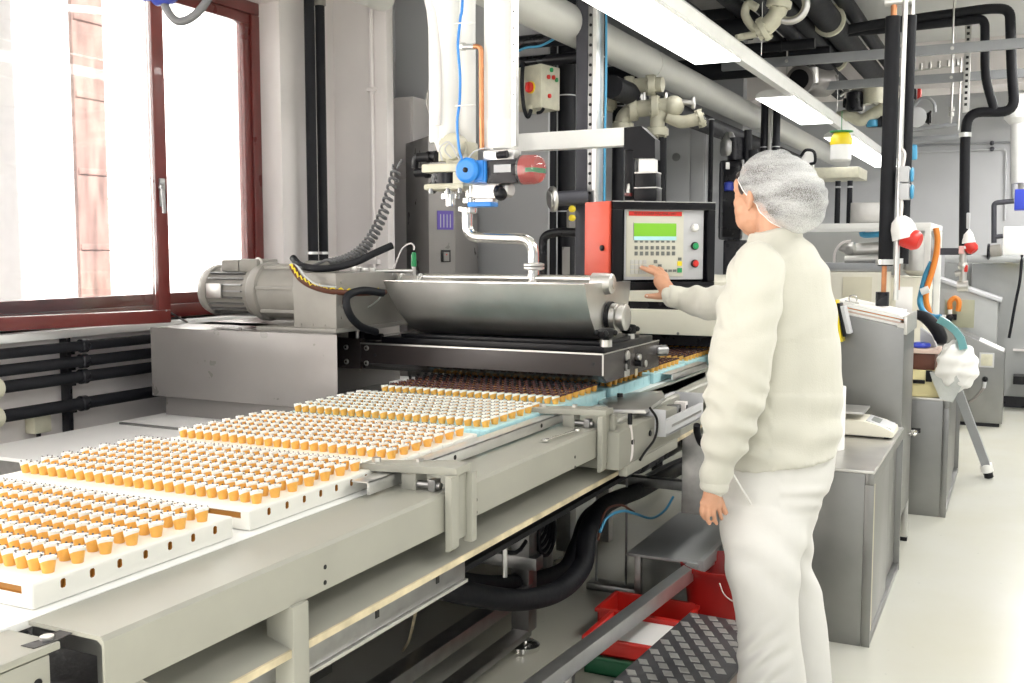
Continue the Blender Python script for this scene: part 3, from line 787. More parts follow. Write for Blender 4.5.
m.lathe([(.052, 0), (.052, .012)], (HX1 + .012, c.y, c.z), (1, 0, 0), n=26, mi=1); m.lathe([(.040, .012), (.046, .014), (.046, .032), (.036, .036), (.036, .043), (.044, .045), (.044, .062), (.036, .066), (.02, .066)], (HX1 + .012, c.y, c.z), (1, 0, 0), n=26)
m.build('drain_cap', ['steel', 'black_plastic'], hop)
# left end: level probe, green plug and clamp rod
m = MB(); c = P(414, 284, y=3.25); z = c.z
m.cyl((c.x - .05, 3.25, z + .008), (c.x + .04, 3.25, z + .008), .024, n=18, bev=.003); m.cyl((c.x - .06, 3.25, z + .008), (c.x - .045, 3.25, z + .008), .032, n=18, bev=.003); m.cyl((c.x + .02, 3.25, z + .008), (c.x + .032, 3.25, z + .008), .031, n=18, bev=.003); m.cyl((c.x, 3.25, z + .02), (c.x, 3.25, z + .065), .008, n=12)
pb = m.build('level_probe', 'steel', hop)
m = MB(); m.cyl((c.x, 3.25, z + .062), (c.x, 3.25, z + .115), .0105, .0085, 0, 14, .003); m.build('green_plug', 'green', pb, label='green plug')
m = MB()
a = P(357.5, 350, y=3.12); b = P(357.5, 249, y=3.12)
m.cyl((a.x, 3.12, 1.05), (a.x, 3.12, b.z), .0075, n=12); zb_ = P(357, 271, y=3.12).z
m.box((a.x - .016, 3.10, zb_ - .016), (a.x + .016, 3.14, zb_ + .016), 0, .004); m.cyl((a.x, 3.13, zb_), (P(410, 272, y=3.2).x, 3.22, zb_), .007, n=12)
m.box((P(366, 272, y=3.14).x - .012, 3.12, zb_ - .012), (P(366, 272, y=3.14).x + .03, 3.155, zb_ + .012), 0, .004)
m.build('clamp_rod', 'steel', dep)
m = MB()
for px, py, y in ((606, 334, 3.12), (629, 330, 3.42)):
    c = P(px, py, y=y); r = .030
    m.cyl((c.x, y, BZ1 + .02), (c.x, y, c.z - .004), .011, n=12); m.cyl((c.x, y, BZ1 + .02), (c.x, y, BZ1 + .042), .02, mi=1, n=12)
    m.lathe([(.012, -.012), (.024, -.006), (r, .004), (r, .014), (.022, .022), (.008, .024)], (c.x, y, c.z - .004), (0, 0, 1), n=20)
    for k in range(5): a = k * 2 * PI / 5; m.ball((c.x + r * math.cos(a), y + r * math.sin(a), c.z + .005), .0095, n=10)
m.build('star_knob', ['black_plastic', 'steel'], dep)
m = MB(); c = P(377, 306, y=3.3); m.lathe([(.02, 0), (.034, .006), (.034, .05), (.026, .056), (.026, .085)], (c.x - .02, 3.2, c.z), (1, 0, 0), n=18)
m.box((c.x - .03, 3.15, 1.06), (c.x + .03, 3.25, 1.105), 0, .008); m.cyl((c.x + .0, 3.18, 1.085), (c.x + .10, 3.18, 1.085), .013, n=12)
m.build('rotary_valve', 'black_plastic', dep)
m = MB(); c = P(373, 303, y=3.165); m.box((c.x - .012, 3.158, c.z - .006), (c.x + .012, 3.164, c.z + .006), 0, .001); m.build('warning_sticker', 'yellow', dep)

# hoses and cables about the depositor
def cable(name, pts, r, mt, label, cat='cable', n=10, group=None):
    m = MB(); m.tube(pts, r, 0, n, 6); return m.build(name, mt, None, label=label, cat=cat, group=group)
cable('black_hose', [P(a, b, y=y) for a, b, y in ((392, 245.5, 3.05), (375, 253, 3.0), (356, 262, 2.97), (335, 267.5, 2.95), (316, 268.5, 2.94), (300, 265, 2.95), (293, 258, 2.98))], .0125, 'black_rubber', 'black hose arching over the gear casing towards the hopper', 'hose')
cable('black_hose', [P(a, b, y=y) for a, b, y in ((383, 293, 3.02), (362, 290.5, 2.94), (347, 297, 2.88), (349, 313, 2.88), (360, 326, 2.95), (376, 332, 3.06))], .0135, 'black_rubber', 'black hose looping down beside the gear casing to the rotary valve', 'hose')
# yellow wrapped cable: brown sleeve with a yellow zigzag
pts = [P(a, b, y=y) for a, b, y in ((292, 266, 2.80), (300, 278, 2.80), (312, 286, 2.82), (330, 291, 2.86), (355, 293, 2.94), (385, 292, 3.08))]
t = thing('wrapped_cable', 'dark cable with a yellow zigzag stripe draped over the gear casing', 'cable', pts[0])
m = MB(); m.tube(pts, .0105, 0, 10, 6); m.build('sleeve', 'brown', t)
zz = []
for k in range(len(pts) - 1):
    for s_ in range(6):
        q = pts[k].lerp(pts[k + 1], s_ / 6); zz.append(q + Vector((0, -.0095, .007 + (.006 if (s_ % 2) else -.004))))
m = MB(); m.tube(zz, .0036, 0, 6, 1); m.build('yellow_stripe', 'yellow', t, label='yellow zigzag stripe')
cable('grey_cable', [P(a, b, y=y) for a, b, y in ((290, 264, 2.84), (297, 266, 2.8), (306, 277, 2.79), (318, 285, 2.8), (336, 287, 2.86))], .003, 'wall_grey', 'thin pale cable tied to the yellow striped cable')
cable('sensor_cable', [P(a, b, y=3.22) for a, b in ((390, 281), (396, 263), (402, 249), (410, 243.5), (414, 246), (414, 250))], .0028, 'wall_white', 'thin white cable bending into the green plug on the hopper')
cable('sensor_cable', [P(a, b, y=3.06) for a, b in ((344, 290), (352, 304), (365, 308), (378, 300), (382, 292))], .0028, 'aluminium', 'thin grey cable sagging below the striped cable')
# coiled grey spiral cable from the filling head down to the motor
a, b = P(397, 168, y=3.25), P(330, 263, y=2.98)
pts = []
N_ = 26 * 8
for k in range(N_ + 1):
    t_ = k / N_; c = a.lerp(b, t_); c.z -= .10 * math.sin(PI * t_) * (1 - .1 * t_); c.x += .02 * math.sin(PI * t_)
    d = (b - a).normalized(); u = d.orthogonal().normalized(); w = d.cross(u); ang = 2 * PI * k / 8; r = .017
    pts.append(c + (u * math.cos(ang) + w * math.sin(ang)) * r)
m = MB(); m.tube(pts, .0052, 0, 6, 1)
m.tube([P(402, 160, y=3.25), a], .006, 0, 8, 1); m.tube([b + (pts[-1] - b), P(312, 266, y=2.95), P(297, 268, y=2.93)], .0052, 0, 8, 3)
m.build('coiled_cable', 'coil_grey', label='grey coiled cable hanging between the filling head and the motor', cat='cable')

# ------------------------------------------------------------------ filling head hung from above
YH = 3.27
head = thing('filling_head', 'filling head with white supply tubes, blue actuator and steel swan-neck outlet', 'machine', (P(470, 200, y=YH).x, YH, P(470, 270, y=YH).z))
X = lambda px, dy=-.085: P(px, 150, y=YH + dy).x
Z = lambda py, px=470: P(px, py, y=YH).z
TOP = 3.34
def vtube(name, px0, px1, py1, dy, mt, flare=0):
    m = MB(); x0, x1 = X(px0, dy), X(px1, dy); c = (x0 + x1) / 2; r = abs(x1 - x0) / 2 * .97
    m.lathe([(r - .004, 0), (r, .006), (r, TOP - Z(py1))], (c, YH + dy, Z(py1)), (0, 0, 1), n=28)
    return m.build(name, mt, head)
vtube('supply_tube', 431, 459, 142, 0, 'white_paint'); vtube('supply_tube', 455, 475, 165, .05, 'white_paint')
lt = vtube('lift_cylinder', 485.5, 512, 150, .0, 'white_paint')
m = MB(); c = (X(485.5, 0) + X(512, 0)) / 2; r = abs(X(512, 0) - X(485.5, 0)) / 2
m.cyl((c, YH, Z(123)), (c, YH, Z(15)), r - .006, n=24); 
m.lathe([(r + .002, 0), (r + .002, Z(122) - Z(151))], (c, YH, Z(151)), (0, 0, 1), n=24); m.build('lift_sleeve', 'white_paint', head)
m = MB(); m.box((X(507), YH - r * 1.02, Z(150)), (X(511.5), YH - r * .55, TOP), 0, .002)
for k in range(7): m.cyl((X(509.2), YH - r * 1.02 - .001, Z(20) - k * .055), (X(509.2), YH - r * 1.02 + .003, Z(20) - k * .055), .003, mi=1, n=8)
m.build('guide_strip', ['aluminium', 'black_plastic'], lt)
m = MB(); m.bend([(X(461), YH - .06, Z(50)), (X(478), YH - .06, Z(51)), (X(478.5), YH - .06, Z(152))], .0085, .02); m.build('copper_pipe', 'copper', head, label='copper pipe')
m = MB(); m.cyl((X(459), YH - .06, Z(50)), (X(471), YH - .06, Z(51)), .011, n=12, bev=.002); m.cyl((X(457), YH - .05, Z(49)), (X(462), YH - .06, Z(50)), .014, n=6); m.build('pipe_union', 'steel', head)
m = MB(); m.tube([(X(466), YH - .10, TOP - .3), (X(465.5), YH - .10, Z(-10)), (X(463), YH - .10, Z(25)), (X(460.5), YH - .10, Z(50)), (X(462.5), YH - .10, Z(80)), (X(462), YH - .10, Z(105)), (X(459.5), YH - .1, Z(125)), (X(461), YH - .1, Z(150)), (X(465), YH - .1, Z(165))], .0048, 0, 8, 5); m.build('air_hose', 'blue', head, label='blue air hose')
m = MB()
for z in (30, 110): m.tube([(X(459), YH - .11, Z(z)), (X(466), YH - .112, Z(z)), (X(474), YH - .08, Z(z) + .004)], .0025, 0, 6, 3)
m.build('cable_tie', 'paper', head)
# braided white hose at the left and coil beside it
m = MB(); m.tube([(X(419), YH - .02, TOP - .02), (X(420), YH - .02, Z(-40)), (X(424), YH - .02, Z(10)), (X(430), YH - .03, Z(60)), (X(432), YH - .04, Z(100)), (X(431.5), YH - .04, Z(132)), (X(435), YH - .03, Z(150))], .020, 0, 14, 5)
m.tube([(X(426), YH - .045, TOP - .02), (X(427), YH - .045, Z(-20)), (X(430), YH - .05, Z(10)), (X(435), YH - .06, Z(60)), (X(436), YH - .065, Z(100)), (X(435), YH - .065, Z(126))], .011, 0, 12, 5)
m.build('sheathed_hose', 'wall_white', head)
m = MB(); c = Vector((X(422), YH + .03, Z(95)))
for k in range(3): m.tube([c + Vector((.012 - .006 * k, .0, .055)), c + Vector((-.022 - .008 * k, 0, .03)), c + Vector((-.030 - .008 * k, 0, -.01)), c + Vector((-.018 - .006 * k, 0, -.045)), c + Vector((.012, 0, -.062 + .01 * k))], .0042, 0, 8, 5)
m.build('cable_loop', 'motor_grey', head)
m = MB(); m.box((X(424), YH + .0, Z(112)), (X(428.5), YH + .02, Z(72)), 0, .004); m.build('side_hose', 'blue', head, label='blue hose end')
# neck casting, flanges and black cylinder
m = MB()
m.lathe([(.024, Z(163) - Z(168)), (.024, .06), (.034, .075), (.034, .095)], (X(436), YH - .02, Z(166)), (0, 0, 1), n=20)
m.lathe([(.040, -.03), (.046, -.025), (.046, .02), (.036, .026), (.012, .028)], (X(449), YH - .05, Z(148)), (-.1, -1, .1), n=22)
m.box((X(440), YH - .05, Z(166)), (X(462), YH + .04, Z(142)), 0, .012)
m.box((X(421), YH - .085, Z(173)), (X(465), YH + .06, Z(164.5)), 0, .006); m.box((X(422.5), YH - .085, Z(190.5)), (X(463), YH + .06, Z(184)), 0, .012)
m.box((X(451), YH - .075, Z(187)), (X(462), YH + .05, Z(172)), 0, .004)
neck = m.build('neck_casting', 'valve_cream', head)
m = MB(); m.lathe([(.058, 0), (.058, .052), (.050, .054)], (X(437), YH - .015, Z(185.5)), (0, 0, 1), n=28); m.build('black_cylinder', 'black_satin', neck)
m = MB()
for px, pya, pyb in ((437, 164.5, 158.5), (460, 192, 188)): pass
for px in (430, 447, 459): m.cyl((X(px), YH - .08, Z(194)), (X(px), YH - .08, Z(189)), .008, n=6)
m.build('bolt_head', 'steel_dark', neck)
m = MB()
for py, px in ((155.5, 411), (171, 409)):
    m.cyl((X(px - 5), YH - .01, Z(py)), (X(px + 15), YH - .01, Z(py - .5)), .017, n=14, bev=.003); m.lathe([(.021, 0), (.021, .014)], (X(px + 6), YH - .01, Z(py)), (1, 0, 0), n=14); m.lathe([(.021, 0), (.021, .012)], (X(px + 12), YH - .01, Z(py)), (1, 0, 0), n=14)
m.bend([(X(409), YH - .01, Z(155.5)), (X(404.5), YH - .01, Z(156)), (X(403.5), YH - .01, Z(166))], .013, .02); m.ball((X(420.5), YH, Z(186.5)), .021, n=14, sc=(.8, 1, 1.1))
m.build('cable_connector', 'black_plastic', head)
# steel parts below the neck, swan-neck outlet pipe down to the hopper
m = MB()
m.lathe([(.034, 0), (.034, .018), (.022, .020), (.022, .05)], (X(441), YH - .02, Z(199)), (0, 0, 1), n=20); m.cyl((X(441), YH - .02, Z(206)), (X(441), YH - .02, Z(199)), .017, n=16)
m.lathe([(.030, 0), (.030, .016), (.020, .02), (.020, .06)], (X(461.5), YH - .02, Z(203.5)), (0, 0, 1), n=20); m.lathe([(.020, 0), (.028, .004), (.028, .02), (.019, .024)], (X(460.5), YH - .02, Z(214)), (0, 0, 1), n=20); m.box((X(456), YH - .04, Z(212)), (X(451.5), YH + .0, Z(207)), 0, .003)
m.build('outlet_fitting', 'steel_bright', head)
m = MB(); m.bend([(X(458), YH - .02, Z(212)), (X(458.5), YH - .02, Z(237)), (X(525.5), YH - .02, Z(239.5)), (X(525.5), YH - .02, Z(283))], .0195, .055, n=18, steps=10); sp = m.build('swan_neck_pipe', 'steel_bright', head)
m = MB(); m.lathe([(.024, 0), (.036, .004), (.036, .011), (.030, .013), (.036, .015), (.036, .022), (.024, .026)], (X(526), YH - .02, Z(269.5)), (0, 0, 1), n=24); m.build('pipe_clamp', 'steel', sp)
m = MB(); m.box((X(466), YH - .10, Z(183)), (X(485), YH - .055, Z(163)), 0, .006); m.lathe([(.038, 0), (.043, .004), (.043, .02), (.036, .028), (.030, .029)], (X(471.5), YH - .10, Z(173)), (0, -1, 0), n=28); m.box((X(464), YH - .095, Z(185)), (X(487), YH - .05, Z(164)), 0, .01)
ba = m.build('actuator', 'blue', head, label='blue actuator')
m = MB(); m.lathe([(.009, 0), (.009, .004), (.004, .006)], (X(471.5), YH - .129, Z(173)), (0, -1, 0), n=14); m.build('centre_screw', 'black_plastic', ba)
m = MB(); m.box((X(466), YH - .08, Z(208)), (X(490), YH - .02, Z(203)), 0, .006); m.build('lower_actuator_body', 'blue', head, label='blue valve body')
m = MB(); m.box((X(486), YH - .085, Z(186)), (X(517), YH - .01, Z(163)), 0, .006); m.cyl((X(512), YH - .048, Z(173)), (X(518), YH - .048, Z(173)), .042, n=26)
mb_ = m.build('valve_block', 'black_satin', head)
m = MB(); m.box((X(494), YH - .0875, Z(175.5)), (X(511), YH - .085, Z(168)), 0, .001); m.build('nameplate', 'wall_grey', mb_)
m = MB(); m.box((X(481), YH - .07, Z(164)), (X(512), YH - .01, Z(153)), 0, .006); m.box((X(468), YH - .06, Z(200)), (X(496), YH - .005, Z(184)), 0, .008); m.box((X(470), YH - .05, Z(204)), (X(488), YH - .01, Z(199)), 0, .003); m.build('steel_block', 'steel', head)
m = MB(); m.cyl((X(498), YH - .09, Z(159)), (X(508), YH - .09, Z(158.5)), .013, n=14); m.lathe([(.015, 0), (.02, .004), (.02, .024), (.012, .03)], (X(495), YH - .075, Z(193)), (1, -.3, -.1), n=16); m.ball((X(500), YH - .08, Z(196)), .024, n=14)
m.build('black_coupling', 'black_plastic', head)
m = MB(); m.cyl((X(498), YH - .05, Z(192)), (X(508), YH - .06, Z(192)), .026, n=18, bev=.006); m.build('ring_cap', 'steel', head)
# clear domed indicator: red half with a green bar
m = MB(); m.lathe([(.044, 0), (.050, .004), (.050, .052), (.046, .070), (.036, .082), (.016, .089)], (X(515.5), YH - .048, Z(173)), (1, 0, 0), n=30); dome = m.build('indicator_dome', 'clear_plastic', head, label='clear indicator dome')
m = MB(); m.cyl((X(518), YH - .048, Z(173)), (X(518) + .058, YH - .048, Z(173)), .040, n=26); m.build('indicator_drum', 'bright_red', dome, label='red drum')
m = MB(); m.box((X(518) + .030, YH - .094, Z(176)), (X(518) + .062, YH - .002, Z(172)), 0, .002); m.build('indicator_bar', 'green', dome, label='green bar')
m = MB(); m.tube([(X(452), YH - .09, Z(160)), (X(447), YH - .1, Z(152)), (X(452), YH - .1, Z(146)), (X(459), YH - .1, Z(158)), (X(466), YH - .1, Z(166))], .0025, 0, 6, 5); m.tube([(X(468), YH - .1, Z(165)), (X(476), YH - .1, Z(155)), (X(488), YH - .1, Z(152)), (X(500), YH - .1, Z(156))], .0025, 0, 6, 5); m.tube([(X(443), YH - .09, Z(162)), (X(442), YH - .1, Z(150)), (X(450), YH - .1, Z(144)), (X(457), YH - .1, Z(150))], .0025, 0, 6, 5)
m.build('signal_wire', 'wall_grey', head)

# ------------------------------------------------------------------ cream cooling tunnel over the conveyor behind the depositor
ty = 4.35
a, b = P(560, 312, y=ty), P(760, 309, y=ty)
m_t = thing('cooling_tunnel', 'long cream cooling tunnel whose mouth swallows the conveyor', 'machine', (-1.5, 5.0, 0))
z1, z0 = P(660, 310, y=ty).z, P(660, 334.5, y=ty).z
m = MB(); m.box((-2.35, ty, z0), (-.95, 5.7, z1), 0, .006); m.box((-2.35, ty + .02, .30), (-1.93, 5.7, z0), 0, .004); m.box((-1.00, ty + .02, .30), (-.95, 5.7, z0), 0, .004)
c = P(678, 333.5, y=ty); m.cyl((c.x, ty - .002, c.z), (c.x, ty + .002, c.z), .006, mi=1, n=10)
m.build('lower_hood', ['cream_paint', 'steel_dark'], m_t)
z2, z3 = P(660, 302, y=ty + .04).z, P(660, 281, y=ty + .04).z
HOODZ = z3 + .002
m = MB(); m.box((-2.35, ty + .04, z2), (-.93, 5.7, z3), 0, .006); m.build('upper_hood', 'cream_paint', m_t)
m = MB(); m.box((-2.33, ty + .06, z1), (-.97, 5.6, z2)); m.box((-1.93, ty + .06, z0 - .05), (-1.03, ty + .10, z0)); m.build('black_gap', 'black_satin', m_t)
m = MB(); m.box((-2.3, ty + .3, .0), (-2.2, ty + .4, .30), 0, .004); m.build('leg', 'steel_dark', m_t); m = MB(); m.box((-1.05, ty + .3, .0), (-.97, ty + .4, .30), 0, .004); m.build('leg', 'steel_dark', m_t)

# ------------------------------------------------------------------ operator panel on its swing arm
dl, dr_ = 3.66, 3.78
QL, QR = P(609.5, 290, d=dl), P(711.5, 284, d=dr_)
zt0, zb0 = P(612, 201.5, d=dl).z, P(612, 290.5, d=dl).z
QL.z = QR.z = zb0
pu = (QR - QL); PW = pu.length; pu.normalize(); pn = pu.cross(Vector((0, 0, 1))); PH = zt0 - zb0
def on_panel(px, py, off=0.):
    r = P(px, py, d=1.0) - Vector((0, 0, CAM_H)); o = QL + pn * off - Vector((0, 0, CAM_H))
    return Vector((0, 0, CAM_H)) + r * (o.dot(pn) / r.dot(pn))
def pc(v): w = v - QL; return (w.dot(pu), w.z)
def pbox(m, px0, py0, px1, py1, off, dep_, mi=0, bev=0.):
    a, b = pc(on_panel(px0, py1, off)), pc(on_panel(px1, py0, off))
    m.obox(QL + pu * a[0] + Vector((0, 0, a[1])) + pn * off, pu * (b[0] - a[0]), -pn * dep_, (0, 0, b[1] - a[1]), mi, bev)
pan = thing('operator_panel', 'operator panel with green display and red-orange side on a black swing arm', 'control panel', QL + pu * PW / 2)
m = MB(); w = .028
for a0, a1, c0, c1 in ((0, PW, 0, w), (0, PW, PH - w, PH), (0, w + .012, w, PH - w), (PW - w, PW, w, PH - w)):
    m.obox(QL + pu * a0 + Vector((0, 0, c0)) + pn * .022, pu * (a1 - a0), -pn * .05, (0, 0, c1 - c0), 0, .003)
m.obox(QL + Vector((0, 0, PH - .002)) + pn * .022, pu * PW, -pn * .004, (0, 0, .003), 1)
m.build('frame', ['black_paint', 'steel'], pan)
# enclosure behind: its left flank is painted red-orange
m = MB(); v = (P(584.5, 245, d=dl + .13) - P(609, 245, d=dl)); v.z = 0
m.obox(QL + Vector((0, 0, .0)) - pn * .028 - pu * .0, pu * PW, -pn * .0 + v * .0 + (-pn) * .12, (0, 0, PH), 0, .003)
m.build('enclosure', 'black_paint', pan)
m = MB(); e0 = QL - pn * .01; e0 = QL + pu * .002; ev = P(584.5, 245, d=dl + .08) - P(608.5, 245, d=dl - .035); ev.z = 0
st = P(608.5, 245, d=dl - .035); st.z = zb0 + .004
m.obox(st - Vector((0, 0, .03)), ev, pu * .02 - pn * .012, (0, 0, PH + .026), 0, .004)
flank = m.build('side_cover', 'orange_red', pan, label='red-orange side cover')
q = P(602.5, 248, d=dl - .012); m = MB(); en = ev.cross(Vector((0, 0, 1))).normalized(); en = en if en.dot(FW) < 0 else -en
m.lathe([(.010, 0), (.010, .006), (.006, .008)], q, en, n=16); m.build('cam_lock', 'black_plastic', flank)
# face plate, keypad plate, display and keys
m = MB(); pbox(m, 624, 208, 704, 280, .004, .006, 0, .002); face = m.build('face_plate', 'wall_grey', pan)
m = MB(); pbox(m, 626, 211, 684, 277, .007, .004, 0, .002); kp = m.build('keypad_plate', 'panel_face', pan)
m = MB(); pbox(m, 634, 223.5, 676.5, 240, .0085, .003, 0, .0005); pbox(m, 633.5, 222.5, 634, 240, .009, .003, 1); m.build('display', ['lcd_green', 'steel_dark'], kp)
m = MB(); pbox(m, 634, 236.5, 676.5, 240.2, .0092, .003); m.build('display_strip', 'tray_blue', kp)
m = MB()
for k in range(8):
    x = 636.3 + k * 5.35
    pbox(m, x - 1.6, 240.6, x + 1.3, 242.6, .009, .003); pbox(m, x - 1.5, 246, x + 1.5, 249.5, .0095, .003); pbox(m, x - 1.5, 251.5, x + 1.5, 255.5, .0095, .003)
m.build('function_keys', 'key_grey', kp)
m = MB()
for r_ in range(3):
    for k in range(4): pbox(m, 630.5 + k * 4.2, 260 + r_ * 5, 633.9 + k * 4.2, 264 + r_ * 5, .0092, .003)
m.build('number_keys', 'panel_rim', kp)
m = MB()
for x, y in ((655.7, 261.5), (651.7, 266.5), (660, 266)): pbox(m, x - 1.7, y - 1.7, x + 1.7, y + 1.7, .0095, .003)
pbox(m, 678.3, 257.5, 681.6, 260.5, .0095, .003); m.build('cursor_keys', 'key_grey', kp)
m = MB(); pbox(m, 677.6, 261.3, 682, 265.8, .0097, .003); m.build('yellow_key', 'yellow', kp, label='yellow key')
m = MB(); pbox(m, 677.6, 268, 682, 272.6, .0097, .003); m.build('green_key', 'green', kp, label='green key')
m = MB(); pbox(m, 629, 211.8, 682, 215.6, .0094, .003); rs = m.build('title_strip', 'bright_red', kp, label='red title strip')
m = MB(); a_, b_ = on_panel(631, 213.7, .0098), on_panel(680, 213.7, .0098)
m.text('BEST & DONER MACHINE 1100T', (a_ + b_) / 2, pu, (0, 0, 1), .0115, 0, .0006); m.build('title_lettering', 'brown', rs)
m = MB()
for a0 in (664, 668.5, 673): pbox(m, a0, 269.5, a0 + 3.4, 272, .0092, .002)
m.build('indicator_lights', 'key_grey', kp)
for px, py, nm, mt in ((694, 228, 'white_button', 'paper'), (694, 246, 'green_button', 'green'), (694, 263.5, 'red_button', 'bright_red')):
    m = MB(); c = on_panel(px, py, .004); m.lathe([(.0135, 0), (.0145, .003), (.0145, .010), (.012, .012)], c, pn, 1, 20); m.lathe([(.011, .010), (.0115, .016), (.009, .0185), (.001, .019)], c, pn, 0, 20)
    m.build(nm, [mt, 'black_plastic' if mt != 'paper' else 'steel'], pan, label=nm.replace('_', ' '))
# swing arm: white square tube, black elbow, white post, black swivel
m = MB()
cA = P(648, 138, d=3.78); cA0 = P(505, 144, d=3.98)
ax = (cA - cA0); ax.z = 0; ax.normalize(); sd = Vector((-ax.y, ax.x, 0))
hA = .056
sA = Vector((cA0.x, cA0.y, cA.z - .02)); sA = P(505, 152.5, d=3.98)
eA = P(632, 146, d=3.80)
m.hexa([sA - sd * .03, eA - sd * .03, eA + sd * .03, sA + sd * .03] + [q + Vector((0, 0, h)) for q, h in ((sA - sd * .03, .064), (eA - sd * .03, .066), (eA + sd * .03, .066), (sA + sd * .03, .064))], 0, .004)
arm = m.build('arm_tube', 'white_paint', pan)
def ap(px, py, off=-.035): 
    r = P(px, py, d=1.0) - Vector((0, 0, CAM_H)); o = eA + sd * off - Vector((0, 0, CAM_H)); return Vector((0, 0, CAM_H)) + r * (o.dot(sd) / r.dot(sd))
poly = [ap(*p_) for p_ in ((624, 128), (642, 126), (654, 139), (654, 158.5), (624, 150))]
poly = [ap(624, 127.5), ap(641, 126), ap(655, 139), ap(655, 158.5), ap(633, 158.5), ap(633, 149.5), ap(624, 149.5)]
m = MB(); v0 = [m.bm.verts.new(p_) for p_ in poly]; v1 = [m.bm.verts.new(p_ + sd * .08) for p_ in poly]
m.bm.faces.new(v0); m.bm.faces.new(v1[::-1])
for i in range(len(poly)): m.bm.faces.new((v0[i], v0[(i + 1) % len(poly)], v1[(i + 1) % len(poly)], v1[i]))
m.build('arm_elbow', 'black_paint', pan, angle=20)
def abox(m, px0, py0, px1, py1, dep_, mi=0, bev=.003, off=-.03):
    a, b = ap(px0, py1, off), ap(px1, py0, off); l = (b - a).dot(ax); h = (b - a).z
    m.obox(a, ax * l, sd * dep_, (0, 0, h), mi, bev)
m = MB(); abox(m, 638.5, 174, 654, 157, .06); m.build('arm_post', 'white_paint', pan)
m = MB(); abox(m, 634, 202, 656.5, 187.5, .085, off=-.042); abox(m, 634.5, 187.3, 656, 172, .08, off=-.04); abox(m, 625, 200, 633.5, 149.5, .03, off=-.02); m.build('arm_swivel', 'black_paint', pan)
m = MB(); abox(m, 634, 173, 656.5, 171.8, .082, off=-.041); abox(m, 633.6, 188, 656.8, 187.2, .086, off=-.0425); m.build('swivel_seam', 'steel', pan)
m = MB(); c = ap(628.5, 193, -.03); m.lathe([(.015, 0), (.015, .012)], c - Vector((0, 0, .012)), (0, 0, 1), 0, 14); m.lathe([(.008, 0), (.006, .03), (.003, .034)], c, (0, 0, 1), 1, 12); m.build('clamp_lever', ['dark_red', 'steel'], pan, label='dark red clamp lever')

# ------------------------------------------------------------------ side module of the line beside the depositor
sm_ = thing('side_console', 'steel side console with a table plate and an open drawer beside the depositor', 'console', (-1.05, 3.2, .7))
m = MB(); m.box((-1.17, 2.75, .775), (-1.00, 3.35, .885), 0, .004); m.box((-1.02, 2.80, .748), (-.995, 3.3, .78), 0, .003)
for y in (2.86, 3.02): m.cyl((-1.0, y, .84), (-.996, y, .84), .009, mi=1, n=12)
m.build('body', ['painted_beige', 'black_plastic'], sm_)
m = MB(); pl = [P(px, py, z=.915) for px, py in ((597, 399), (612, 409), (646, 409), (665, 396), (662, 390), (628, 392))]
m.prism([(p_.x, p_.y) for p_ in pl], 'z', .900, .913, 0, .002)
c = P(620, 397, z=.913); m.cyl((c.x, c.y, .913), (c.x, c.y, .925), .010, mi=1, n=12)
m.build('table_plate', ['steel', 'black_plastic'], sm_)
m = MB(); pl = [P(px, py, z=.9) for px, py in ((640, 394), (666, 396), (706, 377), (706, 371), (672, 384))]
m.prism([(p_.x, p_.y) for p_ in pl], 'z', .886, .900, 0, .002); m.build('long_table_plate', 'steel_deck', sm_)
m = MB(); a, b = P(602, 418, y=3.03), P(622, 409, y=3.03); m.box((a.x, 3.03, .874), (b.x, 3.13, .8985), 0, .004); m.build('sensor', 'blue', sm_, label='blue sensor block')
m = MB(); c = P(630, 421, x=-1.0); m.cyl((-1.0, c.y, c.z - .01), (-1.0, c.y, c.z + .022), .007, n=10); m.tube([(-1.0, c.y, c.z), P(632, 440, x=-1.0), P(631, 458, x=-1.0), P(622, 467, x=-1.02)], .0045, 1, 8, 5); m.build('sensor_plug', ['black_plastic', 'wall_white'], sm_)
m = MB(); m.tube([P(650, 408, x=-.99), P(657, 420, x=-.985), P(655, 438, x=-.985), P(645, 452, x=-.99), P(640, 460, x=-.99)], .004, 0, 8, 5); m.build('cable', 'black_plastic', sm_)
# open drawer: grey trough with slotted front rail and things in it
xd = -.965
a, b = P(666, 437, x=xd), P(703, 395, x=xd)
f0, f1 = P(666, 420, x=xd), P(703, 402, x=xd)
m = MB()
m.box((xd - .012, a.y, a.z), (xd, b.y, a.z + .052), 0, .002); m.box((xd - .11, a.y, a.z), (xd - .10, b.y, a.z + .085), 0, .002)
m.box((xd - .11, a.y, a.z), (xd, b.y, a.z + .006), 0); m.box((xd - .11, a.y - .006, a.z), (xd, a.y, a.z + .085), 0, .002); m.box((xd - .11, b.y, a.z), (xd, b.y + .006, a.z + .085), 0, .002)
m.box((xd - .0005, a.y + .06, a.z + .022), (xd + .001, b.y - .02, a.z + .030), 1)
m.build('drawer', ['wall_grey', 'steel_dark'], sm_)
for i, (px, w_) in enumerate(((674, .035), (681, .03))):
    c = P(px, 405, x=xd - .05); tag((lambda m: (m.box((c.x - .02, c.y - w_ / 2, a.z + .0065), (c.x + .02, c.y + w_ / 2, a.z + .066), 0, .003), m.box((c.x + .0195, c.y - w_ / 4, a.z + .03), (c.x + .021, c.y + w_ / 4, a.z + .055), 1), m.build('small_box', ['steel_dark' if i == 0 else 'wall_white', 'black_plastic']))[-1])(MB()), ['dark little box standing in the open drawer of the side console', 'pale little box in the open drawer, next to the dark one'][i], 'box')
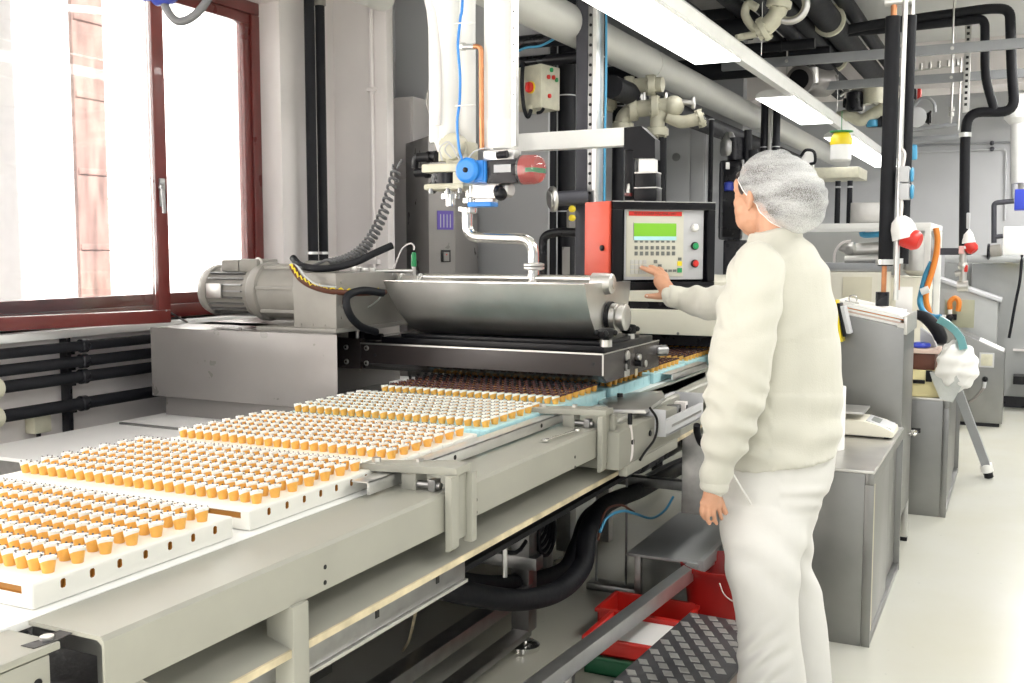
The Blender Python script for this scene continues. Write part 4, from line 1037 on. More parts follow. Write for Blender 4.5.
# grey leg cabinet under the line, shelf plate with its edge profile
m = MB(); a, b = P(681, 513, y=3.62), P(706, 515, y=3.62); m.box((a.x, 3.62, a.z), (-.985, 4.1, .74), 0, .004); lc = m.build('leg_cabinet', 'steel_dark', label='dark grey upright cabinet under the line behind her hand', cat='cabinet')
m = MB(); m.tube([P(697, 425, x=-.97), P(697, 432, x=-.975), P(701, 443, x=-.975), P(708, 445, x=-.975)], .012, 0, 10, 5); m.build('cable_loop', 'black_rubber', lc)
fr = thing('platform_frame', 'low grey frame with a plate and a long aluminium rail beside the line', 'frame', (-1.05, 3.0, 0))
m = MB(); a, b = P(530, 683, z=.25), P(722, 541, z=.25)
d_ = (b - a); d_.z = 0; a = a - d_ * .35; m.obox(Vector((a.x - .02, a.y, .20)), Vector((b.x, b.y, 0)) - Vector((a.x, a.y, 0)), (.045, 0, 0), (0, 0, .05), 0, .003); m.build('long_rail', 'aluminium', fr)
m = MB(); m.box((-1.30, 3.66, .245), (-1.02, 4.5, .255), 0, .002); m.box((-1.02, 3.66, .215), (-1.0, 4.5, .262), 0, .002); m.build('shelf_plate', 'strut_light', fr)
m = MB()
for x, y in ((-1.28, 3.7), (-1.28, 4.45), (-1.03, 4.45)): m.box((x, y, 0), (x + .025, y + .025, .245), 0, .002)
m.box((a.x + .03, a.y + .8, 0), (a.x + .055, a.y + .825, .20), 0, .002); m.box((-1.04, 3.66, 0), (-1.01, 3.69, .22), 0, .002); m.build('leg', 'steel_dark', fr)
# insulated hoses under the line
pts = [P(a, b, x=x) for a, b, x in ((425, 583, -1.42), (470, 594, -1.38), (520, 600, -1.34), (560, 590, -1.32), (583, 565, -1.32), (588, 530, -1.34), (605, 505, -1.38), (640, 490, -1.42), (662, 478, -1.45), (690, 462, -1.5))]
m = MB(); m.tube(pts, .034, 0, 16, 6); m.build('insulated_hose', 'black_rubber', label='thick black insulated hose, the front one of two bending under the line', cat='hose', group='insulated hoses under the line')
pts = [P(a, b, x=x) for a, b, x in ((440, 578, -1.58), (500, 584, -1.54), (560, 572, -1.5), (577, 545, -1.5), (590, 515, -1.52), (625, 495, -1.56), (660, 473, -1.6), (700, 455, -1.62))]
m = MB(); m.tube(pts, .030, 0, 16, 6); m.build('insulated_hose', 'black_rubber', label='thick black insulated hose, the rear one of two bending under the line', cat='hose', group='insulated hoses under the line')
m = MB(); m.box((-1.62, 3.3, .64), (-1.12, 4.0, .70), 0, .02); m.build('drip_tank', 'black_satin', label='dark tank hung below the line above the hoses', cat='tank')
pts = [P(a, b, x=-1.26) for a, b in ((600, 532), (607, 518), (622, 511), (636, 514), (652, 518), (665, 510), (673, 497))]
cable('blue_hose', pts, .005, 'hose_blue', 'thin blue hose looping between the black insulated hoses', 'hose')
cable('grey_wire', [P(a, b, x=-1.27) for a, b in ((598, 540), (605, 512), (620, 505), (634, 512))], .004, 'brown', 'thin brown wire looped over the insulated hose')
c = P(541, 520, x=-1.5); m = MB()
for k in range(6):
    r1, r2 = .085 - k * .004, .055 + .004 * k
    m.tube([c + Vector((.012 * (k - 3), r1 * math.cos(q * PI / 8) * 1.1, r2 * math.sin(q * PI / 8) - .01 * k)) for q in range(17)], .0065, 0, 8, 1)
m.tube([c + Vector((0, .08, .02)), c + Vector((.02, .05, .12)), c + Vector((.02, 0, .2))], .0065, 0, 8, 4); m.tube([c + Vector((0, -.08, -.02)), c + Vector((.02, -.25, -.05)), c + Vector((.03, -.5, .05))], .007, 0, 8, 4)
m.build('cable_coil', 'black_rubber', label='coil of black cable hanging under the line above the hose bend', cat='cable')
cable('earth_wire', [P(a, b, z=z) for a, b, z in ((417, 603, .40), (414, 620, .3), (409, 640, .15), (403, 651, .05))], .0045, 'beige_lip', 'thin yellowish wire hanging to the floor under the front of the line')
# floor clutter under the line
t = thing('stacking_crate', 'red crate standing on a green crate under the line, white liner showing', 'crate', (-1.2, 3.45, 0))
ca = P(584, 672, z=0); W_, L_ = .34, .30
def crate(name, x0, y0, x1, y1, z0, z1, mt, parent):
    m = MB(); q = .008
    m.box((x0, y0, z0), (x1, y1, z0 + q), 0, .002)
    for bb in (((x0, y0), (x1, y0 + q)), ((x0, y1 - q), (x1, y1)), ((x0, y0), (x0 + q, y1)), ((x1 - q, y0), (x1, y1))): m.box((bb[0][0], bb[0][1], z0), (bb[1][0], bb[1][1], z1), 0, .002)
    m.box((x0 - .008, y0 - .008, z1 - .014), (x1 + .008, y0 + .004, z1), 0, .003); m.box((x0 - .008, y1 - .004, z1 - .014), (x1 + .008, y1 + .008, z1), 0, .003); m.box((x0 - .008, y0, z1 - .014), (x0 + .004, y1, z1), 0, .003); m.box((x1 - .004, y0, z1 - .014), (x1 + .008, y1, z1), 0, .003)
    return m.build(name, mt, parent)
bpy.data.objects.remove(t)
g = crate('green_crate', ca.x, ca.y, ca.x + .30, ca.y + .26, 0, .065, 'dark_green', None); tag(g, 'dark green crate on the floor below the red crate', 'crate')
g = crate('red_crate', ca.x, ca.y + .005, ca.x + .30, ca.y + .265, .0655, .125, 'bright_red', None); tag(g, 'shallow red crate stacked on the green crate with a white liner', 'crate')
m = MB(); m.box((ca.x + .012, ca.y + .017, .075), (ca.x + .288, ca.y + .25, .112), 0, .006); m.build('paper_bundle', 'paper', label='white paper bundle lying in the shallow red crate', cat='paper')
cb = P(586, 633, z=.05)
g = crate('red_crate', ca.x - .07, ca.y + .30, ca.x + .25, ca.y + .50, 0, .115, 'bright_red', None); tag(g, 'taller red crate standing behind the stacked crates', 'crate')
zc_ = P(711, 557, y=3.72).z
bk = thing('bucket', 'dark red plastic bucket with wire handle behind the tread plate', 'bucket', (P(711, 570, y=3.72).x, 3.72, 0))
bx = P(722, 570, y=3.72).x; bz = P(715, 570, y=3.72 - .1).z
m = MB(); m.lathe([(.10, 0), (.115, .004), (.140, bz - .015), (.152, bz - .015), (.155, bz), (.147, bz + .002), (.137, bz - .02), (.108, .012), (.001, .012)], (bx, 3.72, 0), (0, 0, 1), n=36); m.build('body', 'red', bk)
m = MB(); m.tube([(bx + .03, 3.72 - .150, bz - .03), (bx + .05, 3.72 - .160, bz - .065), (bx + .08, 3.72 - .145, bz - .09), (bx + .11, 3.72 - .11, bz - .10)], .0025, 0, 6, 5); m.build('wire_handle', 'steel', bk)
t = thing('floor_bracket', 'small grey pipe stand with two thin rods on the floor behind the crates', 'stand', P(612, 590, z=0)); c = P(612, 590, z=0)
m = MB(); m.box((c.x - .10, c.y - .04, 0), (c.x + .12, c.y + .04, .03), 0, .006); m.build('base', 'steel_dark', t)
m = MB(); m.cyl((c.x - .07, c.y, .03), (c.x - .07, c.y, .6), .005, n=8); m.cyl((c.x + .06, c.y, .03), (c.x + .06, c.y, .6), .005, n=8); m.build('rod', 'steel_dark', t)
# aluminium tread plate platform beside the operator
pf = thing('tread_platform', 'low aluminium tread-plate platform on the floor beside the person', 'platform', (-.93, 3.0, 0))
zp = .13
a = P(690, 612, z=zp); b = P(613, 680, z=zp); c = P(736, 671, z=zp)
d_ = (b - a); d_.z = 0; d_.normalize()
xr = c.x
Lp = 1.25
q0 = Vector((a.x, a.y, 0)); q1 = q0 + d_ * Lp; qs = Vector((d_.y, -d_.x, 0)); qs = qs if qs.x > 0 else -qs
Wp = (Vector((c.x, c.y, 0)) - q0).dot(qs)
m = MB(); m.obox(q1 + Vector((0, 0, zp - .012)), -d_ * Lp, qs * Wp, (0, 0, .010), 0, .002) if False else m.hexa([q1 + Vector((0, 0, zp - .012)), q1 + qs * Wp + Vector((0, 0, zp - .012)), q0 + qs * Wp + Vector((0, 0, zp - .012)), q0 + Vector((0, 0, zp - .012)), q1 + Vector((0, 0, zp)), q1 + qs * Wp + Vector((0, 0, zp)), q0 + qs * Wp + Vector((0, 0, zp)), q0 + Vector((0, 0, zp))], 0, .002)
for i in range(32):
    for j in range(12):
        if (i + j) % 2: continue
        c = q0 + d_ * (.026 + i * .047) + qs * (.026 + j * .033)
        if (c - q0).dot(qs) > Wp - .02 or (c - q0).dot(d_) > Lp - .02: continue
        u = d_; w = qs; c.z = zp
        a2 = (u * .9 + w * .55).normalized() * .0205; b2 = (w * .95 - u * .25).normalized() * .0145
        m.hexa([c - a2 - b2, c + a2 - b2, c + a2 + b2, c - a2 + b2] + [c + q * .82 + Vector((0, 0, .0022)) for q in (-a2 - b2, a2 - b2, a2 + b2, b2 - a2)], 1)
m.build('tread_plate', ['tread_grey', 'tread_bright'], pf, angle=20)
m = MB()
for o_ in (q0 + qs * .01 - (-d_) * .02 + d_ * .0, q0 + qs * (Wp - .05), q1 + qs * .01 - d_ * .04, q1 + qs * (Wp - .05) - d_ * .04):
    m.obox(Vector((o_.x, o_.y, 0)), qs * .04, d_ * .035, (0, 0, zp - .012), 0, .003)
m.build('leg', 'aluminium', pf)
# ------------------------------------------------------------------ ceiling lights: trunking with three luminaires
LZ = 2.40
tr_y0, tr_y1 = 2.2, 12.0
m = MB()
xa, xb = -1.45, -1.335
xw = P(860, 129, z=2.47).x
xt = P(780, 72.9, z=2.475).x
m.prism([(-1.425, 2.412), (-1.372, 2.408), (xt - .004, 2.465), (xt, 2.475), (xt - .02, 2.50), (-1.425, 2.50)], 'y', tr_y0, YF - .5, 0, .002)
trk = m.build('light_trunking', 'white_paint', label='white trunking along the ceiling from which the lamps hang', cat='trunking')
def lamp(y0, y1, label):
    t = thing('ceiling_lamp', label, 'lamp', (-1.49, (y0 + y1) / 2, LZ), 'lamps along the white trunking')
    prof = [(-1.622, LZ + .004), (-1.37, LZ + .004), (-1.362, LZ + .016), (-1.385, LZ + .054), (-1.545, LZ + .054), (-1.585, LZ + .046), (-1.612, LZ + .03)]
    m = MB(); m.prism(prof, 'y', y0, y1); m.build('housing', 'white_paint', t, angle=30)
    m = MB(); m.box((-1.618, y0 + .012, LZ - .002), (-1.372, y1 - .012, LZ + .006), 0, .002); m.build('diffuser', 'lamp_diffuser', t)
lamp(3.55, 5.60, 'large glowing ceiling lamp at the top of the picture, nearest of three on the trunking')
lamp(7.02, 8.62, 'glowing ceiling lamp in the middle of the white trunking, rounded end plate showing')
lamp(9.7, 13.4, 'farthest glowing lamp on the white trunking, above the dark upright pipes')
# real hangers
m = MB()
for px, py in ((780, 20), (783, 62), (703, 10)):
    pass
for y in (3.2, 6.2, 9.0): m.cyl((-1.40, y, 2.53), (-1.40, y, CEIL), .003, n=6)
m.build('hanger_wire', 'steel', trk)
# fly trap jar hung from the trunking
c = P(841, 150, y=8.3); x_ = c.x
t = thing('insect_jar', 'white jar with yellow top and green cap hanging under the trunking', 'jar', (x_, 8.3, P(841, 161, y=8.3).z))
zb_, zm, zt_ = P(841, 161, y=8.3).z, P(841, 145, y=8.3).z, P(841, 133, y=8.3).z; r = .078
m = MB(); m.lathe([(r - .01, 0), (r, .01), (r, zm - zb_)], (x_, 8.3, zb_), n=24); m.build('jar', 'white_paint', t)
m = MB(); m.lathe([(r + .003, 0), (r + .003, (zt_ - zm) * .55), (r * .72, zt_ - zm)], (x_, 8.3, zm), n=24); m.build('jar_top', 'yellow', t, label='yellow jar top')
m = MB(); m.lathe([(r * .75, 0), (r * 1.1, .006), (r * 1.1, .014), (r * .3, .02)], (x_, 8.3, zt_), n=20); m.cyl((x_, 8.3, zt_), (x_, 8.3, LZ + .05), .003, n=6); m.build('cap', 'green', t, label='green cap')

# ------------------------------------------------------------------ round ducts along the hall
c0 = P(700, 90, z=2.5)
m = MB(); r = .082 * 1.05
m.cyl((c0.x, 1.5, c0.z), (c0.x, 13.6, c0.z), .094, n=26)
for y in (3.3, 6.0, 8.8): m.cyl((c0.x, y, c0.z), (c0.x, y + .02, c0.z), .098, n=26)
m.cyl((c0.x, 13.6, c0.z), (c0.x, 13.63, c0.z), .088, n=26)
m.build('round_duct', 'duct_white', label='long white round duct running along the ceiling below the lamps', cat='duct')
m = MB(); a = P(352, 0, x=-2.7); m.cyl((-2.7, 1.5, a.z + .075), (-2.7, 4.18, a.z + .075), .075, n=22); m.cyl((-2.7, 3.0, a.z + .075), (-2.7, 3.03, a.z + .075), .079, n=22)
m.build('round_duct', 'duct_white', label='short pale duct above the wall pier beside the supply tubes', cat='duct')
c = P(770, 150, z=2.25)
m = MB(); m.cyl((c.x, 5.2, 2.25), (c.x, 10.5, 2.25), .06, n=18)
m.build('dark_pipe', 'black_rubber', label='dark pipe running below the long white duct', cat='pipe')

# ------------------------------------------------------------------ post and upright pipes behind the panel
py_ = 4.75
x0, x1, x2, x3 = (P(a, 150, y=py_).x for a in (575.5, 587, 592.5, 596.5))
t = thing('steel_post', 'dark perforated steel post standing behind the red panel side', 'post', ((x0 + x3) / 2, py_, HOODZ))
m = MB(); m.box((x0, py_, HOODZ), (x1, py_ + .10, CEIL), 0, .004); m.build('web', 'post_grey', t)
m = MB(); m.box((x1, py_ + .004, HOODZ), (x2, py_ + .09, CEIL), 0, .002)
for k in range(44): m.cyl(((x1 + x2) / 2, py_ + .001, 1.3 + k * .047), ((x1 + x2) / 2, py_ + .006, 1.3 + k * .047), .008, mi=1, n=8)
m.build('perforated_strip', ['steel_dark', 'black_plastic'], t)
m = MB(); m.box((x2, py_ - .006, HOODZ), (x3, py_ + .09, CEIL), 0, .002); m.build('edge_strip', 'aluminium', t, label='bright edge strip')
def upipe(px0, px1, y, z0, z1, label, mt='black_rubber', grp='upright pipes behind the filling head', clip=None):
    a, b = P(px0, 150, y=y), P(px1, 150, y=y); r = abs(b.x - a.x) / 2 * .93; x = (a.x + b.x) / 2
    t = thing('upright_pipe', label, 'pipe', (x, y, z0), grp)
    m = MB(); m.cyl((x, y, z0), (x, y, z1), r, n=18); m.build('lagging', mt, t)
    m = MB()
    for z in (clip or (1.6, 2.2)): m.cyl((x, y, z), (x, y, z + .006), r + .003, n=18)
    m.build('pipe_clip', 'wall_grey', t)
    return x, r
upipe(596.5, 604.5, 4.85, HOODZ, CEIL, 'black upright pipe touching the bright edge of the perforated post', clip=(P(600, 118, y=4.85).z, P(600, 58, y=4.85).z, P(600, 167, y=4.85).z))
m = MB(); x = P(605.5, 150, y=4.84).x; m.tube([(x, 4.83, 1.45), (x, 4.83, 1.9), (x + .004, 4.83, 2.3), (x, 4.83, 2.7)], .006, 0, 8, 3); m.build('blue_hose', 'hose_blue', label='thin blue hose tied along the black pipe beside the post', cat='hose')
upipe(546.5, 556.5, 5.05, HOODZ, 2.7, 'leftmost black upright pipe right of the grey wall end')
upipe(558, 575.5, 5.10, HOODZ, 2.7, 'broad black upright pipe between the leftmost pipe and the post')
upipe(612, 624, 5.6, HOODZ, 2.22, 'black upright pipe rising to the cream valves behind the elbow')
upipe(655, 667, 6.2, 0, 2.2, 'black upright pipe right of the arm elbow below the cream valves')
upipe(708.5, 713.5, 6.4, 0, 2.2, 'slim black upright pipe beside the grey locker')
upipe(760, 768.5, 8.3, 1.2, 2.62, 'left one of the two dark pipes rising behind the hairnet', grp='pipes behind the hairnet'); upipe(772, 780, 8.3, 1.2, 2.62, 'right one of the two dark pipes rising behind the hairnet', grp='pipes behind the hairnet')
m = MB(); a = P(770, 120, y=8.28); m.box((a.x - .012, 8.27, 1.2), (a.x + .012, 8.3, 2.62), 0, .002); m.build('strut_channel', 'steel', label='grey strut channel between the two dark pipes behind the hairnet', cat='strut')
# pipe stub with flange left of the post
t = thing('pipe_stub', 'dark pipe stub with a pale flange pointing left from the post', 'pipe', P(565, 199, y=4.7))
a, b = P(555, 199, y=4.62), P(586, 197, y=4.72)
m = MB(); m.cyl(a, b, .036, n=18); m.build('lagging', 'post_grey', t); m = MB(); d = (a - b).normalized(); m.cyl(a, a + d * .022, .062, n=24, bev=.004); m.cyl(a + d * .022, a + d * .03, .045, n=20); m.build('flange', 'steel', t, label='pale round flange')
m = MB(); m.bend([Vector((P(543, 300, y=4.8).x, 4.8, HOODZ)), P(543, 236, y=4.8), P(556, 232, y=4.8), P(590, 233, y=4.8)], .022, .06); m.build('dark_pipe', 'black_satin', label='black pipe bending low behind the steel swan-neck pipe', cat='pipe')
for py, l in ((209, 'upper of the two small yellow caps below the flanged stub'), (218, 'lower of the two small yellow caps below the flanged stub')):
    m = MB(); m.lathe([(.012, 0), (.016, .004), (.016, .018), (.010, .024)], P(573, py, y=4.66), (0, -1, 0), 0, 14); m.build('yellow_stopper', 'yellow', label=l, cat='cap', group='yellow caps below the stub')
m = MB(); m.box(P(566, 228, y=4.9), P(577, 210, y=5.0), 0, .01); m.build('pressure_switch', 'machine_grey', label='small grey fitting behind the yellow caps beside the post', cat='fitting')
m = MB(); m.box(P(562, 275, y=4.9), P(570, 247, y=5.0), 0, .01); m.build('pressure_switch', 'machine_grey', label='small grey upright fitting low in the dark gap beside the post', cat='fitting')

# ------------------------------------------------------------------ cream electrical box with red rotary switch
yb_ = 4.72
A, B, C_ = P(515, 62, y=yb_ + .05), P(541, 66, y=yb_ - .02), P(560, 71, y=yb_ + .14)
zb_ = P(541, 108, y=yb_).z; zt_ = P(541, 64, y=yb_).z
t = thing('switch_box', 'cream electrical box with red rotary switch hung under the duct', 'switch box', ((A.x + C_.x) / 2, yb_ + .05, zb_))
D_ = Vector((A.x + C_.x - B.x, A.y + C_.y - B.y, 0))
m = MB(); m.hexa([(q.x, q.y, zb_) for q in (A, B, C_, D_)] + [(q.x, q.y, zt_) for q in (A, B, C_, D_)], 0, .006); m.build('body', 'valve_cream', t)
def onf(o, e, px, py):
    n = (e - o); n.z = 0; n.normalize(); nn = Vector((n.y, -n.x, 0)); r = P(px, py, d=1.) - Vector((0, 0, CAM_H)); w = Vector((o.x, o.y, CAM_H)) - Vector((0, 0, CAM_H))
    return Vector((0, 0, CAM_H)) + r * (w.dot(nn) / r.dot(nn)), (nn if nn.dot(FW) < 0 else -nn)
q, nn = onf(A, B, 531, 87.5)
m = MB(); m.lathe([(.030, 0), (.030, .006), (.020, .008)], q, nn, 1, 22); m.lathe([(.026, .006), (.026, .018), (.02, .022)], q, nn, 0, 22); m.obox(q + nn * .02 + Vector((-.004, 0, -.022)), (.008, .004, 0), nn * .014, (0, 0, .044), 0, .002); m.build('rotary_switch', ['bright_red', 'yellow'], t)
m = MB()
for px, py, mi in ((548, 77, 0), (553, 77.5, 0), (549, 96, 0), (556, 80, 1), (551, 70, 1)):
    q, nn = onf(B, C_, px, py); m.lathe([(.011, 0), (.011, .008), (.007, .01)], q, nn, mi, 14)
m.build('push_button', ['bright_red', 'green'], t)
m = MB(); q = P(525, 112, y=yb_); m.tube([P(523, 62, y=yb_ - .01), P(522, 85, y=yb_ - .03), P(524, 108, y=yb_ - .02), P(528, 117, y=yb_ - .02), P(531, 110, y=yb_)], .010, 0, 8, 5); m.tube([P(537, 113, y=yb_), P(541, 112, y=yb_), P(544, 108, y=yb_)], .008, 0, 8, 4); m.build('feed_cable', 'black_rubber', t)
m = MB(); m.box(P(526, 112, y=yb_ + .0), P(537, 106, y=yb_ + .06), 0, .004); m.build('cable_gland', 'valve_cream', t)
m = MB(); m.tube([P(510, 56, y=4.7), P(525, 48, y=4.7), P(540, 46, y=4.72), P(556, 38, y=4.8)], .006, 0, 8, 4); m.build('blue_hose', 'hose_blue', label='thin blue hose above the cream switch box under the duct', cat='hose')
z = P(540, 45, y=5.0).z; m = MB(); m.cyl((P(512, 45, y=4.9).x, 4.9, z), (P(580, 45, y=4.9).x, 4.9, z), .035, n=16); m.build('dark_pipe', 'black_satin', label='upper dark level pipe above the cream switch box', cat='pipe')
m = MB(); m.cyl((P(512, 56, y=4.95).x, 4.95, z - .09), (P(580, 56, y=4.95).x, 4.95, z - .09), .03, n=16); m.build('dark_pipe', 'black_satin', label='lower dark level pipe just above the cream switch box', cat='pipe')

# ------------------------------------------------------------------ cream flanged valves
yv = 5.5
t = thing('valve_manifold', 'cream cast valve manifold with flanges under the white duct', 'valve', P(645, 115, y=yv))
Q = lambda px, py, dy=0.: P(606 + (px - 619) * .80, 86 + (py - 88) * .77, y=yv + dy)
def fl(m, c, d, r=.068, t_=.02):
    d = Vector(d).normalized(); m.cyl(c - d * t_, c + d * t_, r, n=22, bev=.003)
    u = d.orthogonal().normalized(); w = d.cross(u)
    for k in range(6): a = k * PI / 3; q = c + (u * math.cos(a) + w * math.sin(a)) * r * .8; m.cyl(q - d * (t_ + .008), q + d * (t_ + .008), .008, n=6)
m = MB(); m.bend([Q(619, 122), Q(619, 104), Q(634, 93), Q(652, 88), Q(690, 86)], .040, .08, n=18); m.build('upper_elbow', 'valve_cast', t)
m = MB(); fl(m, Q(619, 112), (0, 0, 1), .062); fl(m, Q(648, 89), (1, .35, .02), .058); fl(m, Q(675, 87), (1, .35, .02), .058); m.build('flange', 'valve_cast', t)
m = MB(); m.bend([Q(640, 150), Q(640, 128), Q(655, 118), Q(700, 114)], .045, .08, n=18); m.ball(Q(704, 114), .056, n=16); m.build('lower_elbow', 'valve_cast', t)
m = MB(); fl(m, Q(653, 118), (1, .3, .02), .066); fl(m, Q(680, 116), (1, .3, .02), .066); fl(m, Q(640, 141), (0, 0, 1), .06); m.build('flange', 'valve_cast', t)
m = MB(); m.bend([Q(683, 150), Q(683, 130), Q(690, 120)], .04, .05); fl(m, Q(683, 148), (0, 0, 1), .062); m.bend([Q(697, 128), Q(712, 136), Q(738, 130)], .034, .06); fl(m, Q(737, 130), (.8, .3, .3), .05, .012); m.build('branch_pipe', 'valve_cast', t)
m = MB(); m.tube([Q(700, 133), Q(718, 137), Q(735, 134), Q(742, 128)], .012, 0, 8, 4); m.build('bypass_pipe', 'steel_dark', t)
m = MB(); m.cyl(Q(706, 108), Q(728, 110), .014, n=10); m.lathe([(.03, 0), (.034, .006), (.034, .016), (.02, .02)], Q(726, 110), (1, .2, 0), n=16); m.build('hand_wheel', 'steel', t)
m = MB()
for px in (648, 662): m.cyl(Q(px, 100), Q(px, 78), .008, n=8); m.ball(Q(px, 102), .014, n=8)
for px, py in ((664, 105), (667, 102), (694, 103)): m.cyl(Q(px, py - 6), Q(px, py + 6), .011, n=8)
m.build('stem', 'steel', t)
m = MB(); m.lathe([(.034, .0), (.034, .010), (.010, .012), (.010, .05)], P(676, 157, y=YB - .17), (0, 1, 0), n=20); KNOB = m
# dark level pipes between valves and ceiling
for z, y, l in ((2.80, 8.1, 'thick black pipe crossing under the ceiling behind the first lamp'), (2.86, 8.4, 'thick black pipe crossing behind the other one near the back wall top')):
    m = MB(); m.cyl((-3.1, y, z), (P(772, 70, y=y).x, y, z), .085, n=16); m.build('level_pipe', 'black_rubber', label=l, cat='pipe', group='level pipes behind the first lamp')
# grey locker wall
yl = YB - .1
a, b = P(666, 120, y=yl), P(706, 120, y=yl)
t = thing('grey_locker', 'tall light-grey locker against the back wall beneath the cream valves', 'locker', ((a.x + b.x) / 2, YB - .05, 0))
zt_ = P(686, 122, y=yl).z
m = MB(); m.box((a.x, yl, 0), (b.x, yl + .09, zt_), 0, .006); m.build('carcass', 'wall_grey', t)
m = MB(); xm_ = P(692, 120, y=yl).x; m.box((a.x + .02, yl - .015, .1), (xm_ - .01, yl, zt_ - .02), 0, .004); m.box((xm_, yl - .012, .1), (b.x - .01, yl, zt_ - .02), 0, .004); m.build('door', 'wall_grey', t); KNOB.build('door_knob', 'steel_dark', t)
# dark compressor-like filter stack left of the face
yf_ = 6.2
t = thing('filter_unit', 'dark filter unit with glass bowl behind the operator panel, left of the face', 'filter', P(730, 200, y=yf_))
q = lambda px, py: P(px, py, y=yf_)
m = MB(); m.box(q(719, 240), q(743, 160), 0, .02); m.box(Vector((q(722, 300).x, yf_, 0)), q(746, 240) + Vector((0, .25, 0)), 0, .01); m.cyl(q(736, 160), q(736, 138), .05, n=16); m.build('body', 'black_satin', t)
m = MB(); m.lathe([(.045, 0), (.055, .02), (.055, .08), (.035, .11), (.02, .14)], q(729, 156), (0, 0, 1), n=18); m.build('bowl_head', 'steel_dark', t)
m = MB(); m.cyl(q(729, 191), q(729, 182), .03, n=16, bev=.006); m.build('blue_cap', 'navy', t); m = MB(); m.box(q(728.5, 170) + Vector((0, -.07, 0)), q(732, 163) + Vector((0, -.05, 0)), 0, .004); m.build('tag_plate', 'paper', t)
m = MB(); m.cyl(q(748, 210), q(748, 130), .022, n=12); m.cyl(q(753, 190), q(753, 150), .03, n=12); m.build('riser', 'black_rubber', t)

# ------------------------------------------------------------------ large lagged pipes under the ceiling
def lagged(pts, r, label, collars=(), grp='lagged pipes under the ceiling', mt='black_rubber', rad=.12):
    if not collars:
        m = MB(); m.bend(pts, r, rad, n=18) if len(pts) > 2 else m.cyl(pts[0], pts[1], r, n=20); return m.build('lagged_pipe', mt, None, label=label, cat='pipe', group=grp)
    t = thing('lagged_pipe', label, 'pipe', pts[0], grp)
    m = MB(); m.bend(pts, r, rad, n=18) if len(pts) > 2 else m.cyl(pts[0], pts[1], r, n=20); m.build('lagging', mt, t)
    if collars:
        m = MB()
        for c, d in collars: m.cyl(Vector(c) - Vector(d) * .02, Vector(c) + Vector(d) * .02, r + .025, n=22, bev=.004)
        m.build('collar', 'valve_cream', t, label='pale pipe collar')
z = 2.95
def along(px, py, z): c = P(px, py, z=z); return c
c1 = P(842, 36, z=3.0); e1 = P(882, 76, z=3.0)
lagged([(c1.x, 3.5, 3.0), (c1.x, min(e1.y, 10.6), 3.0)], .088, 'thickest black pipe along the ceiling with a pale collar', [((c1.x, P(833, 20, z=3.0).y, 3.0), (0, 1, 0))])
c2 = P(858, 30, z=3.05); lagged([(c2.x, 3.5, 3.12), (c2.x, 10.5, 3.12)], .055, 'slimmer black pipe just right of the thickest ceiling pipe')
c3 = P(800, 30, z=2.9); lagged([(c3.x, 3.5, 2.95), (c3.x, 9.0, 2.95)], .06, 'black ceiling pipe left of the collared one, ending in an open flange', [((c3.x, 9.0, 2.95), (0, 1, 0))])
c4 = P(815, 74, z=2.85); lagged([(c4.x, 5.0, 2.85), (c4.x, 10.3, 2.85)], .045, 'left one of two parallel dark pipes below the grey ceiling strut')
lagged([(c4.x + .14, 5.0, 2.85), (c4.x + .14, 10.3, 2.85)], .045, 'right one of two parallel dark pipes below the grey ceiling strut')
c5 = P(700, 28, z=2.8); lagged([(c5.x, 4.0, 2.85), (c5.x, 8.6, 2.85)], .05, 'dark pipe above the nearest lamp, left of the cream elbow')
# cross pipes
def cross(px0, py0, px1, y, r, label, mt='black_rubber'):
    a = P(px0, py0, y=y); b = P(px1, py0, y=y)
    m = MB(); m.cyl((a.x, y, a.z), (b.x, y, a.z), r, n=16); m.cyl((a.x + .3, y, a.z), (a.x + .32, y, a.z), r + .006, n=16); m.build('cross_pipe', mt, label=label, cat='pipe', group='pipes crossing under the ceiling')
cross(712, 32, 752, 6.4, .07, 'thick dark pipe ending at the cream elbow above the trunking')
cross(735, 50, 815, 7.2, .035, 'upper of the thin dark pipes crossing behind the trunking')
cross(745, 57, 830, 7.6, .03, 'lower of the thin dark pipes crossing behind the trunking')
cross(690, 18, 735, 6.6, .04, 'short dark pipe above the nearest lamp by the cream elbow')
# cream elbow with flanges
ye = 6.0
t = thing('flanged_elbow', 'cream flanged elbow hanging above the trunking between the lamps', 'valve', P(765, 20, y=ye))
q = lambda px, py, dy=0.: P(px, py, y=ye + dy)
m = MB(); m.bend([q(782, -8), q(778, 14), q(768, 26), q(757, 33)], .050, .12, n=18); m.build('elbow', 'valve_cream', t)
m = MB(); fl(m, q(779, 4), (.2, 0, 1), .070); fl(m, q(764, 29), (1, 0, .5), .070, .016); m.build('flange', 'valve_cream', t)
m = MB(); m.tube([q(757, 8), q(748, 4), q(745, 14), q(750, 24), q(756, 30)], .024, 0, 10, 5); m.cyl(q(740, 37), q(757, 34), .02, n=10); m.cyl(q(740, 40), q(740, 35), .028, n=12); m.build('drain_branch', 'valve_cream', t)
t = thing('pipe_ring', 'grey curved steel pipe bend beside the cream elbow under the ceiling', 'pipe', q(800, 10))
m = MB(); m.tube([q(777, 18), q(790, 21), (q(801, 16)), q(806, 6), q(804, -4), q(797, -10)], .022, 0, 12, 5); m.build('bend', 'steel', t)
m = MB(); m.lathe([(.022, 0), (.04, .004), (.04, .016), (.022, .02)], q(797, -9), (-.7, 0, 1), n=18); m.build('ring_flange', 'valve_cream', t)
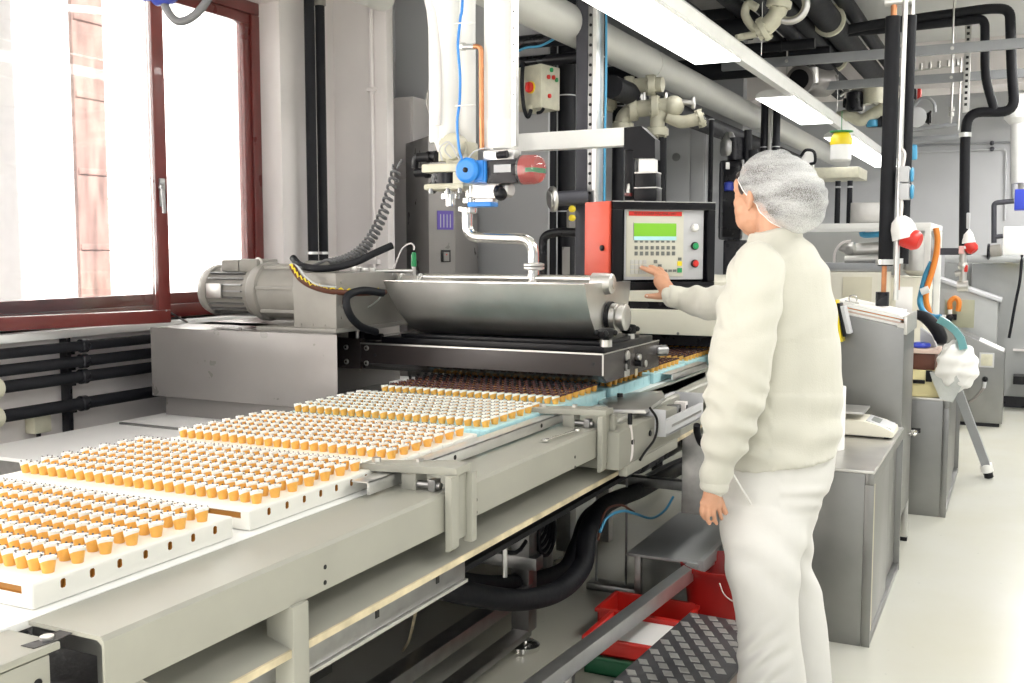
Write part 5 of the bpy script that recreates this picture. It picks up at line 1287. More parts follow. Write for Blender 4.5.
# open grey flanged pipe end above the lamp
c = P(800, 80, y=8.3); t = thing('open_pipe', 'grey open pipe end with wide flange facing forward under the ceiling', 'pipe', c)
m = MB(); m.lathe([(.075, -.02), (.11, -.01), (.11, .03), (.09, .035), (.09, .12), (.10, .14), (.12, .18), (.12, .5)], c, (.2, 1, .1), n=28); m.build('flanged_end', 'machine_grey', t)
m = MB(); m.lathe([(.078, 0), (.078, .004)], c + Vector((-.005, -.024, 0)), (.2, 1, .1), n=24); m.build('bore', 'black_plastic', t)
m = MB(); a = P(797, 90, y=8.35); m.cyl(a, P(797, 66, y=8.35), .035, n=14); m.cyl(P(812, 84, y=8.35), P(812, 68, y=8.35), .05, n=14); m.build('side_fitting', 'steel', t)
# tangle of fittings behind the far lamp
ym = 9.2
t = thing('pipe_fittings', 'cluster of small valves and pipe fittings above the far lamp', 'valve', P(860, 105, y=ym))
q = lambda px, py, dy=0.: P(px, py, y=ym + dy)
m = MB(); m.bend([q(838, 118), q(850, 114), q(860, 122), q(884, 108)], .05, .06); m.cyl(q(873, 88), q(873, 104), .08, n=16); m.build('cream_branch', 'valve_cream', t)
m = MB(); m.cyl(q(846, 118), q(850, 88), .016, n=10); m.cyl(q(862, 112), q(864, 92), .016, n=10); m.cyl(q(868, 96), q(876, 110), .014, n=10); m.tube([q(840, 96), q(846, 92), q(856, 90), q(868, 90)], .014, 0, 8, 4); m.build('thin_pipes', 'steel', t)
m = MB(); m.cyl(q(855, 112), q(855, 92), .07, n=16, bev=.01); m.box(q(843, 108), q(848, 98), 0, .01); m.box(q(866, 128), q(884, 116), 0, .02); m.build('dark_bodies', 'black_satin', t)
m = MB(); m.cyl(q(872, 127), q(872, 120), .045, n=14, bev=.006); m.build('blue_fitting', 'hose_blue', t)

# ------------------------------------------------------------------ struts across the ceiling and hangers
for (pa, pb, y, lab_) in (((824, 61.5), (1024, 40), 7.5, 'upper of the two grey struts spanning the ceiling at the right'), ((824, 87), (1024, 72), 8.6, 'lower of the two grey struts spanning the ceiling at the right')):
    a, b = P(*pa, y=y), P(*pb, y=y); zz_ = (a.z + P(1024, pb[1], y=y).z) / 2
    x0 = P(790 if y > 8 else 722, 70, y=y).x
    t = thing('ceiling_strut', lab_, 'strut', (a.x, y, zz_ - .03), 'struts across the ceiling')
    m = MB(); m.box((x0, y - .02, zz_ - .032), (3.2, y + .02, zz_ + .032), 0, .003); m.build('channel', 'strut_grey', t)
    m = MB()
    for px in (952, 787): xx = P(px, 60, y=y).x; m.cyl((xx, y, zz_), (xx, y, CEIL), .006, n=8); m.cyl((xx, y - .024, zz_), (xx, y - .02, zz_), .012, n=8)
    m.build('threaded_rod', 'steel', t)
c = P(967, 70, y=8.55); m = MB(); m.box((c.x - .022, 8.54, P(967, 112, y=8.55).z), (c.x + .022, 8.58, P(967, 26, y=8.55).z), 0, .002)
for k in range(16): m.box((c.x - .010, 8.537, P(967, 110, y=8.55).z + .03 + k * .043), (c.x + .010, 8.545, P(967, 110, y=8.55).z + .05 + k * .043), 1)
m.box((c.x - .06, 8.5, P(967, 26, y=8.55).z), (c.x + .06, 8.62, P(967, 25, y=8.55).z), 0)
m.build('slotted_hanger', ['steel', 'black_plastic'], label='slotted steel hanger dropping from the ceiling to the bent black pipe', cat='hanger')
for px, p0, p1, l in ((954, 35, 123, 'bright threaded rod left of the slotted hanger'), (961, 58, 130, 'thin rod right beside the slotted hanger')):
    c = P(px, p0, y=8.7); m = MB(); m.cyl((c.x, 8.7, P(px, p1, y=8.7).z), (c.x, 8.7, CEIL if p0 < 40 else c.z), .008, n=8)
    if p0 < 40:
        for py in (111, 116): m.cyl((c.x, 8.7, P(px, py, y=8.7).z), (c.x, 8.7, P(px, py, y=8.7).z + .03), .022, n=8)
    m.build('threaded_rod', 'steel', label=l, cat='rod')
z_ = P(930, 70, y=9.0).z; m = MB(); a = P(912, 71, y=9.0); b = P(962, 65, y=9.0); m.cyl(a, b, .008, n=8)
for k in range(6): q = a.lerp(b, k / 5.5); m.cyl(q, q + Vector((0, 0, .05)), .012, n=8)
m.build('cable_rail', 'steel', label='thin cable rail with white clips below the grey ceiling struts', cat='rail')
# bent black pipes at the right
yq = 8.0
q = lambda px, py: P(px, py, y=yq)
lagged([P(780, 43, y=yq), q(870, 25), q(990, 8.5), q(1010, 9), q(1012, 75), q(1015, 112), q(968, 112), q(965, 140), q(964, 246)], .034, 'outer bent black pipe crossing the ceiling at the right and dropping to the floor machines', grp='bent black pipes at the right', rad=.1)
lagged([P(800, 37, y=yq + .12), q(910, 27), q(982, 19), q(985, 24), q(985, 78), q(995, 112)], .030, 'inner bent black pipe joining the outer one under the ceiling', grp='bent black pipes at the right', rad=.1)
m = MB(); c = q(965, 137); m.cyl(c, c + Vector((0, 0, .03)), .041, n=18); m.build('pipe_band', 'aluminium', label='aluminium band at the bend of the dropping black pipe', cat='band')
m = MB(); c = q(964.5, 246); m.cyl(c - Vector((0, 0, .02)), c, .041, n=18); m.build('pipe_band', 'aluminium', label='aluminium band closing the lower end of the dropping black pipe', cat='band')
# pair of lagged risers with copper ends
ya_ = 5.0
t = thing('riser_assembly', 'pair of black lagged pipes with copper ends and a steel conduit between them', 'pipe', P(897, 268, y=ya_))
q = lambda px, py: P(px, py, y=ya_)
def vseg(name, px, w, pa, pb, mt, dy=0., label=None, n=18):
    a = P(px, pa, y=ya_ + dy); b = P(px, pb, y=ya_ + dy); x = P(px, 150, y=ya_ + dy).x; r = w / 2 / FPX * (a - Vector((0, 0, CAM_H))).dot(FW)
    m = MB(); m.cyl((x, ya_ + dy, b.z), (x, ya_ + dy, a.z), r, n=n); return m.build(name, mt, t, label=label)
vseg('left_lagging', 889, 14.5, 17, 266, 'black_rubber'); vseg('right_lagging', 906.5, 11, 16, 264, 'black_rubber', .06)
vseg('conduit', 900.5, 5.0, -30, 300, 'aluminium', -.03); vseg('copper_pipe', 889.5, 6, -30, 17, 'copper', label='copper pipe'); vseg('copper_pipe', 907.5, 5, -30, 16, 'steel', .06)
vseg('copper_pipe', 888, 5, 266, 296, 'copper', label='copper pipe'); vseg('copper_pipe', 902, 4, 264, 290, 'copper', .06, label='copper pipe'); vseg('end_piece', 887, 13, 292, 306, 'black_satin')
m = MB()
for px, w, py, dy in ((888, 17, 262, 0), (904, 12, 261, .06)):
    x = P(px, 150, y=ya_ + dy).x; c = P(px, py, y=ya_ + dy); r = w / 2 / FPX * 4.9; m.cyl((x, ya_ + dy, c.z - .012), (x, ya_ + dy, c.z + .012), r, n=18)
m.cyl((P(885, 4, y=ya_).x, ya_, q(890, 2).z), (P(912, 4, y=ya_).x, ya_, q(890, 2).z), .02, n=10); m.build('pipe_clamp', 'aluminium', t)
m = MB(); m.box(q(899.5, 200) + Vector((0, -.06, 0)), q(910.5, 184) + Vector((0, .02, 0)), 0, .004); m.box(q(899.5, 183) + Vector((0, -.06, 0)), q(910.5, 167) + Vector((0, .02, 0)), 0, .004); sb = m.build('socket_box', 'wall_grey', t)
m = MB(); 
for a, b in ((199, 185), (182, 168)): m.cyl(q(911, (a + b) / 2) + Vector((0, -.02, 0)), q(914, (a + b) / 2) + Vector((0, -.02, 0)), .034, n=18, bev=.006)
m.build('blue_lid', 'hose_blue', sb, label='blue socket lids')
m = MB(); c = q(905, 232) + Vector((0, -.05, 0)); m.lathe([(.02, .07), (.042, .05), (.052, .02), (.056, -.03)], c, (-.25, 0, 1), n=20); m.build('plug_socket', 'paper', t)
m = MB(); m.lathe([(.044, 0), (.046, .05), (.036, .07), (.03, .075)], q(905, 237) + Vector((.0, -.05, 0)), (.9, -.2, -.3), n=20); m.build('red_plug', 'bright_red', t, label='red plug')
m = MB(); m.tube([q(902, 218) + Vector((0, -.05, 0)), q(903, 205) + Vector((0, -.05, 0)), q(902, 200) + Vector((0, -.04, 0))], .007, 0, 8, 3); m.tube([q(904, 168) + Vector((0, -.04, 0)), q(906, 155) + Vector((0, -.05, 0)), q(903, 150) + Vector((0, -.04, 0)), q(901, 149) + Vector((0, -.03, 0))], .006, 0, 8, 4); m.build('cable', 'wall_white', t)
# ------------------------------------------------------------------ stainless benches along the aisle
def bench(name, label, x0, x1, y0, y1, h, legs=()):
    t = thing(name, label, 'cabinet', ((x0 + x1) / 2, (y0 + y1) / 2, 0))
    m = MB(); m.box((x0, y0, .0), (x1 - .031, y0 + .012, h - .0125), 0, .001); m.box((x0, y1 - .012, 0), (x1, y1, h - .0515), 0, .001); m.box((x0, y0 + .0125, .031), (x0 + .012, y1 - .0125, h - .0125), 0); m.box((x0 + .002, y0 + .013, .0), (x1 - .002, y1 - .013, .03), 0, .001); m.box((x1 - .03, y0, h - .05), (x1, y1, h - .0125), 0, .001); m.box((x1 - .03, y0, 0), (x1, y0 + .012, h - .051), 0, .001)
    m.build('carcass', 'steel_cab', t)
    m = MB(); m.box((x0, y0, h - .012), (x1, y1, h), 0, .003); m.build('worktop', 'steel', t)
    m = MB(); m.box((x0 + .02, y0 + .02, .03), (x1 - .05, y1 - .02, h - .05)); m.build('interior', 'black_satin', t)
    yy = y0 + .06; L = (y1 - yy - .02)
    m = MB(); m.box((x1 - .022, yy, .035), (x1 - .010, yy + L * .55, h - .052), 0, .002); m.box((x1 - .013, yy, .035), (x1 - .006, yy + .03, h - .052), 1, .002); m.build('sliding_door', ['steel_cab', 'beige_metal'], t)
    m = MB(); m.box((x1 - .036, yy + L * .5, .035), (x1 - .024, y1 - .014, h - .052), 0, .002); m.build('sliding_door', 'steel_cab', t)
    return t
bench('bench_cabinet', 'low stainless bench cabinet beside the person, carrying the scale', -.80, -.425, 3.757, 4.765, .633)
bench('bench_cabinet', 'low stainless cabinet farther along the aisle under the yellow case', -.66, -.298, 5.81, 7.05, .628)
# bench scale
t = thing('bench_scale', 'cream bench scale with steel pan standing on the low bench cabinet', 'scale', (-.60, 4.5, .634))
ys = 4.42; q = lambda px, py: P(px, py, y=ys)
x0, x1 = q(800, 430).x, q(894, 425).x; zb_ = .640
m = MB(); m.prism([(x0, zb_), (x1 - .006, zb_), (x1, zb_ + .008), (x1 - .004, zb_ + .026), (x1 - .05, zb_ + .046), (x1 - .12, zb_ + .062), (x0, zb_ + .064)], 'y', ys, ys + .20, 0, .005); m.build('body', 'cream_paint', t)
m = MB()
for xx in (x0 + .02, x1 - .03):
    for yy in (ys + .02, ys + .18): m.cyl((xx, yy, .634), (xx, yy, zb_ + .004), .010, n=10)
m.build('foot', 'black_plastic', t)
m = MB(); m.hexa([(x1 - .112, ys + .02, zb_ + .0585), (x1 - .012, ys + .02, zb_ + .0285), (x1 - .012, ys + .18, zb_ + .0285), (x1 - .112, ys + .18, zb_ + .0585), (x1 - .110, ys + .02, zb_ + .0645), (x1 - .010, ys + .02, zb_ + .0345), (x1 - .010, ys + .18, zb_ + .0345), (x1 - .110, ys + .18, zb_ + .0645)], 0, .001)
m.hexa([(x1 - .095, ys + .05, zb_ + .0595), (x1 - .06, ys + .05, zb_ + .0490), (x1 - .06, ys + .15, zb_ + .0490), (x1 - .095, ys + .15, zb_ + .0595), (x1 - .0945, ys + .05, zb_ + .0615), (x1 - .0595, ys + .05, zb_ + .0510), (x1 - .0595, ys + .15, zb_ + .0510), (x1 - .0945, ys + .15, zb_ + .0615)], 1)
m.build('keypad', ['wall_grey', 'key_grey'], t)
m = MB(); m.box((x0 - .02, ys - .005, zb_ + .088), (x1 - .118, ys + .205, zb_ + .098), 0, .003); m.cyl(((x0 + x1) / 2 - .07, ys + .1, zb_ + .06), ((x0 + x1) / 2 - .07, ys + .1, zb_ + .09), .03, n=14); m.build('pan', 'steel', t)
c = P(829, 440, y=4.12)
t = thing('paper_roll', 'white paper roll standing on the bench cabinet behind her back', 'paper roll', (c.x, 4.12, .634)); 
m = MB(); zt_ = P(835, 387, y=4.1).z; m.lathe([(.018, 0), (.058, 0), (.058, zt_ - .634), (.018, zt_ - .634)], (c.x, 4.12, .634), n=28); m.build('roll', 'paper', t)
m = MB(); m.lathe([(.019, .001), (.019, zt_ - .633), (.015, zt_ - .633), (.015, .001)], (c.x, 4.12, .634), n=16); m.build('core', 'beige_lip', t)
# tall document stand with slanted top
t = thing('document_stand', 'tall stainless stand with slanted top holding a pile of documents', 'stand', (-.6, 5.0, 0))
x0, x1, y0, y1 = -.80, -.438, 4.80, 5.28
zR, sl = P(905, 328, y=4.8).z, .20
zL = zR + sl * (x1 - x0)
m = MB(); m.hexa([(x0, y0, .20), (x1, y0, .20), (x1, y1, .20), (x0, y1, .20), (x0, y0, zL), (x1, y0, zR), (x1, y1, zR), (x0, y1, zL)], 0, .003); m.build('body', 'steel_cab', t)
m = MB()
for x, y in ((x0, y0), (x1 - .03, y0), (x0, y1 - .03), (x1 - .03, y1 - .03)): m.box((x, y, .012), (x + .03, y + .03, .21), 0, .002); m.box((x - .001, y - .001, 0), (x + .031, y + .031, .02), 1, .002)
m.build('leg', ['steel', 'black_plastic'], t)
m = MB(); m.hexa([(x1 - .004, y0, zR - .03), (x1 + .01, y0, zR - .03), (x1 + .01, y1, zR - .03), (x1 - .004, y1, zR - .03), (x1 - .004, y0, zR + .05), (x1 + .01, y0, zR + .05), (x1 + .01, y1, zR + .05), (x1 - .004, y1, zR + .05)], 0, .002); m.hexa([(x1 - .03, y0, zR - .002), (x1, y0, zR - .002), (x1, y0 + .006, zR - .002), (x1 - .03, y0 + .006, zR - .002), (x1 - .03, y0, zR + .02), (x1, y0, zR + .02), (x1, y0 + .006, zR + .02), (x1 - .03, y0 + .006, zR + .02)], 0); m.build('ledge', 'steel', t)
m = MB(); c = P(910, 433, x=x1); m.tube([(x1, c.y - .05, c.z), (x1 + .025, c.y - .05, c.z + .002), (x1 + .025, c.y + .05, c.z + .002), (x1, c.y + .05, c.z)], .007, 0, 8, 3); m.cyl((x1, c.y + .09, c.z), (x1 + .04, c.y + .09, c.z), .012, mi=1, n=12); m.build('door_latch', ['steel_bright', 'black_plastic'], t)
pts = [(0, 'paper', .28, .32, .010, .0), (1, 'skin_folder', .27, .31, .006, .01), (2, 'paper', .28, .32, .009, -.006), (3, 'hose_orange', .25, .30, .003, .008), (4, 'paper', .28, .31, .012, .003), (5, 'paper', .27, .33, .009, -.012)]
zz = .001
nm = ['lowest white sheaf in the pile on the document stand', 'pinkish folder low in the pile on the document stand', 'white sheaf above the pinkish folder in the document pile', 'orange folder edge in the middle of the document pile', 'thick white sheaf above the orange folder in the document pile', 'topmost white sheaf on the pile of the document stand']
for i, mt, w, l, h, dx in pts:
    a = x1 - .012 - w + dx; b = a + w; za, zb_ = zR + sl * (x1 - a) + zz, zR + sl * (x1 - b) + zz; ya = y0 + .02 + abs(dx); yb = ya + l
    m = MB(); m.hexa([(a, ya, za), (b, ya, zb_), (b, yb, zb_), (a, yb, za), (a, ya, za + h), (b, ya, zb_ + h), (b, yb, zb_ + h), (a, yb, za + h)], 0, .001)
    m.build('document', 'paper' if mt == 'paper' else mt, label=nm[i], cat='document', group='documents piled on the stand'); zz += h + .0012
c = P(852, 300, y=4.85); m = MB(); m.tube([c + Vector((-.01, 0, -.01)), c + Vector((-.012, 0, .012)), c + Vector((.005, 0, .022)), c + Vector((.02, 0, .012)), c + Vector((.02, 0, -.006))], .003, 0, 6, 4); m.cyl(c + Vector((-.03, 0, -.006)), c + Vector((.03, 0, -.016)), .004, n=8); m.build('clipboard_clip', 'steel_bright', label='bright wire clip on the left of the document pile', cat='clip')
# upright sheet behind the pile
a, b = P(895, 309, y=5.2), P(918, 287, y=5.2)
m = MB(); m.box((a.x, 5.22, zR + .03), (x1 - .008, 5.224, b.z), 0); m.build('upright_sheet', 'paper', label='white sheet standing upright at the back of the document stand', cat='sheet')
# hanging binders at the stand's left flank
for i, (px0, px1, py0, py1, mt, l) in enumerate(((836, 840, 300, 341, 'yellow', 'yellow binder hanging beside the document stand'), (839.5, 843.5, 303, 336, 'black_plastic', 'black binder hanging between the yellow one and the stand'), (843, 847.5, 306, 333, 'wall_grey', 'grey binder hanging closest to the document pile'))):
    a, b = P(px0, py1, y=4.74), P(px1, py0, y=4.74)
    m = MB(); m.hexa([(a.x + .02, 4.70, a.z), (b.x + .02, 4.70, a.z), (b.x + .02, 4.792, a.z), (a.x + .02, 4.792, a.z), (a.x - .01, 4.70, b.z), (b.x - .01, 4.70, b.z), (b.x - .01, 4.792, b.z), (a.x - .01, 4.792, b.z)], 0, .002); m.build('binder', mt, label=l, cat='binder', group='binders hanging by the document stand')

# ------------------------------------------------------------------ things on the second cabinet
yk = 5.84; q = lambda px, py, dy=0.: P(px, py, y=yk + dy)
t = thing('tool_case', 'pale yellow case with black latches on the farther cabinet', 'case', (q(925, 396).x, yk + .1, .629))
a, b = q(905, 396), q(940, 371); zt_ = b.z
m = MB(); m.box((a.x - .06, yk, .629), (b.x, yk + .24, zt_), 0, .006); m.build('body', 'case_yellow', t)
m = MB(); c = q(929, 378); m.box((c.x - .016, yk - .008, c.z - .02), (c.x + .016, yk, c.z + .04), 0, .002); m.build('latch', 'black_plastic', t)
m = MB(); c = q(919, 381.5); m.box((c.x - .03, yk - .012, c.z - .010), (c.x + .03, yk, c.z + .010), 0, .004); m.build('handle', 'black_plastic', t)
m = MB(); b2 = q(935, 352); m.box((a.x - .06, yk + .01, zt_ + .001), (b2.x, yk + .23, b2.z - .012), 0, .004); m.build('wooden_box', 'brown', label='dark brown box on top of the yellow case', cat='box')
m = MB(); m.box((a.x - .06, yk, b2.z - .011), (b2.x + .02, yk + .24, b2.z + .012), 0, .003); m.build('cardboard_lid', 'skin_folder', label='flat pinkish board lying on the dark brown box', cat='board')
zt_ = b2.z + .013
m = MB(); c = q(921, 345, .1); m.lathe([(.03, 0), (.048, .004), (.052, .016), (.046, .026), (.02, .03)], (c.x, yk + .08, zt_), n=22); m.build('blue_dish', 'navy_bright', label='round blue dish lying on the brown box', cat='dish')
m = MB(); m.prism([(q(918, 340).x, zt_), (q(935, 343).x, zt_), (q(930, 334).x, zt_ + .06), (q(918, 326).x, zt_ + .10)], 'y', yk + .14, yk + .22, 0, .003); m.build('grey_tray', 'wall_grey', label='slanted grey tray standing behind the blue dish', cat='tray')
m = MB(); m.tube([q(916, 314, .16), q(926, 318, .15), q(936, 328, .13), q(941, 338, .11), q(941.5, 344, .1)], .030, 0, 12, 5, radii=[.024, .032, .036, .034, .022]); m.build('black_strap', 'black_rubber', label='wide black curved strap arching over the brown box', cat='strap')
# crumpled white bag with teal band hanging at the corner
t = thing('plastic_bag', 'crumpled white plastic bag with teal edge at the corner of the farther cabinet', 'bag', q(957, 385))
m = MB(); cc = q(956, 366, -.02)
n_ = 64; rs = []
for i in range(n_ // 2 + 1):
    ph = PI * i / (n_ // 2); ring = []
    for j in range(n_):
        th_ = 2 * PI * j / n_
        r = .105 * (1 + .10 * math.sin(3 * th_ + 1.3 * ph) + .06 * math.sin(7 * th_ + 4 * ph) + .05 * math.sin(11 * ph))
        rs_ = max(.02, math.sin(ph)); ring.append(cc + Vector((r * rs_ * math.cos(th_) * .95, r * rs_ * math.sin(th_) * .6, r * math.cos(ph) * 1.12)))
    rs.append(ring)
m.rings(rs); m.build('bag_body', 'paper', t, angle=180)
m = MB()
v = [q(930, 372, -.03), q(955, 372, -.05), q(962, 385, -.04), q(953, 402, -.03), q(940, 398, -.02), q(934, 384, -.02)]
m.rings([[p_ + Vector((0, -.02, 0)) for p_ in v], [p_ + Vector((0, .05, 0)) for p_ in v]]); m.build('clear_film', 'bag_plastic', t)
m = MB(); pts = [q(939, 318, .02), q(948, 323, 0), (q(956, 330, -.03)), q(962, 338, -.06), q(965, 349, -.08)]
rs = []
for i, p_ in enumerate(pts):
    d = (pts[min(i + 1, 4)] - pts[max(i - 1, 0)]).normalized(); nn = Vector((d.z, 0, -d.x)); rs.append([p_ + nn * .028, p_ + nn * .028 + Vector((0, .06, 0)), p_ - nn * .012 + Vector((0, .06, 0)), p_ - nn * .012])
m.rings(rs); m.build('teal_band', 'teal_plastic', t, label='teal band')
t = thing('prop_leg', 'slanting grey square leg with white foot at the farther cabinet', 'leg', P(989, 478, z=0))
a, b = P(956, 385, y=6.6), P(986, 465, y=6.95); e = P(989, 478, y=6.96)
m = MB(); m.cyl(a, b, .034, n=4); m.build('tube', 'strut_grey', t); d = (e - b).normalized()
m = MB(); m.cyl(b - d * .01, b + d * .045, .036, n=14, bev=.004); m.build('white_sleeve', 'paper', t); m = MB(); m.cyl(b + d * .045, Vector((e.x, e.y, .005)), .028, n=14); m.build('rubber_foot', 'black_plastic', t)

# ------------------------------------------------------------------ consoles and machines at the end of the aisle
def console(label, y, dpt, pl, pr, ptl, ptr, zbase, mt, name='control_console'):
    x0, x1 = P(*pl, y=y).x, P(*pr, y=y).x; z0, z1 = P(*ptl, y=y).z, P(*ptr, y=y).z
    t = thing(name, label, 'console', ((x0 + x1) / 2, y + dpt / 2, 0))
    m = MB(); m.hexa([(x0, y, zbase), (x1, y, zbase), (x1, y + dpt, zbase), (x0, y + dpt, zbase), (x0, y, z0), (x1, y, z1), (x1, y + dpt, z1), (x0, y + dpt, z0)], 0, .006); m.build('body', mt, t)
    m = MB(); m.box((x0 + .02, y + .02, 0), (x1 - .02, y + dpt - .02, zbase)); m.build('plinth', 'black_satin', t)
    return t, x0, x1
t, x0, x1 = console('stainless console with slanted top and a white sheet lying on it', 9.0, .42, (940, 420), (1002, 427), (940, 325), (1002, 353), .03, 'steel_cab')
yy = 9.0; q = lambda px, py, dy=0.: P(px, py, y=yy + dy)
m = MB(); a, b = q(979, 367), q(994.5, 353); m.box((a.x, yy - .004, a.z), (b.x, yy, b.z), 1, .001); m.box((a.x + .012, yy - .006, a.z + .012), (b.x - .012, yy - .003, b.z - .012), 0, .001); m.build('rating_plate', ['valve_cream', 'wall_grey'], t)
m = MB(); c = q(985, 379); m.lathe([(.022, 0), (.022, .02), (.012, .04)], c, (0, -1, -.2), n=14); m.cyl(c + Vector((0, -.02, -.02)), c + Vector((-.005, -.02, -.07)), .014, mi=1, n=10); m.tube([c + Vector((-.005, -.02, -.07)), q(980, 393, -.02), q(973, 400, -.02), q(966, 405, -.02)], .009, 2, 8, 4); m.build('plug', ['black_plastic', 'wall_grey', 'machine_grey'], t)
def slant(x): return P(940, 325, y=9.0).z + (P(1002, 353, y=9.0).z - P(940, 325, y=9.0).z) * (x - x0) / (x1 - x0)
xa, xb = q(979, 340).x, x1 - .01
m = MB(); m.hexa([(xa, 9.04, slant(xa) + .001), (xb, 9.04, slant(xb) + .001), (xb, 9.36, slant(xb) + .001), (xa, 9.36, slant(xa) + .001), (xa, 9.04, slant(xa) + .005), (xb, 9.04, slant(xb) + .005), (xb, 9.36, slant(xb) + .005), (xa, 9.36, slant(xa) + .005)], 0, .001)
xc, xd = xa + .03, xa + .10; m.hexa([(xc, 9.1, slant(xc) + .005), (xd, 9.1, slant(xd) + .005), (xd, 9.28, slant(xd) + .005), (xc, 9.28, slant(xc) + .005), (xc, 9.1, slant(xc) + .0065), (xd, 9.1, slant(xd) + .0065), (xd, 9.28, slant(xd) + .0065), (xc, 9.28, slant(xc) + .0065)], 1)
m.build('printed_sheet', ['paper', 'tray_blue'], label='white sheet with pale blue print lying on the slanted console top', cat='sheet')
t, x0, x1 = console('grey slant-topped console with an olive panel, behind the stainless one', 9.7, .44, (934, 420), (993, 420), (934, 281), (993, 302), .06, 'strut_light')
q = lambda px, py, dy=0.: P(px, py, y=9.7 + dy)
m = MB(); a, b = q(944, 327), q(975, 300); m.box((a.x, 9.692, a.z), (b.x, 9.70, b.z), 0, .003); m.build('olive_panel', 'olive', t)
m = MB(); z0, z1 = P(934, 281, y=9.7).z, P(993, 302, y=9.7).z; m.hexa([(x0 - .01, 9.68, z0), (x1 + .03, 9.68, z1 - .006), (x1 + .03, 10.17, z1 - .006), (x0 - .01, 10.17, z0), (x0 - .01, 9.68, z0 + .03), (x1 + .03, 9.68, z1 + .026), (x1 + .03, 10.17, z1 + .026), (x0 - .01, 10.17, z0 + .03)], 0, .006); m.build('lid', 'wall_grey', t)
m = MB(); m.box(q(948, 341) + Vector((0, -.012, 0)), q(972, 333), 0, .003); m.box(q(958, 336) + Vector((0, -.02, 0)), q(970, 333), 1); m.build('base_trim', ['wall_grey', 'black_plastic'], t)
m = MB(); m.tube([q(950, 309, -.05), q(950, 302, -.06), q(955, 298, -.06), q(959, 302, -.06), q(958, 311, -.05)], .022, 0, 10, 5); m.build('hose_loop', 'hose_orange', t, label='orange hose loop')
m = MB(); m.cyl(q(950, 314, -.05), q(950, 307, -.05), .018, n=12); m.cyl(q(940, 317, -.05), q(946, 317, -.05), .020, n=12); m.build('hose_cuff', 'paper', t); m = MB(); m.ball(q(949.5, 318, -.06), .032, n=14); m.box(q(949, 320, -.05), q(957, 314, -.02), 0, .006); m.build('coupling', 'black_plastic', t)
# hoses rising to the orange and blue lines
q = lambda px, py, dy=0.: P(px, py, y=7.45 + dy)
m = MB(); m.tube([q(936, 228), q(937.5, 240), q(936, 255), q(932, 272), q(927, 288), q(926, 300), q(929, 312), q(933, 322)], .019, 0, 10, 5); m.build('orange_hose', 'hose_orange', label='orange hose hanging beside the white machine frame', cat='hose')
m = MB(); m.tube([q(932, 262, .03), q(926, 275, .03), q(922, 290, .02), q(920, 303, -.02), q(925, 313, -.05), q(934, 317, -.08), (q(941, 317, -.1))], .019, 0, 10, 5); m.build('blue_hose', 'hose_blue', label='blue hose curving beside the orange hose to the console', cat='hose')
m = MB(); c = q(925, 291, -.03); m.cyl(q(921, 292, -.03), q(929, 289, -.03), .024, n=12); m.build('hose_tie', 'paper', label='white band tying the blue and orange hoses', cat='band')
# white framed wrapping machine with window
yw = 7.6
t = thing('wrapping_machine', 'white framed machine with steel cylinder inside and a steel box on top', 'machine', (P(880, 290, y=yw).x, yw, 0))
q = lambda px, py, dy=0.: P(px, py, y=yw + dy)
xa, xb = q(742, 225).x, q(931, 225).x; zt_ = q(880, 223).z; zb_ = q(880, 229).z
m = MB(); m.box((xa, yw, zb_), (xb, yw + .05, zt_), 0, .004); m.box((q(925, 230).x, yw, q(928, 290).z), (xb, yw + .05, zb_), 0, .003); m.box((xa, yw, .9), (xa + .05, yw + .05, zb_), 0, .003); m.box((xa, yw + 1.1, zb_), (xb, yw + 1.15, zt_), 0, .004); m.box((xb - .05, yw + .05, zb_), (xb, yw + 1.1, zt_), 0, .004); m.box((xb - .045, yw + 1.1, .9), (xb, yw + 1.15, zb_), 0, .003)
m.build('frame', 'white_paint', t)
m = MB(); m.box((xa, yw + .3, .05), (xb - .05, yw + 1.1, q(850, 278).z), 0, .01); m.box((q(742, 268).x, yw + .05, q(850, 270).z), (q(886, 268).x, yw + .3, q(850, 263).z), 1, .004); m.box((q(742, 300).x, yw + .02, .05), (q(886, 300).x, yw + .3, q(850, 272).z), 0, .006); m.build('base', ['cream_paint', 'strut_grey'], t)
m = MB(); a, b = q(842, 300), q(872, 277); m.box((a.x, yw + .01, a.z - .1), (b.x, yw + .02, b.z), 0, .003); m.build('cover_panel', 'case_yellow_pale', t)
m = MB(); m.cyl(q(852, 251, .3), q(888, 249, .3), .055, n=20); m.lathe([(.03, -.04), (.05, -.02), (.05, .02), (.03, .05), (.015, .08)], q(851, 249, .28), (-1, 0, 0), n=16); m.cyl(q(845, 260, .2), q(890, 258, .2), .03, n=14); m.build('cylinder', 'steel', t)
m = MB(); m.tube([q(851, 241, .25), q(842, 243, .25), q(835, 252, .25), q(834, 264, .25)], .010, 0, 8, 4); m.tube([q(862, 232, .4), q(864, 235, .4), q(880, 234, .4), q(884, 231, .4)], .022, 1, 8, 3); m.build('inner_hose', ['wall_white', 'hose_blue'], t)
m = MB(); c = q(917, 252, .35); m.lathe([(.05, -.17), (.10, -.13), (.105, .08), (.09, .13), (.05, .15)], c, (0, 0, 1), n=22); m.build('vessel', 'steel', t)
m = MB(); m.box((xa + .05, yw + 1.05, .9), (xb - .05, yw + 1.08, zb_)); m.build('back_panel', 'strut_light', t)
m = MB(); a, b = q(850, 223, .2), q(888, 202, .2); m.box((a.x, yw + .2, zt_ + .001), (b.x, yw + .6, b.z), 0, .006); m.build('steel_box', 'steel', t)
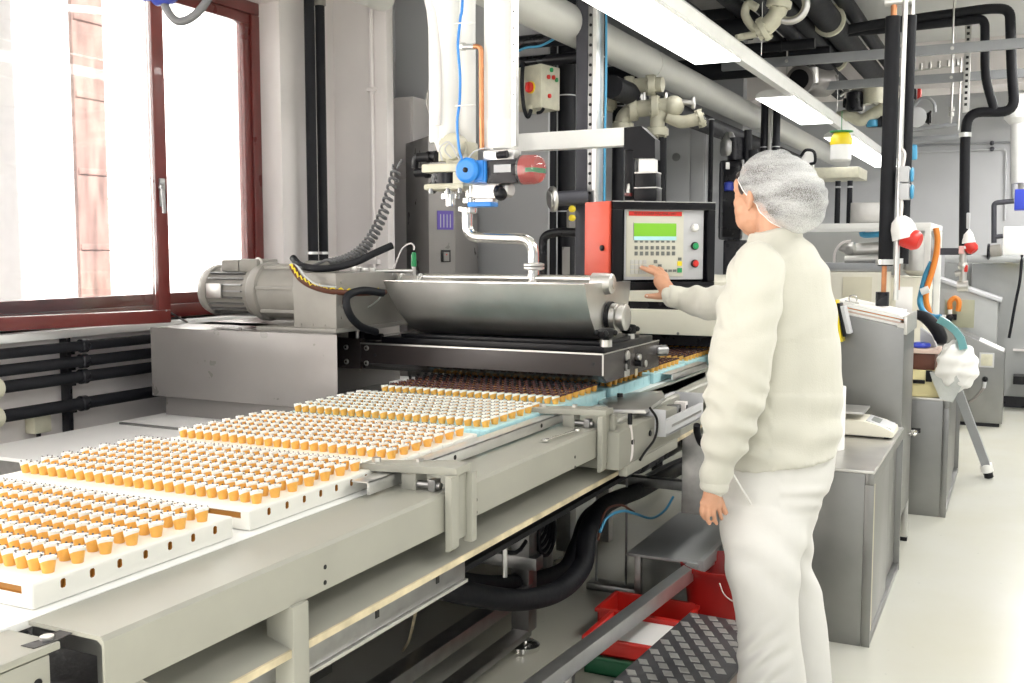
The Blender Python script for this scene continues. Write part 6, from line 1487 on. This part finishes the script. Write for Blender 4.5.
# short dark pipes and lit console shelf on the far wall
yf = 10.3
for px0, px1, l in ((836, 842, 'left of the two short black pipes rising behind the steel box'), (848, 854, 'right of the two short black pipes rising behind the steel box')):
    upipe(px0, px1, yf, .0, P(840, 181, y=yf).z, l, grp='short black pipes behind the steel box', clip=(P(840, 188, y=yf).z, P(840, 187, y=yf).z))
m = MB(); a, b = P(780, 181, y=10.6), P(862, 172, y=10.6); m.box((a.x, 10.4, a.z), (b.x, 11.0, b.z + .04), 0, .01); m.build('wall_shelf', 'valve_cream', label='cream ledge under the far end of the duct', cat='ledge')
m = MB(); c = P(806, 160, y=8.6); m.box(P(801, 172, y=8.6), P(815, 152, y=8.65), 0, .01); m.tube([P(801, 156, y=8.58), P(806, 150, y=8.56), P(814, 152, y=8.56), P(815, 162, y=8.56), P(810, 164, y=8.58)], .012, 1, 8, 4); m.build('small_box', ['paper', 'black_rubber'], label='small white box with looped black cable right of the hairnet', cat='box')
# big grey machine and boxes at the far right
ym = 10.2
t = thing('grey_machine', 'large plain grey machine cabinet at the far right end of the aisle', 'machine', (.8, 10.6, 0))
a = P(940, 262, y=ym); m = MB(); m.box((P(972, 262, y=ym).x, ym, .10), (2.6, 11.0, P(1000, 263, y=ym).z), 0, .02); m.box((P(944, 275, y=10.6).x, 10.6, .1), (.2, 11.0, a.z), 0, .02); m.build('body', 'strut_light', t)
m = MB(); m.box((P(976, 262, y=ym).x, ym + .03, 0), (2.5, 10.9, .10)); m.build('plinth', 'black_satin', t)
m = MB(); m.box((P(1013, 384, y=10.0).x, 9.98, P(1013, 384, y=10.0).z), (2.2, 10.2, P(1013, 376, y=10.0).z)); m.box((P(1013, 349, y=10.17).x, 10.17, P(1013, 351, y=10.17).z), (2.2, 10.2, P(1013, 349, y=10.17).z), 1); m.build('foot_rail', ['black_plastic', 'wall_white'], t)
q = lambda px, py, dy=0.: P(px, py, y=10.0 + dy)
m = MB(); m.cyl(q(945, 259), (2.5, 10.0, q(945, 257).z), .035, n=12); m.build('grey_pipe', 'strut_light', label='grey pipe lying along the top of the far grey machine', cat='pipe')
t = thing('white_box', 'white box on the top right edge, above the far grey machine', 'box', q(1013, 255))
m = MB(); m.box(q(1002, 255), q(1030, 227, .3), 0, .012); m.build('body', 'white_paint', t); m = MB(); m.box(q(1004, 263, .03), q(1014, 256, .2), 0, .01); m.build('yellow_foot', 'yellow', t, label='yellow foot')
m = MB(); m.tube([q(1022, 255, -.02), q(1020, 280, -.05), q(1016, 300, -.05), q(1012, 322, -.06), q(1009, 338, -.06)], .012, 0, 8, 5); m.build('power_cable', 'black_rubber', label='black cable hanging from the white box over the grey machine', cat='cable')
m = MB(); m.box(q(1014, 210), q(1040, 190, .25), 0, .01); m.cyl(q(1023, 190, .1), q(1023, 183, .1), .04, mi=1, n=12); m.build('blue_box', ['navy_bright', 'valve_cream'], label='blue box at the right edge of the photo above the white box', cat='box')
m = MB(); m.cyl(q(1022, 183, .1), q(1021, 112, .1), .085, n=22); m.lathe([(.085, 0), (.13, .05), (.13, .15), (.08, .24), (.02, .26)], q(1020, 124, .1), (0, 0, 1), n=22); m.build('white_tank', 'white_paint', label='white round tank on a column at the right edge of the photo', cat='tank')
t = thing('pump', 'small grey pump with motor beside the white box', 'pump', q(995, 258))
m = MB(); m.cyl(q(989, 252), q(1002, 250), .055, n=16, bev=.01); m.build('motor', 'motor_grey', t); m = MB(); m.cyl(q(987, 252), q(990, 252), .075, n=18, bev=.008); m.build('fan_cover', 'black_satin', t)
m = MB(); m.bend([q(994, 243), q(994, 203), q(1014, 201)], .022, .03); m.cyl(q(994, 237), q(1003, 236), .02, n=10); m.build('dark_pipe', 'post_grey', label='dark pipe frame rising from the pump to the blue box', cat='pipe')
# valve at the end of the dropping pipe, plug and socket
q = lambda px, py, dy=0.: P(px, py, y=8.0 + dy)
t = thing('drop_valve', 'valve with a red handle under the dropping black pipe', 'valve', q(963, 285))
m = MB(); m.cyl(q(963, 250), q(963, 286), .024, n=12); m.cyl(q(955, 274), q(966, 272), .02, n=10); m.cyl(q(957, 286), q(968, 286), .04, n=12); m.ball(q(963, 266), .035, n=12); m.build('body', 'steel', t)
m = MB(); m.box(q(964, 272, -.03), q(968, 265, -.01), 0, .006); m.build('red_handle', 'bright_red', t, label='red handle'); m = MB(); m.box(q(958.5, 254, -.05), q(965, 246, .05), 0, .006); m.build('red_tag', 'pink', t)
t = thing('wall_socket', 'white socket with a red plug beside the dropping black pipe', 'socket', q(969, 240))
m = MB(); m.box(q(965, 229, -.03), q(970.5, 213, .04), 0, .006); m.build('box', 'wall_grey', t); m = MB(); m.lathe([(.02, .10), (.04, .06), (.05, .0)], q(968, 243), (-.15, 0, 1), n=16); m.build('socket', 'paper', t); m = MB(); m.lathe([(.044, 0), (.044, .05), (.03, .07)], q(968, 244), (.5, -.2, -.6), n=16); m.build('plug', 'bright_red', t, label='red plug')
m = MB(); m.box(q(940, 255), q(972, 248, .05), 0, .004); m.build('cable_tray', 'post_grey', label='dark level tray behind the dropping black pipe', cat='tray'); m = MB(); m.box(q(936, 255), q(941, 246, .04), 0, .003); m.build('warning_tag', 'pink', label='pinkish tag beside the orange hose', cat='tag')
# conduits on the far wall
q = lambda px, py: P(px, py, y=YF - .03)
m = MB(); m.bend([q(905, 146), q(1013, 142), q(1013, 200)], .015, .05, n=8); m.build('wall_conduit', 'strut_grey', label='thin dark conduit bending down on the far wall', cat='conduit', group='conduits on the far wall')
m = MB(); m.bend([q(912, 153), q(1006, 149), q(1005, 220)], .012, .05, n=8); m.build('wall_conduit', 'wall_grey', label='thin pale conduit below the dark one on the far wall', cat='conduit', group='conduits on the far wall')
for px, py, l in ((992, 143, 'dark clip on the dark conduit of the far wall'), (992, 149, 'dark clip on the pale conduit of the far wall')):
    m = MB(); m.ball(q(px, py), .03, n=8); m.build('conduit_clip', 'post_grey', label=l, cat='clip')
m = MB(); m.cyl(P(912, 140, y=9.5), P(966, 137, y=9.5), .03, n=10); m.build('grey_pipe', 'strut_grey', label='grey level pipe beside the black risers, below the horn', cat='pipe')
m = MB(); m.cyl(P(908, 130, y=9.4), P(958, 124, y=9.4), .022, n=10); m.build('grey_pipe', 'strut_grey', label='thinner grey level pipe beside the black risers, at the horn', cat='pipe')
t = thing('wall_horn', 'black horn sounder and round gauge right of the black risers', 'sounder', P(927, 118, y=8.9)); q = lambda px, py, dy=0.: P(px, py, y=8.9 + dy)
m = MB(); m.cyl(q(920, 118), q(930, 118), .01, .055, n=16); m.box(q(929, 123, -.02), q(932, 111, .02), 0, .003); m.build('horn', 'black_plastic', t)
m = MB(); m.lathe([(.08, 0), (.08, .06), (.06, .07)], q(915, 118), (.2, -1, 0), n=20); m.build('gauge', 'wall_grey', t); m = MB(); m.tube([q(914, 106), q(920, 99), q(928, 98), q(934, 104), q(935, 112)], .012, 0, 8, 5); m.build('cable', 'strut_grey', t)
m = MB(); m.box(q(910, 99, .0), q(917, 90, .1), 0, .006); hb_ = m.build('junction', 'black_plastic', t); m = MB(); m.box(q(917, 99, .0), q(922, 90, .1), 0, .006); m.build('red_cap', 'bright_red', hb_, label='red cap')
m = MB(); m.cyl(q(912, 160), q(912, 145), .04, n=12, bev=.008); m.build('blue_plug', 'hose_blue', t, label='blue plug')
# ------------------------------------------------------------------ the operator
from mathutils import noise
mat('skin', (.62, .325, .205), .48, 0, .05, 30, .04, 120)
mat('skin_lip', (.60, .25, .21), .4)
mat('hair_dark', (.035, .022, .018), .5, 0, .2, 60)
mat('sweater', (.60, .588, .52), .85, 0, .02, 12, .12, 260, sheen=.3)
mat('trousers', (.72, .71, .685), .75, 0, .02, 12, .06, 300)
mat('shoe_white', (.75, .74, .72), .5)
mat('eye_white', (.8, .8, .78), .2)
PB = P(785, 738, z=0)
D0 = (PB - Vector((0, 0, CAM_H))).dot(FW)
person = thing('person', 'person in cream sweater, white trousers and white hairnet pressing the operator panel', 'person', (PB.x, PB.y, 0))
RH = RT.copy(); FH = Vector((FW.x, FW.y, 0)).normalized()
phi = math.radians(49)
vr = Vector((PB.x, PB.y, 0)).normalized(); vl = Vector((-vr.y, vr.x, 0))
F_ = (vr * math.cos(phi) + vl * math.sin(phi)).normalized(); L_ = Vector((-F_.y, F_.x, 0))
def ering(xl, yl, xr, yr, dd, hd, n=30, pw=2.25):
    d = D0 + dd; a, b = P(xl, yl, d=d), P(xr, yr, d=d); c = (a + b) / 2; u = (b - a) / 2
    out = []
    for k in range(n):
        t_ = 2 * PI * k / n; ct, st = math.cos(t_), math.sin(t_)
        out.append(c + u * math.copysign(abs(ct) ** (2 / pw), ct) + FH * (hd * math.copysign(abs(st) ** (2 / pw), st)))
    return out
def limb(m, pts, rad, n=16, smooth=4, caps=True):
    m.tube(pts, 1, 0, n, smooth, radii=rad)
    if caps: m.ball(pts[0], rad[0] * .985, n=14); m.ball(pts[-1], rad[-1] * .985, n=14)
def fuse(m, name, voxel, it=6, fac=.5, disp=None):
    me = m.mesh(name, ['skin']); o = bpy.data.objects.new('f', me); COL.objects.link(o)
    r = o.modifiers.new('r', 'REMESH'); r.mode = 'VOXEL'; r.voxel_size = voxel; r.use_smooth_shade = True
    s = o.modifiers.new('s', 'SMOOTH'); s.iterations = it; s.factor = fac
    dg = bpy.context.evaluated_depsgraph_get(); out = bpy.data.meshes.new_from_object(o.evaluated_get(dg))
    bpy.data.objects.remove(o); bpy.data.meshes.remove(me); out.name = name
    if disp:
        ns = [v.normal.copy() for v in out.vertices]
        for v, n in zip(out.vertices, ns): v.co += n * disp(v.co, n)
    out.polygons.foreach_set('use_smooth', [True] * len(out.polygons))
    return out
def wear(me, mt):
    me.materials.clear(); me.materials.append(MATS[mt]); return me

# joints of the two arms
nearA = [(758, 268, -.13), (751, 300, -.16), (743, 340, -.18), (738, 378, -.185), (732, 410, -.18), (725, 440, -.165), (718, 466, -.15), (714, 487, -.145)]
nearW = [27, 31, 32, 31, 29, 24, 17, 13.5]
NA = [P(a, b, d=D0 + c) for a, b, c in nearA]; NR = [w / FPX * (D0 - .16) for w in nearW]
hitp = on_panel(641.5, 267.5, .012)
dh = (hitp - Vector((0, 0, CAM_H))).dot(FW)
farA = [(778, 284, .12), (752, 297, .22), (726, 303, .36), (706, 303, .48), (688, 300, .58), (671, 295.5, dh - D0 - .11)]
FA = [P(a, b, d=D0 + c) for a, b, c in farA]; FR = [(w / FPX) * (D0 + c[2]) for w, c in zip((28, 25, 20, 17, 13, 10.5), farA)]

# ---- skin: one continuous body
m = MB()
HCEN = P(767, 194, d=D0)
def H(f, l, z): return HCEN + F_ * f + L_ * l + Vector((0, 0, z))
def eb(c, rf, rl, rz, n=20):
    g = bmesh.ops.create_uvsphere(m.bm, u_segments=n, v_segments=n // 2 + 2, radius=1, matrix=Matrix.Translation(c) @ Matrix((F_, L_, Vector((0, 0, 1)))).transposed().to_4x4() @ Matrix.Diagonal((rf, rl, rz, 1)))
eb(H(-.008, 0, .018), .094, .074, .088); eb(H(.030, 0, -.055), .062, .058, .074); eb(H(.054, 0, -.098), .030, .032, .022)
eb(H(.068, 0, -.030), .028, .050, .050); eb(H(.078, 0, .030), .022, .052, .030)
m.tube([H(.090, 0, .012), H(.098, 0, -.010), H(.108, 0, -.030), H(.094, 0, -.040)], .01, 0, 10, 4, radii=[.009, .011, .0125, .009])
eb(H(.096, .011, -.037), .010, .008, .007, 10); eb(H(.096, -.011, -.037), .010, .008, .007, 10)
eb(H(.092, 0, -.066), .010, .023, .006, 12); eb(H(.089, 0, -.076), .010, .020, .007, 12)
for s in (1, -1):
    eb(H(.060, .038 * s, -.024), .026, .024, .026, 16); eb(H(.046, .036 * s, -.066), .036, .024, .040, 16); eb(H(.050, .034 * s, -.045), .034, .030, .040, 16); eb(H(.078, .032 * s, .014), .012, .022, .010, 12); eb(H(.070, .036 * s, -.002), .0125, .020, .016, 12)
    rr = [H(.002, .073 * s, .004), H(-.010, .079 * s, .002), H(-.016, .081 * s, -.016), H(-.010, .077 * s, -.032), H(.000, .072 * s, -.044)]
    m.tube(rr, .006, 0, 8, 4); eb(H(-.002, .073 * s, -.018), .014, .006, .024, 12); eb(H(.001, .072 * s, -.042), .008, .006, .008, 8)
limb(m, [H(-.030, 0, -.05), H(-.036, 0, -.10), H(-.050, 0, -.155), H(-.06, 0, -.21)], [.056, .054, .056, .058], 18)
# inner trunk and limbs under the clothes, so that the figure is one piece
C1, C2, C3 = P(780, 300, d=D0), P(784, 360, d=D0), P(782, 440, d=D0)
limb(m, [H(-.06, 0, -.19), C1, C2, C3, P(776, 490, d=D0)], [.056, .080, .085, .080, .06], 16)
limb(m, [C1, NA[0]] + NA[1:], [.05, .045, .043, .041, .040, .038, .034, .029, .025], 14)
limb(m, [C1, FA[0]] + FA[1:], [.06, .045, .043, .041, .038, .031, .0255], 14)
for pts in ([(765, 520, -.04), (764, 600, -.075), (771, 690, -.07), (774, 742, -.06)], [(784, 520, .07), (795, 600, .12), (803, 680, .13), (808, 728, .13)]):
    limb(m, [P(a, b, d=D0 + c) for a, b, c in pts], [.050, .045, .042, .036], 14)
# hands. each finger is its own tapering chain rooted in the palm
def finger(pts, r):
    n_ = len(pts); limb(m, pts, [r * (1 - .22 * i / (n_ - 1)) for i in range(n_)], 10, 3)
# far hand, pressing a key: palm from the wrist (671,295) to the knuckles
dw = dh - D0
hp = lambda px, py, dd: P(px, py, d=D0 + dw + dd)
wr = FA[-1]
knu = [hp(655.5, 272.5, -.032), hp(660.5, 273.5, -.040), hp(664.5, 276.5, -.044), hp(667.5, 281, -.044)]
palm = [(wr, .0245), (hp(666, 288, -.07), .028), (hp(660.5, 281, -.05), .026)]
limb(m, [p_[0] for p_ in palm], [p_[1] for p_ in palm], 14)
for k in knu: limb(m, [hp(667, 291, -.075), k.lerp(hp(664, 284, -.06), .35), k], [.017, .0145, .0112], 10, 3)
finger([knu[0], hp(650, 271, -.030), hp(645.5, 269, -.020), hitp], .0108)
finger([knu[1], hp(655, 268.5, -.028), hp(651.5, 267, -.016), hp(649.5, 267, -.006)], .0098)
finger([knu[2], hp(661.5, 270, -.026), hp(658.5, 268.5, -.014), hp(656.5, 269, -.004)], .0094)
finger([knu[3], hp(666.5, 275.5, -.026), hp(664.5, 273, -.012), hp(663, 273, -.004)], .0085)
limb(m, [hp(666, 293, -.085), hp(660.5, 296.0, -.075), hp(653, 296.2, -.068), hp(646.5, 296, -.064)], [.017, .0135, .0105, .0085], 10, 3)
# near hand, hanging relaxed, back of the hand towards the camera
dn = -.145
np_ = lambda px, py, dd=0.: P(px, py, d=D0 + dn + dd)
limb(m, [NA[-1], np_(712.5, 494, 0), np_(710.5, 501, .002)], [.023, .026, .025], 14)
kk = [np_(703.5, 503, -.004), np_(708.5, 505.5, -.010), np_(713.5, 506.5, -.008), np_(718, 506, .0)]
for k in kk: limb(m, [np_(712, 494, 0), k], [.018, .0112], 10, 1)
finger([kk[0], np_(701.5, 510, -.004), np_(702.5, 515, .002), np_(705, 518.5, .012)], .0076)
finger([kk[1], np_(707.5, 513, -.010), np_(707.5, 519, -.002), np_(709.5, 523.5, .008)], .0078)
finger([kk[2], np_(714, 514, -.008), np_(714.5, 519.5, .004), np_(716.5, 523.5, .014)], .0077)
finger([kk[3], np_(720, 512.5, .002), np_(721, 516.5, .012), np_(721.5, 519, .022)], .0070)
limb(m, [np_(715, 495, .0), np_(719.5, 501, .012), np_(722.5, 507.5, .02), np_(725.5, 512.5, .022)], [.015, .0125, .0105, .0085], 10, 3)
body = place('body', wear(fuse(m, 'body', .0030, 5, .5), 'skin'), person)
m = MB()
for s in (1, -1): m.ball(H(.0735, .029 * s, -.002), .0105, n=14); m.ball(H(.0805, .029 * s, -.002), .0050, 1, 10)
m.build('eye', ['eye_white', 'brown'], person)
m = MB()
for s in (1, -1): m.tube([H(.091, .016 * s, .020), H(.0895, .030 * s, .024), H(.080, .044 * s, .020)], .0028, 0, 6, 4)
m.build('eyebrow', 'hair_dark', person)
m = MB(); m.tube([H(.093, .022, -.070), H(.1015, .006, -.068), H(.1015, -.006, -.068), H(.093, -.022, -.070)], .0038, 0, 8, 4); m.build('lips', 'skin_lip', person)
# nails on the hand at the panel
m = MB()
for a_, b_ in ((hitp, hp(645.5, 269, -.020)), (hp(649.5, 267, -.006), hp(651.5, 267, -.016)), (hp(656.5, 269, -.004), hp(658.5, 268.5, -.014)), (hp(646.5, 296, -.064), hp(653, 296.2, -.068))):
    d = (b_ - a_).normalized(); up_ = (-FW - d * (-FW).dot(d)).normalized(); m.ball(a_ + d * .002 + up_ * .0058, .0042, n=8, sc=(1, 1, .9))
m.build('fingernails', 'skin_folder', person)
# hair and hairnet
m = MB()
def ebh(c, rf, rl, rz, n=26): bmesh.ops.create_uvsphere(m.bm, u_segments=n, v_segments=n // 2, radius=1, matrix=Matrix.Translation(c) @ Matrix((F_, L_, Vector((0, 0, 1)))).transposed().to_4x4() @ Matrix.Diagonal((rf, rl, rz, 1)))
ebh(H(-.020, 0, .026), .094, .0785, .087); ebh(H(-.112, 0, -.03), .072, .066, .066); ebh(H(-.070, 0, -.035), .055, .060, .055)
ebh(H(.028, .047, .024), .034, .0235, .036)
ebh(H(.028, -.047, .024), .034, .0235, .036)
m.tube([H(.076, .03, .062), H(.070, .042, .058), H(.060, .058, .048)], .008, 0, 8, 4)
hair = place('hair', wear(fuse(m, 'hair', .004, 3, .5), 'hair_dark'), person)
hm = mat('hairnet_fabric', (.80, .81, .82), .8)
def net_nodes(mm):
    nt = mm.node_tree; N = nt.nodes; L = nt.links; b = N['Principled BSDF']
    tc = N.new('ShaderNodeTexCoord'); nz = N.new('ShaderNodeTexNoise'); nz.inputs['Scale'].default_value = 7; nz.inputs['Detail'].default_value = 4
    mp = N.new('ShaderNodeMapping'); mp.inputs['Rotation'].default_value = (.5, .35, .6); mp.inputs['Scale'].default_value = (1, 1, 4.5); L.new(tc.outputs['Object'], mp.inputs['Vector']); L.new(mp.outputs['Vector'], nz.inputs['Vector'])
    wv = N.new('ShaderNodeTexNoise'); wv.inputs['Scale'].default_value = 420; wv.inputs['Detail'].default_value = 2; L.new(tc.outputs['Object'], wv.inputs['Vector'])
    ad = N.new('ShaderNodeMath'); ad.operation = 'ADD'; L.new(nz.outputs['Fac'], ad.inputs[0]); L.new(wv.outputs['Fac'], ad.inputs[1])
    mr = N.new('ShaderNodeMapRange'); mr.inputs['From Min'].default_value = .75; mr.inputs['From Max'].default_value = 1.25; mr.inputs['To Min'].default_value = .20; mr.inputs['To Max'].default_value = .70
    L.new(ad.outputs[0], mr.inputs['Value']); L.new(mr.outputs['Result'], b.inputs['Alpha'])
net_nodes(hm)
m = MB()
def scr(px, py, dd): return P(px, py, d=D0 + dd)
ebh(H(-.020, 0, .034), .107, .088, .092); ebh(H(-.075, 0, .012), .092, .088, .088); ebh(H(-.108, 0, -.018), .090, .084, .086); ebh(H(-.120, 0, -.044), .074, .072, .070); ebh(H(-.065, 0, -.035), .075, .080, .066)
def netfold(co, n):
    w = co - HCEN; u = w.dot(F_); v = w.z; 
    return .0034 * math.sin(150 * v + 60 * u + 5 * noise.noise(co * 9)) * max(0, noise.noise(co * 8) + .35) + .0035 * noise.noise(co * 16)
nm_ = fuse(m, 'hairnet', .0045, 8, .5, netfold)
# open the net over the face and neck: only what lies above the elastic edge stays
bm = bmesh.new(); bm.from_mesh(nm_)
pn_ = (F_ * .72 + Vector((0, 0, -1)) * .69).normalized(); p0_ = H(.026, 0, .016)
bmesh.ops.bisect_plane(bm, geom=bm.verts[:] + bm.edges[:] + bm.faces[:], plane_co=p0_, plane_no=pn_, clear_outer=True)
edge_pts = [v.co.copy() for v in bm.verts if any(len(e.link_faces) == 1 for e in v.link_edges)]
bm.to_mesh(nm_); bm.free()
nm_.polygons.foreach_set('use_smooth', [True] * len(nm_.polygons))
net = place('hairnet', wear(nm_, 'hairnet_fabric'), person, label='white see-through hairnet')
ce = sum(edge_pts, Vector()) / len(edge_pts); ex = pn_.orthogonal().normalized(); ey = pn_.cross(ex)
edge_pts.sort(key=lambda q: math.atan2((q - ce).dot(ey), (q - ce).dot(ex)))
st_ = max(1, len(edge_pts) // 70); ep = edge_pts[::st_]; ep.append(ep[0])
m = MB(); m.tube(ep, .0018, 0, 6, 1); m.build('elastic_edge', 'paper', net)

# ---- sweater: trunk with high collar and two sleeves in one piece
m = MB()
T = [(755, 231, 797, 227, -.01, .072), (750, 239, 801, 234, -.01, .078), (741, 246, 808, 242, 0, .095), (733, 256, 818, 254, 0, .115), (729, 272, 826, 270, 0, .130), (727, 300, 832, 298, 0, .140), (727, 330, 836, 328, 0, .142), (727, 365, 839.5, 362, 0, .138), (726, 400, 840.5, 396, 0, .135), (724, 430, 839, 424, 0, .140), (724, 455, 837.5, 441, 0, .146), (726, 468, 835.5, 450, 0, .148)]
m.rings([ering(*t_) for t_ in T[::-1]])
limb(m, NA, NR, 18); limb(m, FA, FR, 18)
limb(m, [P(772, 272, d=D0 + .02), FA[0]], [.085, .082], 16, 1)
def foldS(co, n):
    q = px_of(co); x, y = q[0], q[1]; v = 0.
    # soft drag folds: across the sleeve at the elbow, along the back, gathers above the hem
    v += .0030 * math.sin(.16 * y + .10 * x + 3 * noise.noise(co * 5)) * (1 if y < 340 else .5)
    if x < 770: v += .0045 * math.sin(.26 * y - .12 * x + 4 * noise.noise(co * 6)) * max(0, 1 - abs(y - 410) / 70)
    if y > 395: v += .0040 * math.sin(.22 * (y - .1 * x) + 5 * noise.noise(co * 4))
    if x < 735 and y < 330: v += .0035 * math.sin(.35 * x - .1 * y)
    return v + .003 * noise.noise(co * 9)
me = fuse(m, 'sweater', .006, 8, .5, foldS)
swt = place('sweater', wear(me, 'sweater'), person, label='cream long-sleeved sweater')
m = MB(); c = NA[-1]; d = (NA[-1] - NA[-2]).normalized(); m.tube([c - d * .022, c - d * .012, c + d * .004, c + d * .012], 1, 0, 20, 3, radii=[.0375, .040, .0395, .034])
c = FA[-1]; d = (FA[-1] - FA[-2]).normalized(); m.tube([c - d * .03, c - d * .015, c + d * .006, c + d * .014], 1, 0, 20, 3, radii=[.037, .0375, .036, .031]); m.build('cuff', 'sweater', swt)
m = MB(); m.rings([ering(748.5, 246.5, 802, 241, -.01, .080), ering(748, 241, 801.5, 235, -.01, .080), ering(750, 234.5, 800, 228.5, -.01, .076), ering(752, 233.5, 797, 228, -.01, .070)]); m.build('collar', 'sweater', swt)

# ---- trousers: seat and two loose legs in one piece
m = MB()
S_ = [(735, 440, 832, 430, .01, .125), (727, 462, 834, 450, .01, .138), (722, 485, 830, 478, .01, .146), (720.5, 505, 818, 500, .01, .142), (721, 528, 813, 522, .01, .135), (723, 545, 808, 540, .01, .12)]
m.rings([ering(*t_) for t_ in S_[::-1]])
N_ = [(721, 500, 812, 498, -.02, .115), (721.5, 530, 806, 528, -.05, .108), (724.5, 560, 800, 559, -.075, .100), (730, 590, 797.5, 589, -.08, .094), (736, 615, 797, 614, -.08, .090), (738.5, 640, 800, 640, -.075, .088), (738.5, 665, 803.5, 665, -.07, .090), (738.5, 690, 806, 690, -.06, .092), (739, 720, 808, 720, -.06, .094), (741, 748, 808, 748, -.06, .092)]
m.rings([ering(*t_) for t_ in N_[::-1]])
G_ = [(745, 500, 817, 498, .09, .10), (752, 535, 811, 533, .11, .10), (757, 565, 811, 564, .125, .095), (762, 590, 820, 589, .13, .092), (766, 615, 824.5, 615, .13, .088), (770, 641, 827.5, 641, .13, .086), (774, 683, 831, 683, .13, .086), (778, 728, 833, 728, .13, .086)]
m.rings([ering(*t_) for t_ in G_[::-1]])
def foldT(co, n):
    q = px_of(co); x, y = q[0], q[1]; v = .0025 * noise.noise(co * 7)
    if y > 610: v += .0065 * math.sin(.30 * y + .22 * x + 3 * noise.noise(co * 7)) * max(0, 1 - abs(x - 760) / 38) * min(1, (y - 610) / 40)
    v += .0042 * math.sin(.13 * y - .10 * x + 3 * noise.noise(co * 4)) * max(0, 1 - abs(y - 557) / 75)
    if x > 780: v += .003 * math.sin(.4 * y) * max(0, 1 - abs(y - 498) / 24)
    return v
me = fuse(m, 'trousers', .006, 7, .5, foldT)
tro = place('trousers', wear(me, 'trousers'), person, label='loose white trousers')
m = MB(); a, b = P(729, 469, d=D0 - .15), P(751, 504, d=D0 - .145)
pts = [P(731 + 20 * k / 5, 471 + 33 * k / 5, d=D0 - .135 - .012 * math.sin(PI * k / 5)) for k in range(6)]
m.tube(pts, .0035, 0, 6, 3); m.build('pocket_seam', 'trousers', tro)
# ---- shoes
for (px, dd) in ((773, -.07), (806, .13)):
    c = P(px, 700, d=D0 + dd); c = Vector((c.x, c.y, 0))
    m = MB(); rs = []
    for t_, w, h in ((-.105, .020, .055), (-.09, .032, .075), (-.04, .036, .085), (.02, .039, .080), (.08, .045, .060), (.125, .042, .046), (.155, .026, .034)):
        ce_ = c + F_ * t_; rs.append([ce_ + L_ * (w * math.cos(a_)) + Vector((0, 0, max(.004, h / 2 + h / 2 * math.sin(a_)))) for a_ in [2 * PI * k / 18 for k in range(18)]])
    m.rings(rs); sh = m.build('shoe', 'shoe_white', person)

# ------------------------------------------------------------------ far-apart pieces of one part become parts of their own
def split_far(o):
    me = o.data; n = len(me.vertices); par = list(range(n))
    def find(a):
        while par[a] != a: par[a] = par[par[a]]; a = par[a]
        return a
    for e in me.edges:
        a, b = find(e.vertices[0]), find(e.vertices[1])
        if a != b: par[a] = b
    box = {}
    for v in me.vertices:
        r = find(v.index); b = box.setdefault(r, [list(v.co), list(v.co)])
        for i in range(3): b[0][i] = min(b[0][i], v.co[i]); b[1][i] = max(b[1][i], v.co[i])
    ks = list(box)
    if len(ks) < 2 or len(ks) > 60: return
    grp = {k: k for k in ks}
    def gf(a):
        while grp[a] != a: a = grp[a]
        return a
    for i, a in enumerate(ks):
        for b in ks[i + 1:]:
            A, B = box[a], box[b]; sz = max(max(A[1][q] - A[0][q] for q in range(3)), max(B[1][q] - B[0][q] for q in range(3)))
            gap = math.sqrt(sum(max(0, A[0][q] - B[1][q], B[0][q] - A[1][q]) ** 2 for q in range(3)))
            if gap <= max(.02, .5 * sz): grp[gf(a)] = gf(b)
    roots = sorted({gf(k) for k in ks})
    if len(roots) < 2: return
    base = o.location.copy(); lab = o.get('label')
    for ri, rt_ in enumerate(roots):
        bm = bmesh.new(); bm.from_mesh(me); bm.verts.ensure_lookup_table()
        bmesh.ops.delete(bm, geom=[v for v in bm.verts if gf(find(v.index)) != rt_], context='VERTS')
        m2 = bpy.data.meshes.new(me.name)
        for mm in me.materials: m2.materials.append(mm)
        bm.to_mesh(m2); bm.free()
        xs = [v.co for v in m2.vertices]; c = Vector(((min(p.x for p in xs) + max(p.x for p in xs)) / 2, (min(p.y for p in xs) + max(p.y for p in xs)) / 2, min(p.z for p in xs)))
        m2.transform(Matrix.Translation(-c))
        if ri == 0:
            for ch in o.children: ch.location -= c
            o.data = m2; o.location = base + c
        else:
            q = bpy.data.objects.new(o.name.split('.')[0], m2); COL.objects.link(q); q.parent = o.parent; q.location = base + c
            if lab: q['label'] = lab
for o in list(SC.objects):
    if o.type == 'MESH' and o.parent is not None and o.get('kind') is None and o.name.split('.')[0] not in ('filling', 'body', 'side_rail', 'eye'):
        if len(o.data.vertices) < 30000: split_far(o)
